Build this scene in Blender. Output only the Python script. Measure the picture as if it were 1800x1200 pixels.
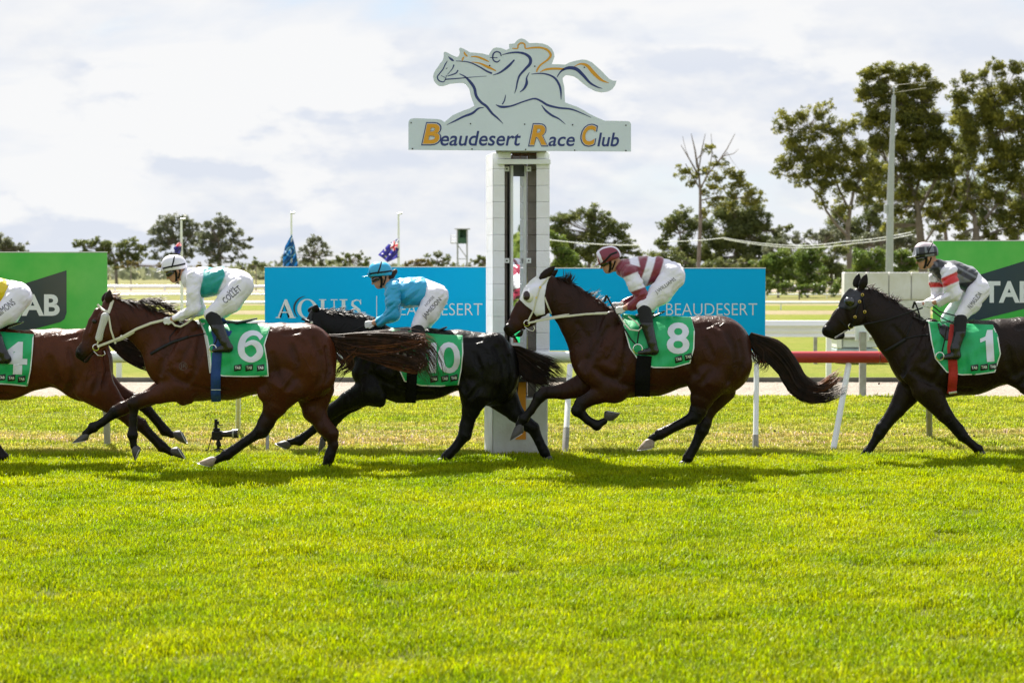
import bpy, bmesh, math, random
import numpy as np
from mathutils import Vector, noise as mnoise
random.seed(7); RNG = np.random.default_rng(7)
S = bpy.context.scene
for o in list(bpy.data.objects): bpy.data.objects.remove(o)
COL = S.collection
# ------------------------------------------------------------------ camera
F = 3500.0; HC = 2.107; PITCH = math.atan(126/3500)
cam = bpy.data.objects.new('camera', bpy.data.cameras.new('camera')); COL.objects.link(cam)
cam.location = (0, 0, HC); cam.rotation_euler = (math.pi/2-PITCH, 0, 0)
cam.data.lens = 70; cam.data.sensor_width = 36; cam.data.clip_end = 6000; cam.data.clip_start = .1
cam.data.dof.use_dof = True; cam.data.dof.focus_distance = 21.3; cam.data.dof.aperture_fstop = 3.2
S.camera = cam
S.render.engine = 'CYCLES'
S.view_settings.view_transform = 'Standard'; S.view_settings.look = 'None'
S.view_settings.exposure = 1.40; S.view_settings.gamma = 1
SUN_EL = math.radians(50); SUN_AZ = math.radians(20)      # sun stands beyond the horses, a little to the left
# ------------------------------------------------------------------ world
W = bpy.data.worlds.new('World'); S.world = W; W.use_nodes = True
nt = W.node_tree; nt.nodes.clear()
def N(nt, t, **kw):
    n = nt.nodes.new(t)
    for k, v in kw.items():
        if k in n.inputs: n.inputs[k].default_value = v
        else: setattr(n, k, v)
    return n
def L(nt, a, b): nt.links.new(a, b)
sky = N(nt, 'ShaderNodeTexSky', sky_type='NISHITA', sun_disc=False)
sky.sun_elevation = SUN_EL; sky.sun_rotation = -SUN_AZ
sky.air_density = 1.0; sky.dust_density = .2
bg1 = N(nt, 'ShaderNodeBackground', Strength=.05); L(nt, sky.outputs[0], bg1.inputs[0])
tc = N(nt, 'ShaderNodeTexCoord')
sx = N(nt, 'ShaderNodeSeparateXYZ'); L(nt, tc.outputs['Generated'], sx.inputs[0])
# high streaky cloud with pale blue gaps, and crisp cumulus low down
def wnoise(scale, loc, sc, det, rough, dist=0.):
    m_ = N(nt, 'ShaderNodeMapping'); m_.inputs['Scale'].default_value = scale; m_.inputs['Location'].default_value = loc; L(nt, tc.outputs['Generated'], m_.inputs[0])
    n_ = N(nt, 'ShaderNodeTexNoise', Scale=sc, Detail=det, Roughness=rough, Distortion=dist); L(nt, m_.outputs[0], n_.inputs['Vector']); return n_.outputs['Fac']
def wramp(src, stops):
    r_ = N(nt, 'ShaderNodeValToRGB'); L(nt, src, r_.inputs[0]); e_ = r_.color_ramp.elements
    e_[0].position, e_[0].color = stops[0][0], (*stops[0][1], 1); e_[1].position, e_[1].color = stops[-1][0], (*stops[-1][1], 1)
    for p_, c_ in stops[1:-1]: q_ = e_.new(p_); q_.color = (*c_, 1)
    return r_.outputs[0]
def wmath(op, a_, b_):
    m_ = N(nt, 'ShaderNodeMath', operation=op)
    for i_, v_ in enumerate((a_, b_)):
        if isinstance(v_, (int, float)): m_.inputs[i_].default_value = v_
        else: L(nt, v_, m_.inputs[i_])
    return m_.outputs[0]
def wmix(f_, a_, b_):
    m_ = N(nt, 'ShaderNodeMix', data_type='RGBA'); L(nt, f_, m_.inputs[0])
    for i_, v_ in ((6, a_), (7, b_)):
        if isinstance(v_, tuple): m_.inputs[i_].default_value = (*v_, 1)
        else: L(nt, v_, m_.inputs[i_])
    return m_.outputs[2]
high = wramp(wnoise((1.6, 1.6, 6.5), (.35, .2, .4), 2.4, 10, .55, .4), [(.38, (.285, .338, .408)), (.49, (.352, .370, .402)), (.58, (.408, .410, .414))])
ca = wnoise((2.6, 2.6, 6.0), (1.32, .27, .75), 3.0, 11, .52); cb = wnoise((2.6, 2.6, 6.0), (1.32, .27, .79), 3.0, 11, .52)
shade = wramp(wmath('ADD', wmath('SUBTRACT', ca, cb), .5), [(.44, (.398, .400, .405)), (.55, (.312, .334, .380))])
low = wramp(sx.outputs[2], [(.0, (1, 1, 1)), (.10, (1, 1, 1)), (.15, (0, 0, 0))])
cumf = wmath('MULTIPLY', wramp(ca, [(.46, (0, 0, 0)), (.50, (1, 1, 1))]), low)
cumf = wmath('MULTIPLY', cumf, .85)
cloudcol = wmix(cumf, high, shade)
r1o = wramp(wnoise((1.6, 1.6, 6.5), (.35, .2, .4), 2.4, 10, .55, .4), [(.38, (.62,)*3), (.52, (1,)*3)])
bg2 = N(nt, 'ShaderNodeBackground', Strength=.875); L(nt, cloudcol, bg2.inputs[0])
mx = N(nt, 'ShaderNodeMixShader'); L(nt, r1o, mx.inputs[0]); L(nt, bg1.outputs[0], mx.inputs[1]); L(nt, bg2.outputs[0], mx.inputs[2])
out = N(nt, 'ShaderNodeOutputWorld'); L(nt, mx.outputs[0], out.inputs[0])
# ------------------------------------------------------------------ sun
sd = bpy.data.lights.new('sun', 'SUN'); sd.energy = 5.0; sd.angle = math.radians(.6); sd.color = (1, .95, .86)
so = bpy.data.objects.new('sun', sd); COL.objects.link(so)
sdir = Vector((math.sin(SUN_AZ)*math.cos(SUN_EL), -math.cos(SUN_AZ)*math.cos(SUN_EL), -math.sin(SUN_EL)))
so.rotation_euler = sdir.to_track_quat('-Z', 'Y').to_euler()

# ================================================================== helpers
cp, sp = math.cos(PITCH), math.sin(PITCH)
def at(px, py, Y):
    """photo pixel -> world point standing at distance Y"""
    x = (px-900)/F; y = -(py-600)/F
    s = Y/(cp+y*sp)
    return (x*s, Y, HC+(-sp+y*cp)*s)
def gnd(px, py):
    x = (px-900)/F; y = -(py-600)/F
    s = -HC/(-sp+y*cp)
    return (x*s, (cp+y*sp)*s, 0.)
def pxat(X, Y, Z):
    f = Y*cp-(Z-HC)*sp; u = Y*sp+(Z-HC)*cp
    return 900+F*X/f, 600-F*u/f
def tag(o, label=None, cat=None, group=None, kind=None):
    if label: o['label'] = label
    if cat: o['category'] = cat
    if group: o['group'] = group
    if kind: o['kind'] = kind
    return o
def empty(name, loc, label, cat, group=None):
    o = bpy.data.objects.new(name, None); COL.objects.link(o); o.location = loc
    o.empty_display_size = .2
    return tag(o, label, cat, group)
def link(name, me, parent=None):
    o = bpy.data.objects.new(name, me); COL.objects.link(o)
    if parent is not None:
        o.parent = parent
        off = Vector(parent.location); p = parent.parent
        while p is not None: off += Vector(p.location); p = p.parent
        o.location = -off
    return o
def mesh(name, v, f, mat, parent=None, smooth=True, cols=None, mats=None, midx=None):
    me = bpy.data.meshes.new(name)
    v = np.asarray(v, dtype=np.float32)
    if isinstance(f, np.ndarray) and f.ndim == 2:
        k = f.shape[1]; nf = len(f)
        me.vertices.add(len(v)); me.vertices.foreach_set('co', v.ravel())
        me.loops.add(nf*k); me.loops.foreach_set('vertex_index', f.ravel().astype(np.int32))
        me.polygons.add(nf); me.polygons.foreach_set('loop_start', np.arange(0, nf*k, k, dtype=np.int32))
        me.update(calc_edges=True)
    else:
        me.from_pydata(v.tolist(), [], [list(map(int, q)) for q in f]); me.update()
    if mats:
        for m in mats: me.materials.append(m)
    elif mat: me.materials.append(mat)
    if smooth: me.polygons.foreach_set('use_smooth', np.ones(len(me.polygons), bool))
    if midx is not None: me.polygons.foreach_set('material_index', np.asarray(midx, dtype=np.int32))
    if cols is not None:
        a = me.color_attributes.new('Col', 'FLOAT_COLOR', 'POINT')
        c = np.ones((len(v), 4), np.float32); cols = np.asarray(cols)
        if cols.ndim == 1: c[:, :3] = cols[:, None]
        else: c[:, :3] = cols
        a.data.foreach_set('color', c.ravel())
    me.validate()
    return link(name, me, parent)
class MB:
    """collects simple solids into one mesh"""
    def __init__(s): s.v = []; s.f = []
    def add(s, v, f):
        b = len(s.v); s.v += [tuple(p) for p in v]; s.f += [[i+b for i in q] for q in f]; return s
    def box(s, x0, x1, y0, y1, z0, z1, bev=0):
        if bev:
            bm = bmesh.new(); bmesh.ops.create_cube(bm, size=1)
            for q in bm.verts: q.co = ((x0+x1)/2+q.co.x*(x1-x0), (y0+y1)/2+q.co.y*(y1-y0), (z0+z1)/2+q.co.z*(z1-z0))
            bmesh.ops.bevel(bm, geom=bm.edges[:], offset=bev, segments=1, affect='EDGES')
            bm.verts.index_update(); s.add([q.co[:] for q in bm.verts], [[w.index for w in q.verts] for q in bm.faces]); bm.free(); return s
        v = [(x, y, z) for z in (z0, z1) for y in (y0, y1) for x in (x0, x1)]
        return s.add(v, [(0, 2, 3, 1), (4, 5, 7, 6), (0, 1, 5, 4), (2, 6, 7, 3), (0, 4, 6, 2), (1, 3, 7, 5)])
    def tube(s, pts, r, n=10, cap=True, flat=1.0):
        pts = [Vector(p) for p in pts]; rs = r if hasattr(r, '__len__') else [r]*len(pts)
        V = []; up = Vector((0, 1, 0)) if abs((pts[-1]-pts[0]).normalized().y) < .8 else Vector((0, 0, 1))
        for i, p in enumerate(pts):
            t = (pts[min(i+1, len(pts)-1)]-pts[max(i-1, 0)]).normalized()
            a = t.cross(up).normalized(); b = a.cross(t).normalized()
            for k in range(n):
                th = 2*math.pi*k/n; V.append(p+a*math.cos(th)*rs[i]+b*math.sin(th)*rs[i]*flat)
        Fc = [(i*n+k, i*n+(k+1) % n, (i+1)*n+(k+1) % n, (i+1)*n+k) for i in range(len(pts)-1) for k in range(n)]
        if cap: Fc += [tuple(range(n))[::-1], tuple((len(pts)-1)*n+k for k in range(n))]
        return s.add(V, Fc)
    def prism(s, poly, y0, y1):
        """poly of (x,z) extruded from y0 (front) to y1"""
        bm = bmesh.new(); vs = [bm.verts.new((x, y0, z)) for x, z in poly]
        fc = bm.faces.new(vs); r = bmesh.ops.extrude_face_region(bm, geom=[fc])
        for q in r['geom']:
            if isinstance(q, bmesh.types.BMVert): q.co.y = y1
        bmesh.ops.recalc_face_normals(bm, faces=bm.faces[:])
        bmesh.ops.triangulate(bm, faces=[q for q in bm.faces if len(q.verts) > 4])
        bm.verts.index_update(); s.add([q.co[:] for q in bm.verts], [[w.index for w in q.verts] for q in bm.faces]); bm.free(); return s
    def build(s, name, mat, parent=None, smooth=False):
        o = mesh(name, s.v, s.f, mat, parent, smooth=False)
        if smooth:
            o.data.polygons.foreach_set('use_smooth', np.ones(len(o.data.polygons), bool))
            try: o.data.set_sharp_from_angle(angle=math.radians(40))
            except Exception: pass
        return o
# ------------------------------------------------------------------ materials
MATS = {}
def mat(name, col=(.5, .5, .5), rough=.6, metal=0, spec=.5, noise=None, bump=None, attr=False, coat=0, trans=0, col2=None, sheen=0, stripes=None):
    """noise=(scale,amount) mottles towards col2; bump=(scale,strength[,stretch])"""
    if name in MATS: return MATS[name]
    m = bpy.data.materials.new(name); m.use_nodes = True; t = m.node_tree; t.nodes.clear()
    p = N(t, 'ShaderNodeBsdfPrincipled'); o = N(t, 'ShaderNodeOutputMaterial')
    p.inputs['Roughness'].default_value = rough; p.inputs['Metallic'].default_value = metal
    p.inputs['Specular IOR Level'].default_value = spec; p.inputs['Coat Weight'].default_value = coat; p.inputs['Coat Roughness'].default_value = .15
    p.inputs['Sheen Weight'].default_value = sheen
    tcn = N(t, 'ShaderNodeTexCoord'); g = N(t, 'ShaderNodeNewGeometry')
    if attr:
        a = N(t, 'ShaderNodeVertexColor', layer_name='Col'); src = a.outputs[0]
    else:
        a = N(t, 'ShaderNodeRGB'); a.outputs[0].default_value = (*col, 1); src = a.outputs[0]
    if noise:
        nn = N(t, 'ShaderNodeTexNoise', Scale=noise[0], Detail=6.0, Roughness=.6); L(t, g.outputs['Position'], nn.inputs['Vector'])
        rr = N(t, 'ShaderNodeMapRange'); rr.inputs[1].default_value = .38; rr.inputs[2].default_value = .68; rr.inputs[3].default_value = 0; rr.inputs[4].default_value = noise[1]
        L(t, nn.outputs['Fac'], rr.inputs[0])
        mi = N(t, 'ShaderNodeMix', data_type='RGBA'); L(t, rr.outputs[0], mi.inputs[0]); L(t, src, mi.inputs[6])
        c2 = col2 or tuple(c*.5 for c in col)
        mi.inputs[7].default_value = (*c2, 1); src = mi.outputs[2]
    L(t, src, p.inputs['Base Color'])
    if bump:
        nb = N(t, 'ShaderNodeTexNoise', Scale=bump[0], Detail=5.0, Roughness=.55)
        if len(bump) > 2:
            mpp = N(t, 'ShaderNodeMapping'); mpp.inputs['Scale'].default_value = bump[2]; L(t, g.outputs['Position'], mpp.inputs[0]); L(t, mpp.outputs[0], nb.inputs['Vector'])
        else: L(t, g.outputs['Position'], nb.inputs['Vector'])
        b = N(t, 'ShaderNodeBump', Strength=bump[1], Distance=bump[3] if len(bump) > 3 else .02); L(t, nb.outputs['Fac'], b.inputs['Height']); L(t, b.outputs[0], p.inputs['Normal'])
    fin = p.outputs[0]
    if trans:
        tr = N(t, 'ShaderNodeBsdfTranslucent'); L(t, src, tr.inputs[0]); ms = N(t, 'ShaderNodeMixShader'); ms.inputs[0].default_value = trans
        L(t, fin, ms.inputs[1]); L(t, tr.outputs[0], ms.inputs[2]); fin = ms.outputs[0]
    L(t, fin, o.inputs[0]); MATS[name] = m; return m
M_white = mat('white_paint', (.80, .82, .84), .4, noise=(3.5, .35), col2=(.55, .54, .47))
M_rail = mat('white_rail', (.84, .85, .86), .32, noise=(2.5, .2), col2=(.6, .6, .52))
M_rail_red = mat('red_rail', (.42, .025, .03), .35, noise=(3, .4), col2=(.3, .03, .035))
M_greypost = mat('weathered_post', (.36, .35, .32), .7, noise=(9, .7), col2=(.2, .18, .15))
M_dark = mat('black_plastic', (.009, .009, .010), .4, spec=.25)
M_leather = mat('black_leather', (.008, .008, .011), .24, spec=.45, coat=.25, bump=(22, .5, (1, 1, .5), .02))
M_metal = mat('galvanised_metal', (.42, .44, .46), .45, metal=.7, noise=(4, .4), col2=(.3, .32, .33))
M_chrome = mat('bright_metal', (.8, .78, .7), .25, metal=1)
M_brass = mat('brass', (.75, .55, .15), .3, metal=1)

# ================================================================== implicit surfaces
class Field:
    def __init__(s, lo, hi, res):
        s.lo = np.array(lo, float); s.res = res
        n = np.ceil((np.array(hi)-s.lo)/res).astype(int)+1; s.n = n
        s.ax = [s.lo[i]+np.arange(n[i])*res for i in range(3)]
        s.D = np.full(n, 9., np.float32); s.C = np.zeros(n, np.float32)
    def _box(s, lo, hi):
        i0 = np.clip(np.floor((lo-s.lo)/s.res).astype(int), 0, s.n-1); i1 = np.clip(np.ceil((hi-s.lo)/s.res).astype(int)+1, 1, s.n)
        if np.any(i1 <= i0): return None, None
        sl = tuple(slice(a, b) for a, b in zip(i0, i1))
        g = (s.ax[0][sl[0]][:, None, None], s.ax[1][sl[1]][None, :, None], s.ax[2][sl[2]][None, None, :])
        return sl, g
    def cone(s, a, ra, b, rb, fy=1., k=.02, c=0., c2=None, sub=False):
        a = np.array(a, float); b = np.array(b, float); R = max(ra, rb)
        mg = R+k+3*s.res; ex = np.array([mg, R*fy+k*max(fy, 1)+3*s.res, mg])
        sl, g = s._box(np.minimum(a, b)-ex, np.maximum(a, b)+ex)
        if sl is None: return
        yc = (a[1]+b[1])/2
        x = g[0]-a[0]; y = (g[1]-yc)/fy-(a[1]-yc)/fy; z = g[2]-a[2]
        ba = np.array([b[0]-a[0], (b[1]-a[1])/fy, b[2]-a[2]]); L2 = max(ba@ba, 1e-9)
        t = np.clip((x*ba[0]+y*ba[1]+z*ba[2])/L2, 0, 1)
        d = np.sqrt((x-t*ba[0])**2+(y-t*ba[1])**2+(z-t*ba[2])**2)-(ra+(rb-ra)*t)
        d = d*min(1., .45+.55*fy)
        s.mix(sl, d, k, c if c2 is None else c+(c2-c)*t, sub)
    def mix(s, sl, d, k, c, sub=False):
        D0 = s.D[sl]; d = d.astype(np.float32)
        if sub:
            h = np.clip(.5-.5*(D0+d)/k, 0, 1); s.D[sl] = D0+(-d-D0)*h+k*h*(1-h); s.C[sl] = s.C[sl]*(1-h)+c*h; return
        h = np.clip(.5+.5*(D0-d)/k, 0, 1); s.D[sl] = D0+(d-D0)*h-k*h*(1-h); s.C[sl] = s.C[sl]*(1-h)+c*h
    def surf(s):
        D = s.D; sg = D < 0; res = s.res
        nx, ny, nz = D.shape
        ins = [sg[i:nx-1+i, j:ny-1+j, l:nz-1+l] for i in (0, 1) for j in (0, 1) for l in (0, 1)]
        cnt = sum(q.astype(np.int8) for q in ins); act = (cnt > 0) & (cnt < 8)
        idx = np.argwhere(act); m = len(idx); vid = np.full(act.shape, -1, np.int32); vid[act] = np.arange(m)
        P = np.zeros((m, 3)); Wt = np.zeros(m); Cc = np.zeros(m)
        corners = [(i, j, l) for i in (0, 1) for j in (0, 1) for l in (0, 1)]
        for a in range(8):
            for ax in range(3):
                ca = corners[a]
                if ca[ax] == 1: continue
                cb = list(ca); cb[ax] = 1
                A = idx+np.array(ca); B = idx+np.array(cb)
                da = D[A[:, 0], A[:, 1], A[:, 2]]; db = D[B[:, 0], B[:, 1], B[:, 2]]
                cr = (da < 0) != (db < 0)
                t = np.where(cr, da/np.where(cr, da-db, 1), 0)
                P[cr] += (A+(B-A)*t[:, None])[cr]; Wt[cr] += 1
                Cc[cr] += s.C[A[:, 0], A[:, 1], A[:, 2]][cr]
        P /= Wt[:, None]; Cc /= Wt; V = s.lo+P*res
        Q = []
        for ax in range(3):
            sa = [slice(1, n-1) for n in D.shape]; sa[ax] = slice(0, D.shape[ax]-1); sb = list(sa); sb[ax] = slice(1, D.shape[ax])
            A = sg[tuple(sa)]; B = sg[tuple(sb)]
            for flip in (0, 1):
                e = np.argwhere((A & ~B) if not flip else (~A & B))
                if not len(e): continue
                off = np.array([1, 1, 1]); off[ax] = 0; e = e+off
                u, w = (ax+1) % 3, (ax+2) % 3
                du = np.eye(3, dtype=int)[u]; dw = np.eye(3, dtype=int)[w]
                q = [e, e-du, e-du-dw, e-dw]
                ids = np.stack([vid[c[:, 0], c[:, 1], c[:, 2]] for c in q], 1)
                if flip: ids = ids[:, ::-1]
                Q.append(ids)
        Q = np.concatenate(Q); Q = Q[(Q >= 0).all(1)]
        return V, Q, Cc
    def height(s):
        """front (camera side) surface Y over the X-Z grid"""
        ins = s.D < 0; any_ = ins.any(1); i = np.argmax(ins, 1)
        I, K = np.indices(any_.shape); i0 = np.maximum(i-1, 0)
        a = s.D[I, i0, K]; b = s.D[I, i, K]
        t = np.clip(a/np.where(np.abs(a-b) < 1e-9, 1, a-b), 0, 1)
        H = s.lo[1]+(i0+t)*s.res; H = np.where(any_, H, np.nan)
        for _ in range(14):
            bad = np.isnan(H)
            if not bad.any(): break
            Pd = np.pad(H, 1, constant_values=np.nan)
            st = np.stack([Pd[:-2, 1:-1], Pd[2:, 1:-1], Pd[1:-1, :-2], Pd[1:-1, 2:]])
            w = ~np.isnan(st); sm = np.where(w, st, 0).sum(0); cn = w.sum(0)
            H = np.where(bad & (cn > 0), sm/np.maximum(cn, 1), H)
        H = np.where(np.isnan(H), np.nanmax(H), H)
        for _ in range(2):
            Pd = np.pad(H, 1, mode='edge'); H = (Pd[:-2, 1:-1]+Pd[2:, 1:-1]+Pd[1:-1, :-2]+Pd[1:-1, 2:]+H)/5
        def f(x, z):
            u = np.clip((x-s.lo[0])/s.res, 0, s.n[0]-1.001); w = np.clip((z-s.lo[2])/s.res, 0, s.n[2]-1.001)
            a, b = int(u), int(w); fu, fw = u-a, w-b
            return (H[a, b]*(1-fu)+H[a+1, b]*fu)*(1-fw)+(H[a, b+1]*(1-fu)+H[a+1, b+1]*fu)*fw
        return f
class Skin:
    """depth lookup in photo pixels over one or two implicit bodies"""
    def __init__(s, hs, d): s.hs = hs; s.d = d
    def __call__(s, px, py, lift=0.):
        Y = s.d-.25
        for _ in range(2):
            x, _, z = at(px, py, Y); Y = min(h(x, z) for h in s.hs)-lift
        return at(px, py, Y)
def ribbon(name, pts, w, skin, lift, m, parent, sub=4., thick=.006):
    """flat strap of width w px lying on a skin; pts (px,py)"""
    P = []
    for (a, b) in zip(pts[:-1], pts[1:]):
        n = max(1, int(math.dist(a[:2], b[:2])/sub))
        P += [(a[0]+(b[0]-a[0])*i/n, a[1]+(b[1]-a[1])*i/n) for i in range(n)]
    P.append(pts[-1][:2]); V = []; n = len(P)
    for i, p in enumerate(P):
        q0 = P[max(i-1, 0)]; q1 = P[min(i+1, n-1)]; l = math.dist(q0, q1) or 1
        nx, ny = -(q1[1]-q0[1])/l, (q1[0]-q0[0])/l
        for k in (-.5, 0, .5):
            v = skin(p[0]+nx*w*k, p[1]+ny*w*k, lift+(thick*.4 if k == 0 else 0)); V.append(v)
    V2 = [(a, b+thick, c) for a, b, c in V]; m0 = len(V); V += V2; Fc = []
    for i in range(n-1):
        for k in (0, 1):
            a = i*3+k; Fc += [(a, a+1, a+4, a+3), (m0+a+3, m0+a+4, m0+a+1, m0+a)]
        Fc += [(i*3, i*3+3, m0+i*3+3, m0+i*3), (i*3+2, m0+i*3+2, m0+i*3+5, i*3+5)]
    return mesh(name, V, Fc, m, parent)
def drape_bm(bm, skin, lift, maxe=5.):
    for _ in range(7):
        ed = [e for e in bm.edges if e.calc_length() > maxe]
        if not ed: break
        bmesh.ops.subdivide_edges(bm, edges=ed, cuts=1)
        bmesh.ops.triangulate(bm, faces=bm.faces[:])
    for v in bm.verts: v.co = skin(v.co.x, v.co.y, lift)
def finish_bm(bm, name, m, parent, smooth=True):
    me = bpy.data.meshes.new(name); bm.to_mesh(me); bm.free(); me.materials.append(m)
    if smooth: me.polygons.foreach_set('use_smooth', np.ones(len(me.polygons), bool))
    return link(name, me, parent)
def drape_poly(name, poly, skin, lift, m, parent, thick=.006, maxe=5.):
    bm = bmesh.new(); f = bm.faces.new([bm.verts.new((x, y, 0)) for x, y in poly]); bmesh.ops.triangulate(bm, faces=bm.faces[:])
    drape_bm(bm, skin, lift, maxe)
    r = bmesh.ops.extrude_face_region(bm, geom=bm.faces[:])
    for q in r['geom']:
        if isinstance(q, bmesh.types.BMVert): q.co.y += thick
    return finish_bm(bm, name, m, parent)
def glyphs(text, bold=0., shear=0., serif=False):
    """text -> list of (verts2d, tris) fitted to the unit box"""
    cu = bpy.data.curves.new('t', 'FONT'); cu.body = text; cu.offset = bold; cu.shear = shear; cu.resolution_u = 4; cu.fill_mode = 'FRONT'
    o = bpy.data.objects.new('t', cu); COL.objects.link(o); dg = bpy.context.evaluated_depsgraph_get(); dg.update()
    me = bpy.data.meshes.new_from_object(o.evaluated_get(dg)); V = np.array([v.co[:2] for v in me.vertices]); Fc = [list(p.vertices) for p in me.polygons]
    bpy.data.objects.remove(o); bpy.data.curves.remove(cu); bpy.data.meshes.remove(me)
    lo, hi = V.min(0), V.max(0); return (V-lo)/(hi-lo), Fc
def text_px(text, x0, x1, y0, y1, bold=0., shear=0., rot=0.):
    if text == '1': V, Fc = np.array([(.42, 0), (1, 0), (1, 1), (.58, 1), (.42, .80), (0, .74), (0, .62), (.42, .68)], float), [[0, 1, 2, 3, 4, 7], [4, 5, 6, 7]]
    elif text == '6':
        pts = [(.93, .25, .17), (.78, .11, .15), (.52, .085, .17), (.26, .22, .22), (.145, .5, .27), (.2, .76, .24), (.5, .915, .17), (.79, .80, .24), (.865, .64, .26), (.77, .46, .23), (.54, .375, .15), (.28, .47, .12)]
        n = len(pts)-1; A = []; B = []; Pc = []
        for i in range(n*5+1):
            j = min(i//5, n-1); u = i/5-j; q = [np.array(pts[max(0, min(n, j+o_))], float) for o_ in (-1, 0, 1, 2)]
            Pc.append(.5*((2*q[1])+(-q[0]+q[2])*u+(2*q[0]-5*q[1]+4*q[2]-q[3])*u*u+(-q[0]+3*q[1]-3*q[2]+q[3])*u**3))
        for i, q in enumerate(Pc):
            dx, dy = (Pc[min(i+1, len(Pc)-1)]-Pc[max(i-1, 0)])[:2]; l = math.hypot(dx, dy); w = q[2]/2; A.append((q[0]-dy/l*w, 1-(q[1]+dx/l*w))); B.append((q[0]+dy/l*w, 1-(q[1]-dx/l*w)))
        m_ = len(A); V = np.array(A+B); Fc = [[i, i+1, m_+i+1, m_+i] for i in range(m_-1)]
    else: V, Fc = glyphs(text, bold, shear)
    cx, cy = (x0+x1)/2, (y0+y1)/2; c, s_ = math.cos(rot), math.sin(rot)
    X = x0+V[:, 0]*(x1-x0)-cx; Y = y1+V[:, 1]*(y0-y1)-cy
    return np.stack([cx+c*X-s_*Y, cy+s_*X+c*Y], 1), Fc
def text_flat(name, text, x0, x1, y0, y1, Y, m, parent, bold=0., shear=0., rot=0.):
    P, Fc = text_px(text, x0, x1, y0, y1, bold, shear, rot)
    return mesh(name, [at(a, b, Y) for a, b in P], Fc, m, parent, smooth=False)
def text_drape(name, text, x0, x1, y0, y1, skin, lift, m, parent, bold=0., shear=0., rot=0., maxe=4.):
    P, Fc = text_px(text, x0, x1, y0, y1, bold, shear, rot)
    bm = bmesh.new(); vs = [bm.verts.new((a, b, 0)) for a, b in P]
    for q in Fc:
        try: bm.faces.new([vs[i] for i in q])
        except ValueError: pass
    bmesh.ops.remove_doubles(bm, verts=bm.verts[:], dist=.01); bmesh.ops.triangulate(bm, faces=bm.faces[:]); drape_bm(bm, skin, lift, maxe)
    return finish_bm(bm, name, m, parent)
def inpoly(x, y, poly):
    r = np.zeros(np.shape(x), bool); n = len(poly)
    for i in range(n):
        x0, y0 = poly[i]; x1, y1 = poly[(i+1) % n]
        c = ((y0 > y) != (y1 > y)) & (x < (x1-x0)*(y-y0)/((y1-y0) or 1e-9)+x0); r ^= c
    return r

# ================================================================== ground
def ground_mat(name, c1, c2, c3, sc=1., bs=30., bump=.6, bd=.03):
    m = bpy.data.materials.new(name); m.use_nodes = True; t = m.node_tree; t.nodes.clear()
    g = N(t, 'ShaderNodeNewGeometry'); p = N(t, 'ShaderNodeBsdfPrincipled', Roughness=.95); o = N(t, 'ShaderNodeOutputMaterial'); p.inputs['Specular IOR Level'].default_value = .1
    a = N(t, 'ShaderNodeTexNoise', Scale=.35*sc, Detail=6.0, Roughness=.6); b = N(t, 'ShaderNodeTexNoise', Scale=6*sc, Detail=8.0, Roughness=.7)
    L(t, g.outputs[0], a.inputs['Vector']); L(t, g.outputs[0], b.inputs['Vector'])
    r = N(t, 'ShaderNodeMapRange'); r.inputs[1].default_value = .4; r.inputs[2].default_value = .62; L(t, a.outputs[0], r.inputs[0])
    m1 = N(t, 'ShaderNodeMix', data_type='RGBA'); m1.inputs[6].default_value = (*c1, 1); m1.inputs[7].default_value = (*c2, 1); L(t, r.outputs[0], m1.inputs[0])
    r2 = N(t, 'ShaderNodeMapRange'); r2.inputs[1].default_value = .45; r2.inputs[2].default_value = .65; L(t, b.outputs[0], r2.inputs[0])
    m2 = N(t, 'ShaderNodeMix', data_type='RGBA'); L(t, r2.outputs[0], m2.inputs[0]); L(t, m1.outputs[2], m2.inputs[6]); m2.inputs[7].default_value = (*c3, 1)
    L(t, m2.outputs[2], p.inputs['Base Color'])
    n = N(t, 'ShaderNodeTexNoise', Scale=bs, Detail=5.0, Roughness=.6); L(t, g.outputs[0], n.inputs['Vector'])
    bb = N(t, 'ShaderNodeBump', Strength=bump, Distance=bd); L(t, n.outputs[0], bb.inputs['Height']); L(t, bb.outputs[0], p.inputs['Normal'])
    L(t, p.outputs[0], o.inputs[0]); return m
def yrow(py): return gnd(900, py)[1]
def sheet(name, y0, y1, z, m, x=None, label=None):
    x0 = -max(60, y1*1.2) if x is None else x[0]; x1 = max(60, y1*1.2) if x is None else x[1]
    n = 40; V = []; Fc = []
    for i in range(n+1):
        for j in (0, 1): V.append((x0+(x1-x0)*i/n, (y0, y1)[j], z))
    for i in range(n): Fc.append((2*i, 2*i+2, 2*i+3, 2*i+1))
    return tag(mesh(name, V, Fc, m, smooth=False), kind='structure')
M_soil = ground_mat('turf_soil', (.075, .11, .015), (.12, .14, .025), (.13, .115, .04), 1, 40, .8)
M_field = ground_mat('field_grass', (.16, .165, .045), (.21, .18, .07), (.12, .14, .03), .25, 9, .8, .08)
M_field2 = ground_mat('rough_field', (.17, .16, .065), (.12, .15, .035), (.21, .17, .09), .3, 6, .8, .1)
M_mid = ground_mat('infield_grass', (.14, .175, .012), (.20, .195, .035), (.11, .14, .012), .6, 22, .9, .05)
M_dirt = ground_mat('track_sand', (.36, .31, .26), (.42, .37, .31), (.22, .18, .15), 3.5, 7, 1.0, .16)
M_tan = ground_mat('bare_earth', (.23, .18, .11), (.28, .22, .14), (.15, .15, .06), .5, 6, .5)
g0 = sheet('ground', -400, 4000, -.03, M_field, x=(-4500, 4500))
sheet('turf_track', -60, yrow(699), 0., M_soil, x=(-90, 90))
sheet('sand_track', yrow(699), yrow(672), .004, M_dirt)
sheet('infield', yrow(671), yrow(552), .008, M_mid)
sheet('bare_strip', yrow(553), yrow(546), .012, M_tan)
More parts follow.
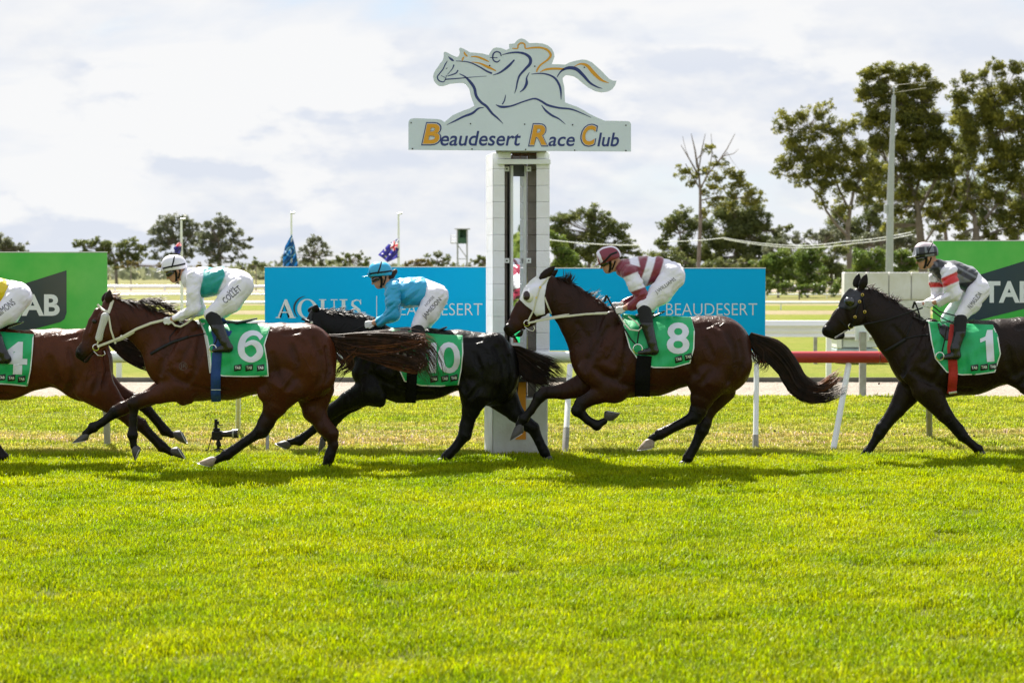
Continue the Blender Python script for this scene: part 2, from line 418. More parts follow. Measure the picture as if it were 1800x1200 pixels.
sheet('infield_strip', yrow(546), yrow(537), .014, M_mid)
sheet('bare_verge', yrow(537), yrow(528), .012, M_tan)
sheet('far_infield', yrow(528), yrow(500), .006, M_field)
sheet('far_track', yrow(514), yrow(509), .012, M_dirt)
sheet('rough_field', yrow(499), 1400, .012, M_field2)
# low edging board between sand track and infield
e0 = yrow(671.5)
mb = MB(); mb.box(-40, 40, e0, e0+.05, 0, .09); tag(mb.build('kerb', mat('edging_board', (.09, .08, .065), .8, noise=(2, .6), col2=(.2, .19, .16))), kind='structure')

# ------------------------------------------------------------------ grass
def grass_material():
    m = bpy.data.materials.new('grass_blade'); m.use_nodes = True; t = m.node_tree; t.nodes.clear()
    g = N(t, 'ShaderNodeNewGeometry'); sx = N(t, 'ShaderNodeSeparateXYZ'); L(t, g.outputs[0], sx.inputs[0])
    at_ = N(t, 'ShaderNodeVertexColor', layer_name='Col')
    oi = N(t, 'ShaderNodeObjectInfo')
    na = N(t, 'ShaderNodeTexNoise', Scale=.9, Detail=5.0, Roughness=.65); L(t, g.outputs[0], na.inputs['Vector'])
    nb = N(t, 'ShaderNodeTexNoise', Scale=5.0, Detail=4.0, Roughness=.6); L(t, g.outputs[0], nb.inputs['Vector'])
    mpz = N(t, 'ShaderNodeMapping'); mpz.inputs['Scale'].default_value = (.25, 1.3, 1); L(t, g.outputs[0], mpz.inputs[0])
    nc = N(t, 'ShaderNodeTexNoise', Scale=1.0, Detail=4.0, Roughness=.6); L(t, mpz.outputs[0], nc.inputs['Vector'])
    # lush to lime
    r = N(t, 'ShaderNodeMapRange'); r.inputs[1].default_value = .36; r.inputs[2].default_value = .64; L(t, na.outputs[0], r.inputs[0])
    m1 = N(t, 'ShaderNodeMix', data_type='RGBA'); m1.inputs[6].default_value = (.225, .335, .001, 1); m1.inputs[7].default_value = (.395, .45, .001, 1); L(t, r.outputs[0], m1.inputs[0])
    # dry worn belt under the rail
    bl = N(t, 'ShaderNodeMapRange', interpolation_type='SMOOTHSTEP'); bl.inputs[1].default_value = 22.0; bl.inputs[2].default_value = 23.4; L(t, sx.outputs[1], bl.inputs[0])
    bh = N(t, 'ShaderNodeMapRange', interpolation_type='SMOOTHSTEP'); bh.inputs[1].default_value = 24.8; bh.inputs[2].default_value = 28.5; bh.inputs[3].default_value = 1; bh.inputs[4].default_value = .28; L(t, sx.outputs[1], bh.inputs[0])
    mu = N(t, 'ShaderNodeMath', operation='MULTIPLY'); L(t, bl.outputs[0], mu.inputs[0]); L(t, bh.outputs[0], mu.inputs[1])
    rc = N(t, 'ShaderNodeMapRange'); rc.inputs[1].default_value = .38; rc.inputs[2].default_value = .6; rc.inputs[3].default_value = .15; L(t, nc.outputs[0], rc.inputs[0])
    mu2 = N(t, 'ShaderNodeMath', operation='MULTIPLY'); L(t, mu.outputs[0], mu2.inputs[0]); L(t, rc.outputs[0], mu2.inputs[1])
    m2 = N(t, 'ShaderNodeMix', data_type='RGBA'); L(t, mu2.outputs[0], m2.inputs[0]); L(t, m1.outputs[2], m2.inputs[6]); m2.inputs[7].default_value = (.50, .41, .11, 1)
    # blade to blade variation carried by the blades
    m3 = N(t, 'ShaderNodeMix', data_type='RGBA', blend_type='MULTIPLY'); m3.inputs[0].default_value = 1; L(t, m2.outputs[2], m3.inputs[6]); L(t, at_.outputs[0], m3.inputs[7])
    p = N(t, 'ShaderNodeBsdfPrincipled', Roughness=.5); p.inputs['Specular IOR Level'].default_value = .15; L(t, m3.outputs[2], p.inputs['Base Color'])
    tr = N(t, 'ShaderNodeBsdfTranslucent'); L(t, m3.outputs[2], tr.inputs[0])
    ms = N(t, 'ShaderNodeMixShader'); ms.inputs[0].default_value = .5; L(t, p.outputs[0], ms.inputs[1]); L(t, tr.outputs[0], ms.inputs[2])
    o = N(t, 'ShaderNodeOutputMaterial'); L(t, ms.outputs[0], o.inputs[0]); return m
M_grass = grass_material()
def grass_patch(name, x0, x1, y0, y1, dens, hgt, blades, rad, label, seed, wid=.0028):
    V = []; Fc = []; Cc = []
    rg = np.random.default_rng(seed)
    for i in range(blades):
        a = rg.uniform(0, 6.283); r = rad*math.sqrt(rg.uniform()); bx, by = r*math.cos(a), r*math.sin(a)
        h = hgt*rg.uniform(.45, 1.15); th = rg.uniform(0, 6.283); w = wid*rg.uniform(.7, 1.5)
        lean = rg.uniform(.15, .75)*h; dx, dy = math.cos(th), math.sin(th); px_, py_ = -dy*w, dx*w
        b = len(V); V += [(bx-px_, by-py_, -.004), (bx+px_, by+py_, -.004),
                          (bx+dx*lean*.35-px_, by+dy*lean*.35-py_, h*.6), (bx+dx*lean*.35+px_, by+dy*lean*.35+py_, h*.6), (bx+dx*lean, by+dy*lean, h*rg.uniform(.78, 1))]
        Fc += [(b, b+1, b+3, b+2), (b+2, b+3, b+4)]
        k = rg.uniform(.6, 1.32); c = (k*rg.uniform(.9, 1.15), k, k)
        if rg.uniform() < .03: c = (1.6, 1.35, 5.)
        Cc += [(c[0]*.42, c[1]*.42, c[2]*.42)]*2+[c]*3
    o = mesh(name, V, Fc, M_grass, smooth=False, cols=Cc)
    tag(o, label, 'grass', kind='stuff')
    ng = bpy.data.node_groups.new(name, 'GeometryNodeTree')
    ng.interface.new_socket('Geometry', in_out='INPUT', socket_type='NodeSocketGeometry'); ng.interface.new_socket('Geometry', in_out='OUTPUT', socket_type='NodeSocketGeometry')
    gi = ng.nodes.new('NodeGroupInput'); go = ng.nodes.new('NodeGroupOutput')
    gr = ng.nodes.new('GeometryNodeMeshGrid'); gr.inputs['Size X'].default_value = x1-x0; gr.inputs['Size Y'].default_value = y1-y0
    gr.inputs['Vertices X'].default_value = 2; gr.inputs['Vertices Y'].default_value = 2
    tf = ng.nodes.new('GeometryNodeTransform'); tf.inputs['Translation'].default_value = ((x0+x1)/2, (y0+y1)/2, .002)
    dp = ng.nodes.new('GeometryNodeDistributePointsOnFaces'); dp.inputs['Density'].default_value = dens; dp.inputs['Seed'].default_value = seed
    ip = ng.nodes.new('GeometryNodeInstanceOnPoints')
    rv = ng.nodes.new('FunctionNodeRandomValue'); rv.data_type = 'FLOAT_VECTOR'; rv.inputs[0].default_value = (-.12, -.12, 0); rv.inputs[1].default_value = (.12, .12, 6.28)
    ps = ng.nodes.new('GeometryNodeInputPosition'); nz = ng.nodes.new('ShaderNodeTexNoise'); nz.inputs['Scale'].default_value = 2.2; nz.inputs['Detail'].default_value = 3
    mr = ng.nodes.new('ShaderNodeMapRange'); mr.inputs[1].default_value = .3; mr.inputs[2].default_value = .7; mr.inputs[3].default_value = .55; mr.inputs[4].default_value = 1.4
    lk = ng.links.new
    lk(gr.outputs['Mesh'], tf.inputs['Geometry']); lk(tf.outputs['Geometry'], dp.inputs['Mesh']); lk(dp.outputs['Points'], ip.inputs['Points'])
    lk(gi.outputs[0], ip.inputs['Instance']); lk(rv.outputs[0], ip.inputs['Rotation']); lk(ps.outputs[0], nz.inputs['Vector'])
    lk(nz.outputs[0], mr.inputs[0]); lk(mr.outputs[0], ip.inputs['Scale']); lk(ip.outputs[0], go.inputs[0])
    md = o.modifiers.new('grass', 'NODES'); md.node_group = ng
    return o
grass_patch('grass', -7.5, 7.5, 8.0, 16.0, 72, .066, 90, .16, 'bright lime green turf filling the bottom of the photo', 3)
grass_patch('grass', -10, 10, 16.0, 23.0, 62, .060, 90, .17, 'shaded and sunlit turf under the galloping horses', 4)
grass_patch('grass', -14, 14, 23.0, yrow(700)-.05, 34, .05, 80, .2, 'thin yellowing turf between the running rail and the sand track', 5, .004)
grass_patch('long_grass', -14, 14, yrow(707), yrow(700)+.05, 40, .06, 70, .2, 'longer tufts of grass along the edge of the sand track', 8, .006)
# ================================================================== winning post
YP = 22.45
def X_(px, Y): return at(px, 600, Y)[0]
def Z_(py, Y): return at(900, py, Y)[2]
M_block = mat('painted_block', (.84, .82, .88), .6, noise=(5, .4), col2=(.70, .68, .66), bump=(45, .3))
M_block_in = mat('dark_inner_block', (.20, .17, .15), .85, noise=(6, .6), col2=(.12, .10, .085), bump=(40, .4))  # darker brown-grey blocks lining the slot
M_conc = mat('plinth_paint', (.68, .69, .70), .7, noise=(2.2, .7), col2=(.42, .39, .34), bump=(30, .35))
M_orange = mat('orange_paint', (.72, .27, .012), .5, noise=(5, .3), col2=(.5, .2, .02))
post = empty('winning_post', (X_(908, YP), YP, 0), 'tall white concrete block winning post with a narrow mirror slot up its middle', 'winning post')
Lx0, Lx1 = X_(855, YP), X_(887, YP); Rx0, Rx1 = X_(943, YP), X_(966, YP)
zb, zt = Z_(700, YP), Z_(268, YP); nb = 15; hb = (zt-zb)/nb
mbp = MB(); mbp.box(X_(866, YP), X_(963, YP), YP, YP+.62, -.03, zb, .012)
mbp.build('plinth', M_conc, post)
def wedge(x0, x1, y0, y1, z0, z1):
    v = [(x1, y0, z) for z in (z0, z1)]+[(x1, y1, z) for z in (z0, z1)]+[(x0, y1, z) for z in (z0, z1)]
    return v, [(0, 1, 3, 2), (2, 3, 5, 4), (4, 5, 1, 0), (0, 2, 4), (1, 5, 3)]
q = MB(); q.add(*wedge(X_(850, YP), X_(866, YP)-.003, YP+.003, YP+.6, -.03, zb+.03)); q.build('plinth_side', M_conc, post)
blk = {}
def block(x0, x1, y0, y1, z0, z1, m, nm):
    key = (round(x1-x0, 3), round(y1-y0, 3), round(z1-z0, 3), nm)
    c = Vector(((x0+x1)/2, (y0+y1)/2, (z0+z1)/2))
    if key not in blk:
        q = MB(); w, d, h = (x1-x0)/2, (y1-y0)/2, (z1-z0)/2; q.box(-w, w, -d, d, -h, h, .005); blk[key] = q.build('block', m, None).data
        o = [o for o in COL.objects if o.data is blk[key]][0]
    else:
        o = bpy.data.objects.new('block', blk[key]); COL.objects.link(o)
    o.parent = post; o.location = c-Vector(post.location)
for i in range(nb):
    z0 = zb+i*hb+.001; z1 = z0+hb-.0022
    block(Lx0+.075, Lx1, YP+.02, YP+.20, z0, z1, M_block, 'l')           # painted front faces
    q = MB(); q.add(*wedge(Lx0-.012, Lx0+.072, YP+.022, YP+.56, z0, z1)); q.build('block', M_block, post)
    block(Rx0, Rx1, YP+.02, YP+.20, z0, z1, M_block, 'r')
    block(Lx0+.078, Lx1+.03, YP+.203, YP+.56, z0, z1, M_block_in, 'li')
    block(Rx0-.10, Rx1-.004, YP+.203, YP+.56, z0, z1, M_block_in, 'ri')
q = MB(); q.box(Lx1+.01, Rx0-.102, YP+.50, YP+.54, zb, zt); q.build('back_panel', mat('back_board', (.07, .065, .06), .8), post)
q = MB(); q.box(X_(874, YP), X_(966, YP)+.01, YP-.03, YP+.018, Z_(289, YP), Z_(280, YP), .004); q.build('cross_bar', M_white, post)
q = MB(); q.box(X_(876, YP), X_(898, YP), YP+.002, YP+.016, Z_(279, YP), Z_(266, YP)); q.build('top_bracket', M_white, post); q = MB(); q.box(X_(946, YP), X_(964, YP), YP+.002, YP+.016, Z_(279, YP), Z_(266, YP)); q.build('top_bracket', M_white, post)
q = MB()
for i in range(4): q.box(X_(900+i*14, YP), X_(901.5+i*14, YP), YP+.1, YP+.12, Z_(279, YP), Z_(266, YP))
q.box(X_(900, YP), X_(944, YP), YP+.09, YP+.4, Z_(271, YP), Z_(269, YP)); q.build('rusty_frame', mat('rust', (.14, .06, .03), .8), post)
# mirror, turned towards the field coming up to the line
mx0, mx1, mz0, mz1 = X_(897, YP), X_(925, YP), Z_(614, YP), Z_(290, YP)
mirror = empty('finish_mirror', ((mx0+mx1)/2, YP+.2, mz0), 'long narrow mirror in a white frame hung in the slot of the white block post', 'mirror')
mirror.rotation_euler = (0, 0, 0)
wm = (mx1-mx0)/2
th = math.radians(23.0); ca, sa = math.cos(th), math.sin(th)
def mirror_part(name, boxes, m):
    q = MB()
    for b in boxes: q.box(*b)
    o = q.build(name, m, mirror); o.location = (0, 0, 0); o.rotation_euler = (0, 0, th); return o
H = mz1-mz0; f = .026; wv = wm/ca*.98
M_mirror = mat('mirror_glass', (.86, .88, .88), .015, metal=1)
mirror_part('mirror_glass', [(-wv+f, wv-f, -.004, .004, .07, H-.12)], M_mirror)
mirror_part('frame', [(-wv, -wv+f, -.02, .02, 0, H), (wv-f, wv, -.02, .02, 0, H), (-wv+f, wv-f, -.02, .02, 0, .068)], M_white)
mirror_part('top_panel', [(-wv+f, wv-f, -.012, .01, H-.118, H-.002)], mat('grey_panel', (.05, .055, .06), .5))
for pz in (Z_(296, YP), Z_(458, YP)):
    for px_ in (891, 929.5):
        q = MB(); x = X_(px_, YP); q.box(x-.028, x+.028, YP+.145, YP+.16, pz-.028, pz+.028, .003); b = q.build('bracket', M_white, mirror)
        q = MB(); q.tube([(x, YP+.139, pz), (x, YP+.144, pz)], .009); q.build('bolt', M_dark, b)
# ledge with lettered strip and orange panel on the plinth
q = MB(); q.box(X_(898, YP), X_(957, YP), YP-.06, YP-.004, Z_(671, YP), Z_(656, YP), .004); q.build('ledge', mat('dark_ledge', (.02, .02, .025), .5), post)
text_flat('lettering', 'ALEX', X_(915, YP) and 914, 944, 658, 664, YP-.063, M_white, post, bold=.02)
pl = [(926, 672), (925, 772), (901, 772)] + [(926-22*math.sin(a), 722-50*math.cos(a)) for a in (2.6, 2.2, 1.8, 1.57, 1.3, .9, .5, .2)]
pl = [(924.5, 671.5), (924.5, 772), (906, 772), (909, 757), (924, 748), (914, 739), (909, 725), (909, 700), (912, 671.5)]
q = MB(); q.prism([(X_(a, YP-.006), Z_(b, YP-.006)) for a, b in pl], YP-.008, YP-.001); q.build('orange_panel', M_orange, post)

# ------------------------------------------------------------------ shaped club sign
YS = 22.32
def sg(pts): return [(700+a/4.186, 50+b/4.186) for a, b in pts]
OUT = [(75,693),(80,676),(92,666),(120,661),(290,668),(318,674),(340,690),(400,640),(440,622),(480,605),(520,592),(560,570),(545,530),(532,490),(528,470),(522,445),(505,420),(480,402),(430,402),(380,408),(330,425),(300,424),(278,408),(262,385),(256,355),(262,330),(276,305),(295,280),(308,258),(325,240),(334,215),(334,182),(342,172),(360,178),(390,195),(430,212),(445,205),(454,180),(447,155),(455,142),(480,150),(530,178),(565,180),(620,186),(665,198),(680,172),(697,150),(720,141),(755,145),(795,160),(817,150),(815,116),(855,112),(872,92),(888,80),(908,75),(935,84),(965,110),(1010,108),(1060,112),(1100,126),(1130,150),(1146,180),(1150,210),(1130,265),(1180,265),(1230,268),(1260,252),(1300,240),(1350,230),(1385,233),(1425,250),(1470,290),(1500,318),(1530,350),(1555,374),(1582,386),(1607,386),(1596,420),(1575,448),(1545,464),(1500,471),(1450,462),(1400,435),(1360,405),(1320,370),(1290,352),(1255,345),(1230,345),(1210,365),(1212,390),(1222,430),(1225,490),(1228,545),(1265,560),(1310,575),(1360,600),(1410,630),(1460,655),(1520,680),(1600,681),(1690,683),(1706,690),(1713,705),(1713,906),(900,900),(75,893)]
M_sign = mat('sign_face', (.66, .73, .83), .45, noise=(1.6, .4), col2=(.58, .64, .72))
M_navy = mat('navy_print', (.018, .035, .19), .45); M_gold = mat('gold_print', (.72, .33, .015), .45)
sign = empty('club_sign', (X_(914, YS), YS, Z_(265, YS)), 'pale grey shaped club sign with a blue and gold racing horse drawing above its name', 'sign')
P2 = [(at(a, b, YS)[0], at(a, b, YS)[2]) for a, b in sg(OUT)]
q = MB(); q.prism(P2, YS, YS+.03); q.build('sign_board', M_sign, sign)
def stroke(pts, name, m, dy=.003):
    """pts (x,y,width) in crop units -> tapered brush stroke, Catmull-Rom smoothed"""
    P = []
    n = len(pts)
    for i in range(n-1):
        p0, p1, p2, p3 = (np.array(pts[max(0, min(n-1, j))], float) for j in (i-1, i, i+1, i+2))
        for k in range(6):
            t = k/6; P.append(.5*((2*p1)+(-p0+p2)*t+(2*p0-5*p1+4*p2-p3)*t*t+(-p0+3*p1-3*p2+p3)*t**3))
    P.append(np.array(pts[-1], float)); A = []; B = []
    for i, p in enumerate(P):
        d = P[min(i+1, len(P)-1)][:2]-P[max(i-1, 0)][:2]; l = np.hypot(*d) or 1; nx, ny = -d[1]/l, d[0]/l; w = max(p[2], 1.5)/2
        A.append((p[0]+nx*w, p[1]+ny*w)); B.append((p[0]-nx*w, p[1]-ny*w))
    V = [at(a, b, YS-dy) for a, b in sg(A+B)]; k = len(A)
    return mesh(name, V, [(i, i+1, k+i+1, k+i) for i in range(k-1)], m, sign, smooth=False)
NV = [ # blue lines
 [(368,208,3),(390,228,16),(408,240,10)], [(362,240,4),(345,268,8),(330,300,8),(305,332,8),(288,358,8),(300,385,9),(330,395,7),(345,380,6),(355,345,4)],
 [(425,240,4),(520,250,8),(600,285,10),(650,315,12),(690,332,13)], [(410,268,10),(400,295,7),(380,320,5),(362,340,4)], [(440,308,9),(425,330,9),(395,342,8),(362,352,5)],
 [(315,348,4),(345,362,4)], [(345,376,9),(450,368,7),(560,358,4),(650,352,3)], [(352,298,5),(362,292,5)],
 [(450,335,5),(490,355,10),(530,395,20),(560,440,20),(575,500,20),(610,545,18),(650,575,18),(690,625,16),(730,660,12),(772,702,3)],
 [(632,582,3),(590,590,12),(545,625,17),(480,650,15),(420,680,11),(358,710,3)],
 [(718,562,4),(760,578,17),(830,572,12),(920,540,10),(1000,518,12),(1050,535,14),(1100,565,16),(1180,585,14),(1270,595,12),(1340,620,8),(1420,657,3)],
 [(790,490,4),(782,530,9),(765,560,8)], [(1055,565,4),(1085,605,14),(1130,640,15),(1180,665,10),(1230,705,3)],
 [(980,338,4),(1040,332,8),(1100,340,11),(1150,365,14),(1182,410,16),(1196,460,14),(1198,525,4)],
 [(1168,360,5),(1200,315,12),(1250,292,22),(1310,300,26),(1360,345,22),(1410,400,16),(1460,430,10),(1502,443,3)],
 [(695,345,3),(750,325,12),(810,280,18),(855,232,10)],
 [(765,195,4),(820,182,10),(880,178,14),(935,190,18),(970,220,22),(970,260,22),(935,300,17),(895,345,14),(878,390,12),(868,440,9),(856,480,3)],
 [(965,325,4),(945,365,10),(945,405,20),(925,445,14),(895,470,4)],
 [(758,205,8),(750,182,9),(725,172,9),(702,185,10),(695,215,10),(705,240,10),(730,248,9),(750,232,5)], [(675,215,4),(730,217,6)]]
GD = [[(483,172,4),(492,190,14),(510,208,8)], [(485,210,5),(475,225,12),(470,240,5)], [(535,208,5),(580,210,11),(630,228,14),(668,246,5)], [(540,248,3),(600,258,10),(660,285,18),(720,313,6)],
 [(840,147,6),(878,148,8),(882,125,10),(905,108,11),(930,118,11),(938,148,10),(990,143,12),(1050,143,13),(1100,162,16),(1122,200,17),(1095,235,13),(1050,268,12),(1025,300,13),(1018,322,9)],
 [(1045,322,4),(1080,305,13),(1140,297,15),(1220,300,14)], [(1295,282,3),(1340,262,11),(1390,275,22),(1430,320,26),(1475,365,22),(1510,388,14),(1550,402,3)]]
for s_ in NV: stroke(s_, 'blue_line', M_navy)
for s_ in GD: stroke(s_, 'gold_line', M_gold)
def stext(t, x0, x1, y0, y1, m, bold, dy, shear=.2, nm='letter'):
    (a, b), (c, d) = sg([(x0, y0), (x1, y1)]); return text_flat(nm, t, a, c, b, d, YS-dy, m, sign, bold=bold, shear=shear)
for t, x0, x1, y0, y1 in (('B', 168, 318, 690, 862), ('R', 955, 1105, 698, 870), ('C', 1340, 1470, 702, 872)):
    stext(t, x0, x1, y0, y1, M_navy, .05, .003); stext(t, x0+9, x1-9, y0+8, y1-8, M_sign, .038, .005); stext(t, x0+13, x1-13, y0+12, y1-12, M_gold, .03, .007)
stext('eaudesert', 310, 902, 755, 865, M_navy, .012, .003); stext('ace', 1105, 1300, 797, 868, M_navy, .012, .003); stext('lub', 1465, 1625, 768, 870, M_navy, .016, .003)
for a, b in sg([(95, 695), (105, 886), (532, 702), (543, 888), (930, 706), (938, 892), (1283, 710), (1298, 897), (1675, 714), (1675, 900), (673, 275), (1005, 280), (1370, 288)]):
    x, y, z = at(a, b, YS); q = MB(); q.tube([(x, y-.006, z), (x, y, z)], .008, 8); q.build('screw', M_dark, sign)
q = MB(); q.box(X_(872, YP), X_(960, YP), YS+.032, YP+.3, Z_(268, YP), Z_(262, YP)); q.build('sign_mount', M_greypost, sign)

# ------------------------------------------------------------------ billboards
YB = 23.72
def board(name, x0, x1, y0, y1, label, m, Y=YB):
    r = empty(name, (X_((x0+x1)/2, Y), Y, 0), label, 'banner', 'advertising banners on the running rail')
    a = at(x0, y0, Y); b = at(x1, y1, Y)
    q = MB(); q.box(a[0], b[0], Y, Y+.03, b[2], a[2], .004); q.build('panel', m, r)
    q = MB(); q.box(a[0]-.004, b[0]+.004, Y-.004, Y+.034, a[2]+.001, a[2]+.012); q.build('top_edge', mat('board_edge', (.75, .76, .74), .5), r)
    for t in (.12, .5, .88):
        x = a[0]+(b[0]-a[0])*t; q = MB(); q.tube([(x, Y+.055, b[2]-.06), (x, Y+.055, a[2]-.1)], .022, 8); q.build('strut', M_metal, r)
    return r
M_blue = mat('blue_banner', (.0, .42, .82), .4, noise=(.9, .3), col2=(.0, .50, .86), spec=.1, bump=(1.2, .12))
M_green = mat('green_banner', (.05, .46, .06), .3, noise=(1.1, .9), col2=(.17, .55, .11), spec=.3, bump=(1.2, .1))
M_navyb = mat('navy_banner', (.008, .032, .05), .3, noise=(1.5, .5), col2=(.03, .05, .045))
M_print = mat('white_print', (.74, .77, .78), .5)
def gstroke(r, px, w=0.004): pass
b1 = board('blue_banner', 465, 862, 470, 616, 'blue advertising banner with a serif name left of the white block post', M_blue)
b2 = board('blue_banner', 966, 1345, 472, 616, 'blue advertising banner right of the white block post, behind the maroon and white rider', M_blue)
b3 = board('green_banner', -330, 189, 444, 616, 'green advertising banner with dark panel at the left edge of the photo', M_green)
b4 = board('green_banner', 1641, 2150, 424, 616, 'green advertising banner with dark panel at the right edge behind the grey and black rider', M_green)
YT = YB-.003
def poly_flat(name, pts, Y, m, parent):
    bm = bmesh.new(); bm.faces.new([bm.verts.new(at(a, b, Y)) for a, b in pts]); bmesh.ops.triangulate(bm, faces=bm.faces[:])
    me = bpy.data.meshes.new(name); bm.to_mesh(me); bm.free(); me.materials.append(m); return link(name, me, parent)
def serif_word(parent, x, y0, y1):
    """AQUIS in a high contrast serif, cut from polygons, heights y0..y1"""
    h = y1-y0; Y = YT
    cnt_ = [0]
    def P(pts, ox): cnt_[0] += 1; poly_flat('lettering', [(ox+a*h, y1-b*h) for a, b in pts], Y-.0006*(cnt_[0] % 4), M_print, parent)
    def bar(ox, a0, a1, b0, b1): P([(a0, b0), (a1, b0), (a1, b1), (a0, b1)], ox)
    ox = x   # A
    P([(.02, 0), (.30, 0), (.30, .05), (.22, .06), (.50, .78), (.58, 1.0), (.50, 1.0), (.12, .06), (.02, .05)], ox); P([(.50, 1), (.62, 1), (1.0, .06), (1.08, .05), (1.08, 0), (.68, 0), (.68, .05), (.77, .06), (.46, .80)], ox); bar(ox, .24, .72, .28, .34)
    ox = x+1.17*h   # Q
    ring = lambda rx, ry, cx, cy, n=28: [(cx+rx*math.cos(2*math.pi*i/n), cy+ry*math.sin(2*math.pi*i/n)) for i in range(n)]
    o_, i_ = ring(.53, .52, .53, .5), ring(.33, .47, .53, .5); V = [at(ox+a*h, y1-b*h, Y) for a, b in o_+i_]; n = 28
    mesh('lettering', V, [(k, (k+1) % n, n+(k+1) % n, n+k) for k in range(n)], M_print, parent, smooth=False)
    P([(.60, .03), (.80, -.22), (1.05, -.25), (1.1, -.2), (.9, -.14), (.75, .06)], ox)
    ox = x+2.33*h   # U
    bar(ox, 0, .38, .95, 1); bar(ox, .10, .28, .25, .95); bar(ox, .62, .98, .95, 1); bar(ox, .77, .83, .25, .95)
    P([(.10, .25), (.28, .25), (.34, .1), (.48, .06), (.65, .1), (.77, .25), (.83, .25), (.76, .06), (.62, -.02), (.42, -.03), (.2, .04)], ox)
    ox = x+3.42*h   # I
    bar(ox, 0, .42, 0, .05); bar(ox, 0, .42, .95, 1); bar(ox, .12, .30, .05, .95)
    ox = x+3.98*h   # S
    S1 = [(.56, .78, .04), (.50, .93, .05), (.32, .97, .07), (.14, .88, .11), (.12, .72, .14), (.28, .57, .17), (.46, .42, .18), (.55, .25, .14), (.46, .1, .10), (.26, .03, .06), (.08, .09, .05), (.03, .24, .04)]
    A = []; B = []
    for i, p in enumerate(S1):
        a, b = S1[max(i-1, 0)], S1[min(i+1, len(S1)-1)]; dx, dy = b[0]-a[0], b[1]-a[1]; l = math.hypot(dx, dy); w = p[2]/2
        A.append((p[0]-dy/l*w, p[1]+dx/l*w)); B.append((p[0]+dy/l*w, p[1]-dx/l*w))
    V = [at(ox+a*h, y1-b*h, Y) for a, b in A+B]; n = len(A); mesh('lettering', V, [(k, k+1, n+k+1, n+k) for k in range(n-1)], M_print, parent, smooth=False)
    bar(ox, .55, .585, .72, 1.0); bar(ox, 0, .035, 0, .3)
    # swoosh arc over the Q
    V = []; k = 18
    for i in range(k+1):
        a = 1.75+i/k*2.2; w = .045*math.sin(math.pi*i/k)+.006
        for s_ in (-w, w): V.append(at(x+h*(1.72+(.72+s_)*math.cos(a)), y1-h*(.52+(.66+s_)*math.sin(a)), Y-.004))
    mesh('swoosh', V, [(2*i, 2*i+1, 2*i+3, 2*i+2) for i in range(k)], M_navyb, parent, smooth=False)
serif_word(b1, 484, 526, 559)
text_flat('lettering', 'BEAUDESERT', 687, 848, 533, 554, YT, M_print, b1, bold=-.012)
q = MB(); a = at(661.4, 520, YT); b = at(662.8, 562, YT); q.box(a[0], b[0], YT, YT+.002, b[2], a[2]); q.build('divider', M_print, b1)
text_flat('lettering', 'BEAUDESERT', 1171, 1331, 533, 554, YT, M_print, b2, bold=-.012)
q = MB(); a = at(1156, 522, YT); b = at(1157.6, 565, YT); q.box(a[0], b[0], YT, YT+.002, b[2], a[2]); q.build('divider', M_print, b2)
for bb, ox, oy in ((b3, 0, 0), (b4, 1695, -21)):
    pass
poly_flat('dark_panel', [(117, 475), (117, 550), (113, 561), (106, 566), (20, 589), (-130, 616), (-130, 545), (0, 512)], YT, M_navyb, b3)
text_flat('lettering', 'TAB', 8, 105, 517, 555, YT-.002, M_print, b3, bold=.03)
text_flat('lettering', 'TAB', -300, -203, 517, 555, YT-.002, M_print, b3, bold=.03)
poly_flat('dark_panel', [(1725, 482), (1800, 459), (1900, 430), (1900, 512), (1893, 522), (1790, 545), (1703, 567), (1672, 575), (1672, 500)], YT, M_navyb, b4)
text_flat('lettering', 'TAB', 1728, 1818, 494, 532, YT-.002, M_print, b4, bold=.03)

# ------------------------------------------------------------------ running rail
YR = 23.62
def rail(name, segs, Y, zc, r, label, cat, m, n=14, grp=None):
    t = empty(name, (0, Y, 0), label, cat, grp)
    for (x0, x1) in segs:
        q = MB(); q.tube([(x0, Y, zc), (x1, Y, zc)], r, n); q.build('rail_tube', m, t, smooth=True)
    return t
zr = Z_(627.5, YR)
def post_leg(parent, px0, py0, px1, py1, Y0, Y1, r, m, foot=None):
    q = MB(); a = Vector(gnd(px0, py0)); b = Vector(at(px1, py1, Y1)); q.tube([a-Vector((0, 0, .03)), b], r, 10); o = q.build('rail_post', m, parent, smooth=True)
    if foot: q = MB(); q.tube([a-Vector((0, 0, .03)), a.lerp(b, foot)], r*1.12, 10); q.build('post_sleeve', M_greypost, o, smooth=True)
    return o
xa = [-7.5, X_(-60, YR), X_(225, YR), X_(520, YR), X_(905, YR), X_(1335, YR)]
rw = rail('running_rail', [(xa[i]+.004, xa[i+1]-.004) for i in range(4)], YR, zr, .068, 'white plastic running rail behind the horses, with posts leaning towards the track', 'rail', M_rail, grp='running rail beside the turf track')
rr = rail('running_rail', [(X_(1336, YR), X_(1545, YR)), (X_(1546, YR)+.004, X_(1790, YR)), (X_(1791, YR)+.004, 9)], YR, zr, .07, 'dark red section of running rail between the bay and the last dark horse', 'rail', M_rail_red, grp='running rail beside the turf track')
q = MB(); q.tube([at(px_, 627.5, y_) for px_, y_ in ((919, 22.36), (966, 22.38), (1010, 22.6), (1080, 23.0), (1160, 23.4), (1250, 23.62), (1335, 23.62))], .066, 14); q.build('rail_tube', M_rail, rw, smooth=True)
q = MB(); q.tube([at(px_, 627.5, y_) for px_, y_ in ((521, 23.62), (640, 23.4), (740, 22.9), (820, 22.45), (862, 22.36))], .066, 14); q.build('rail_tube', M_rail, rw, smooth=True)
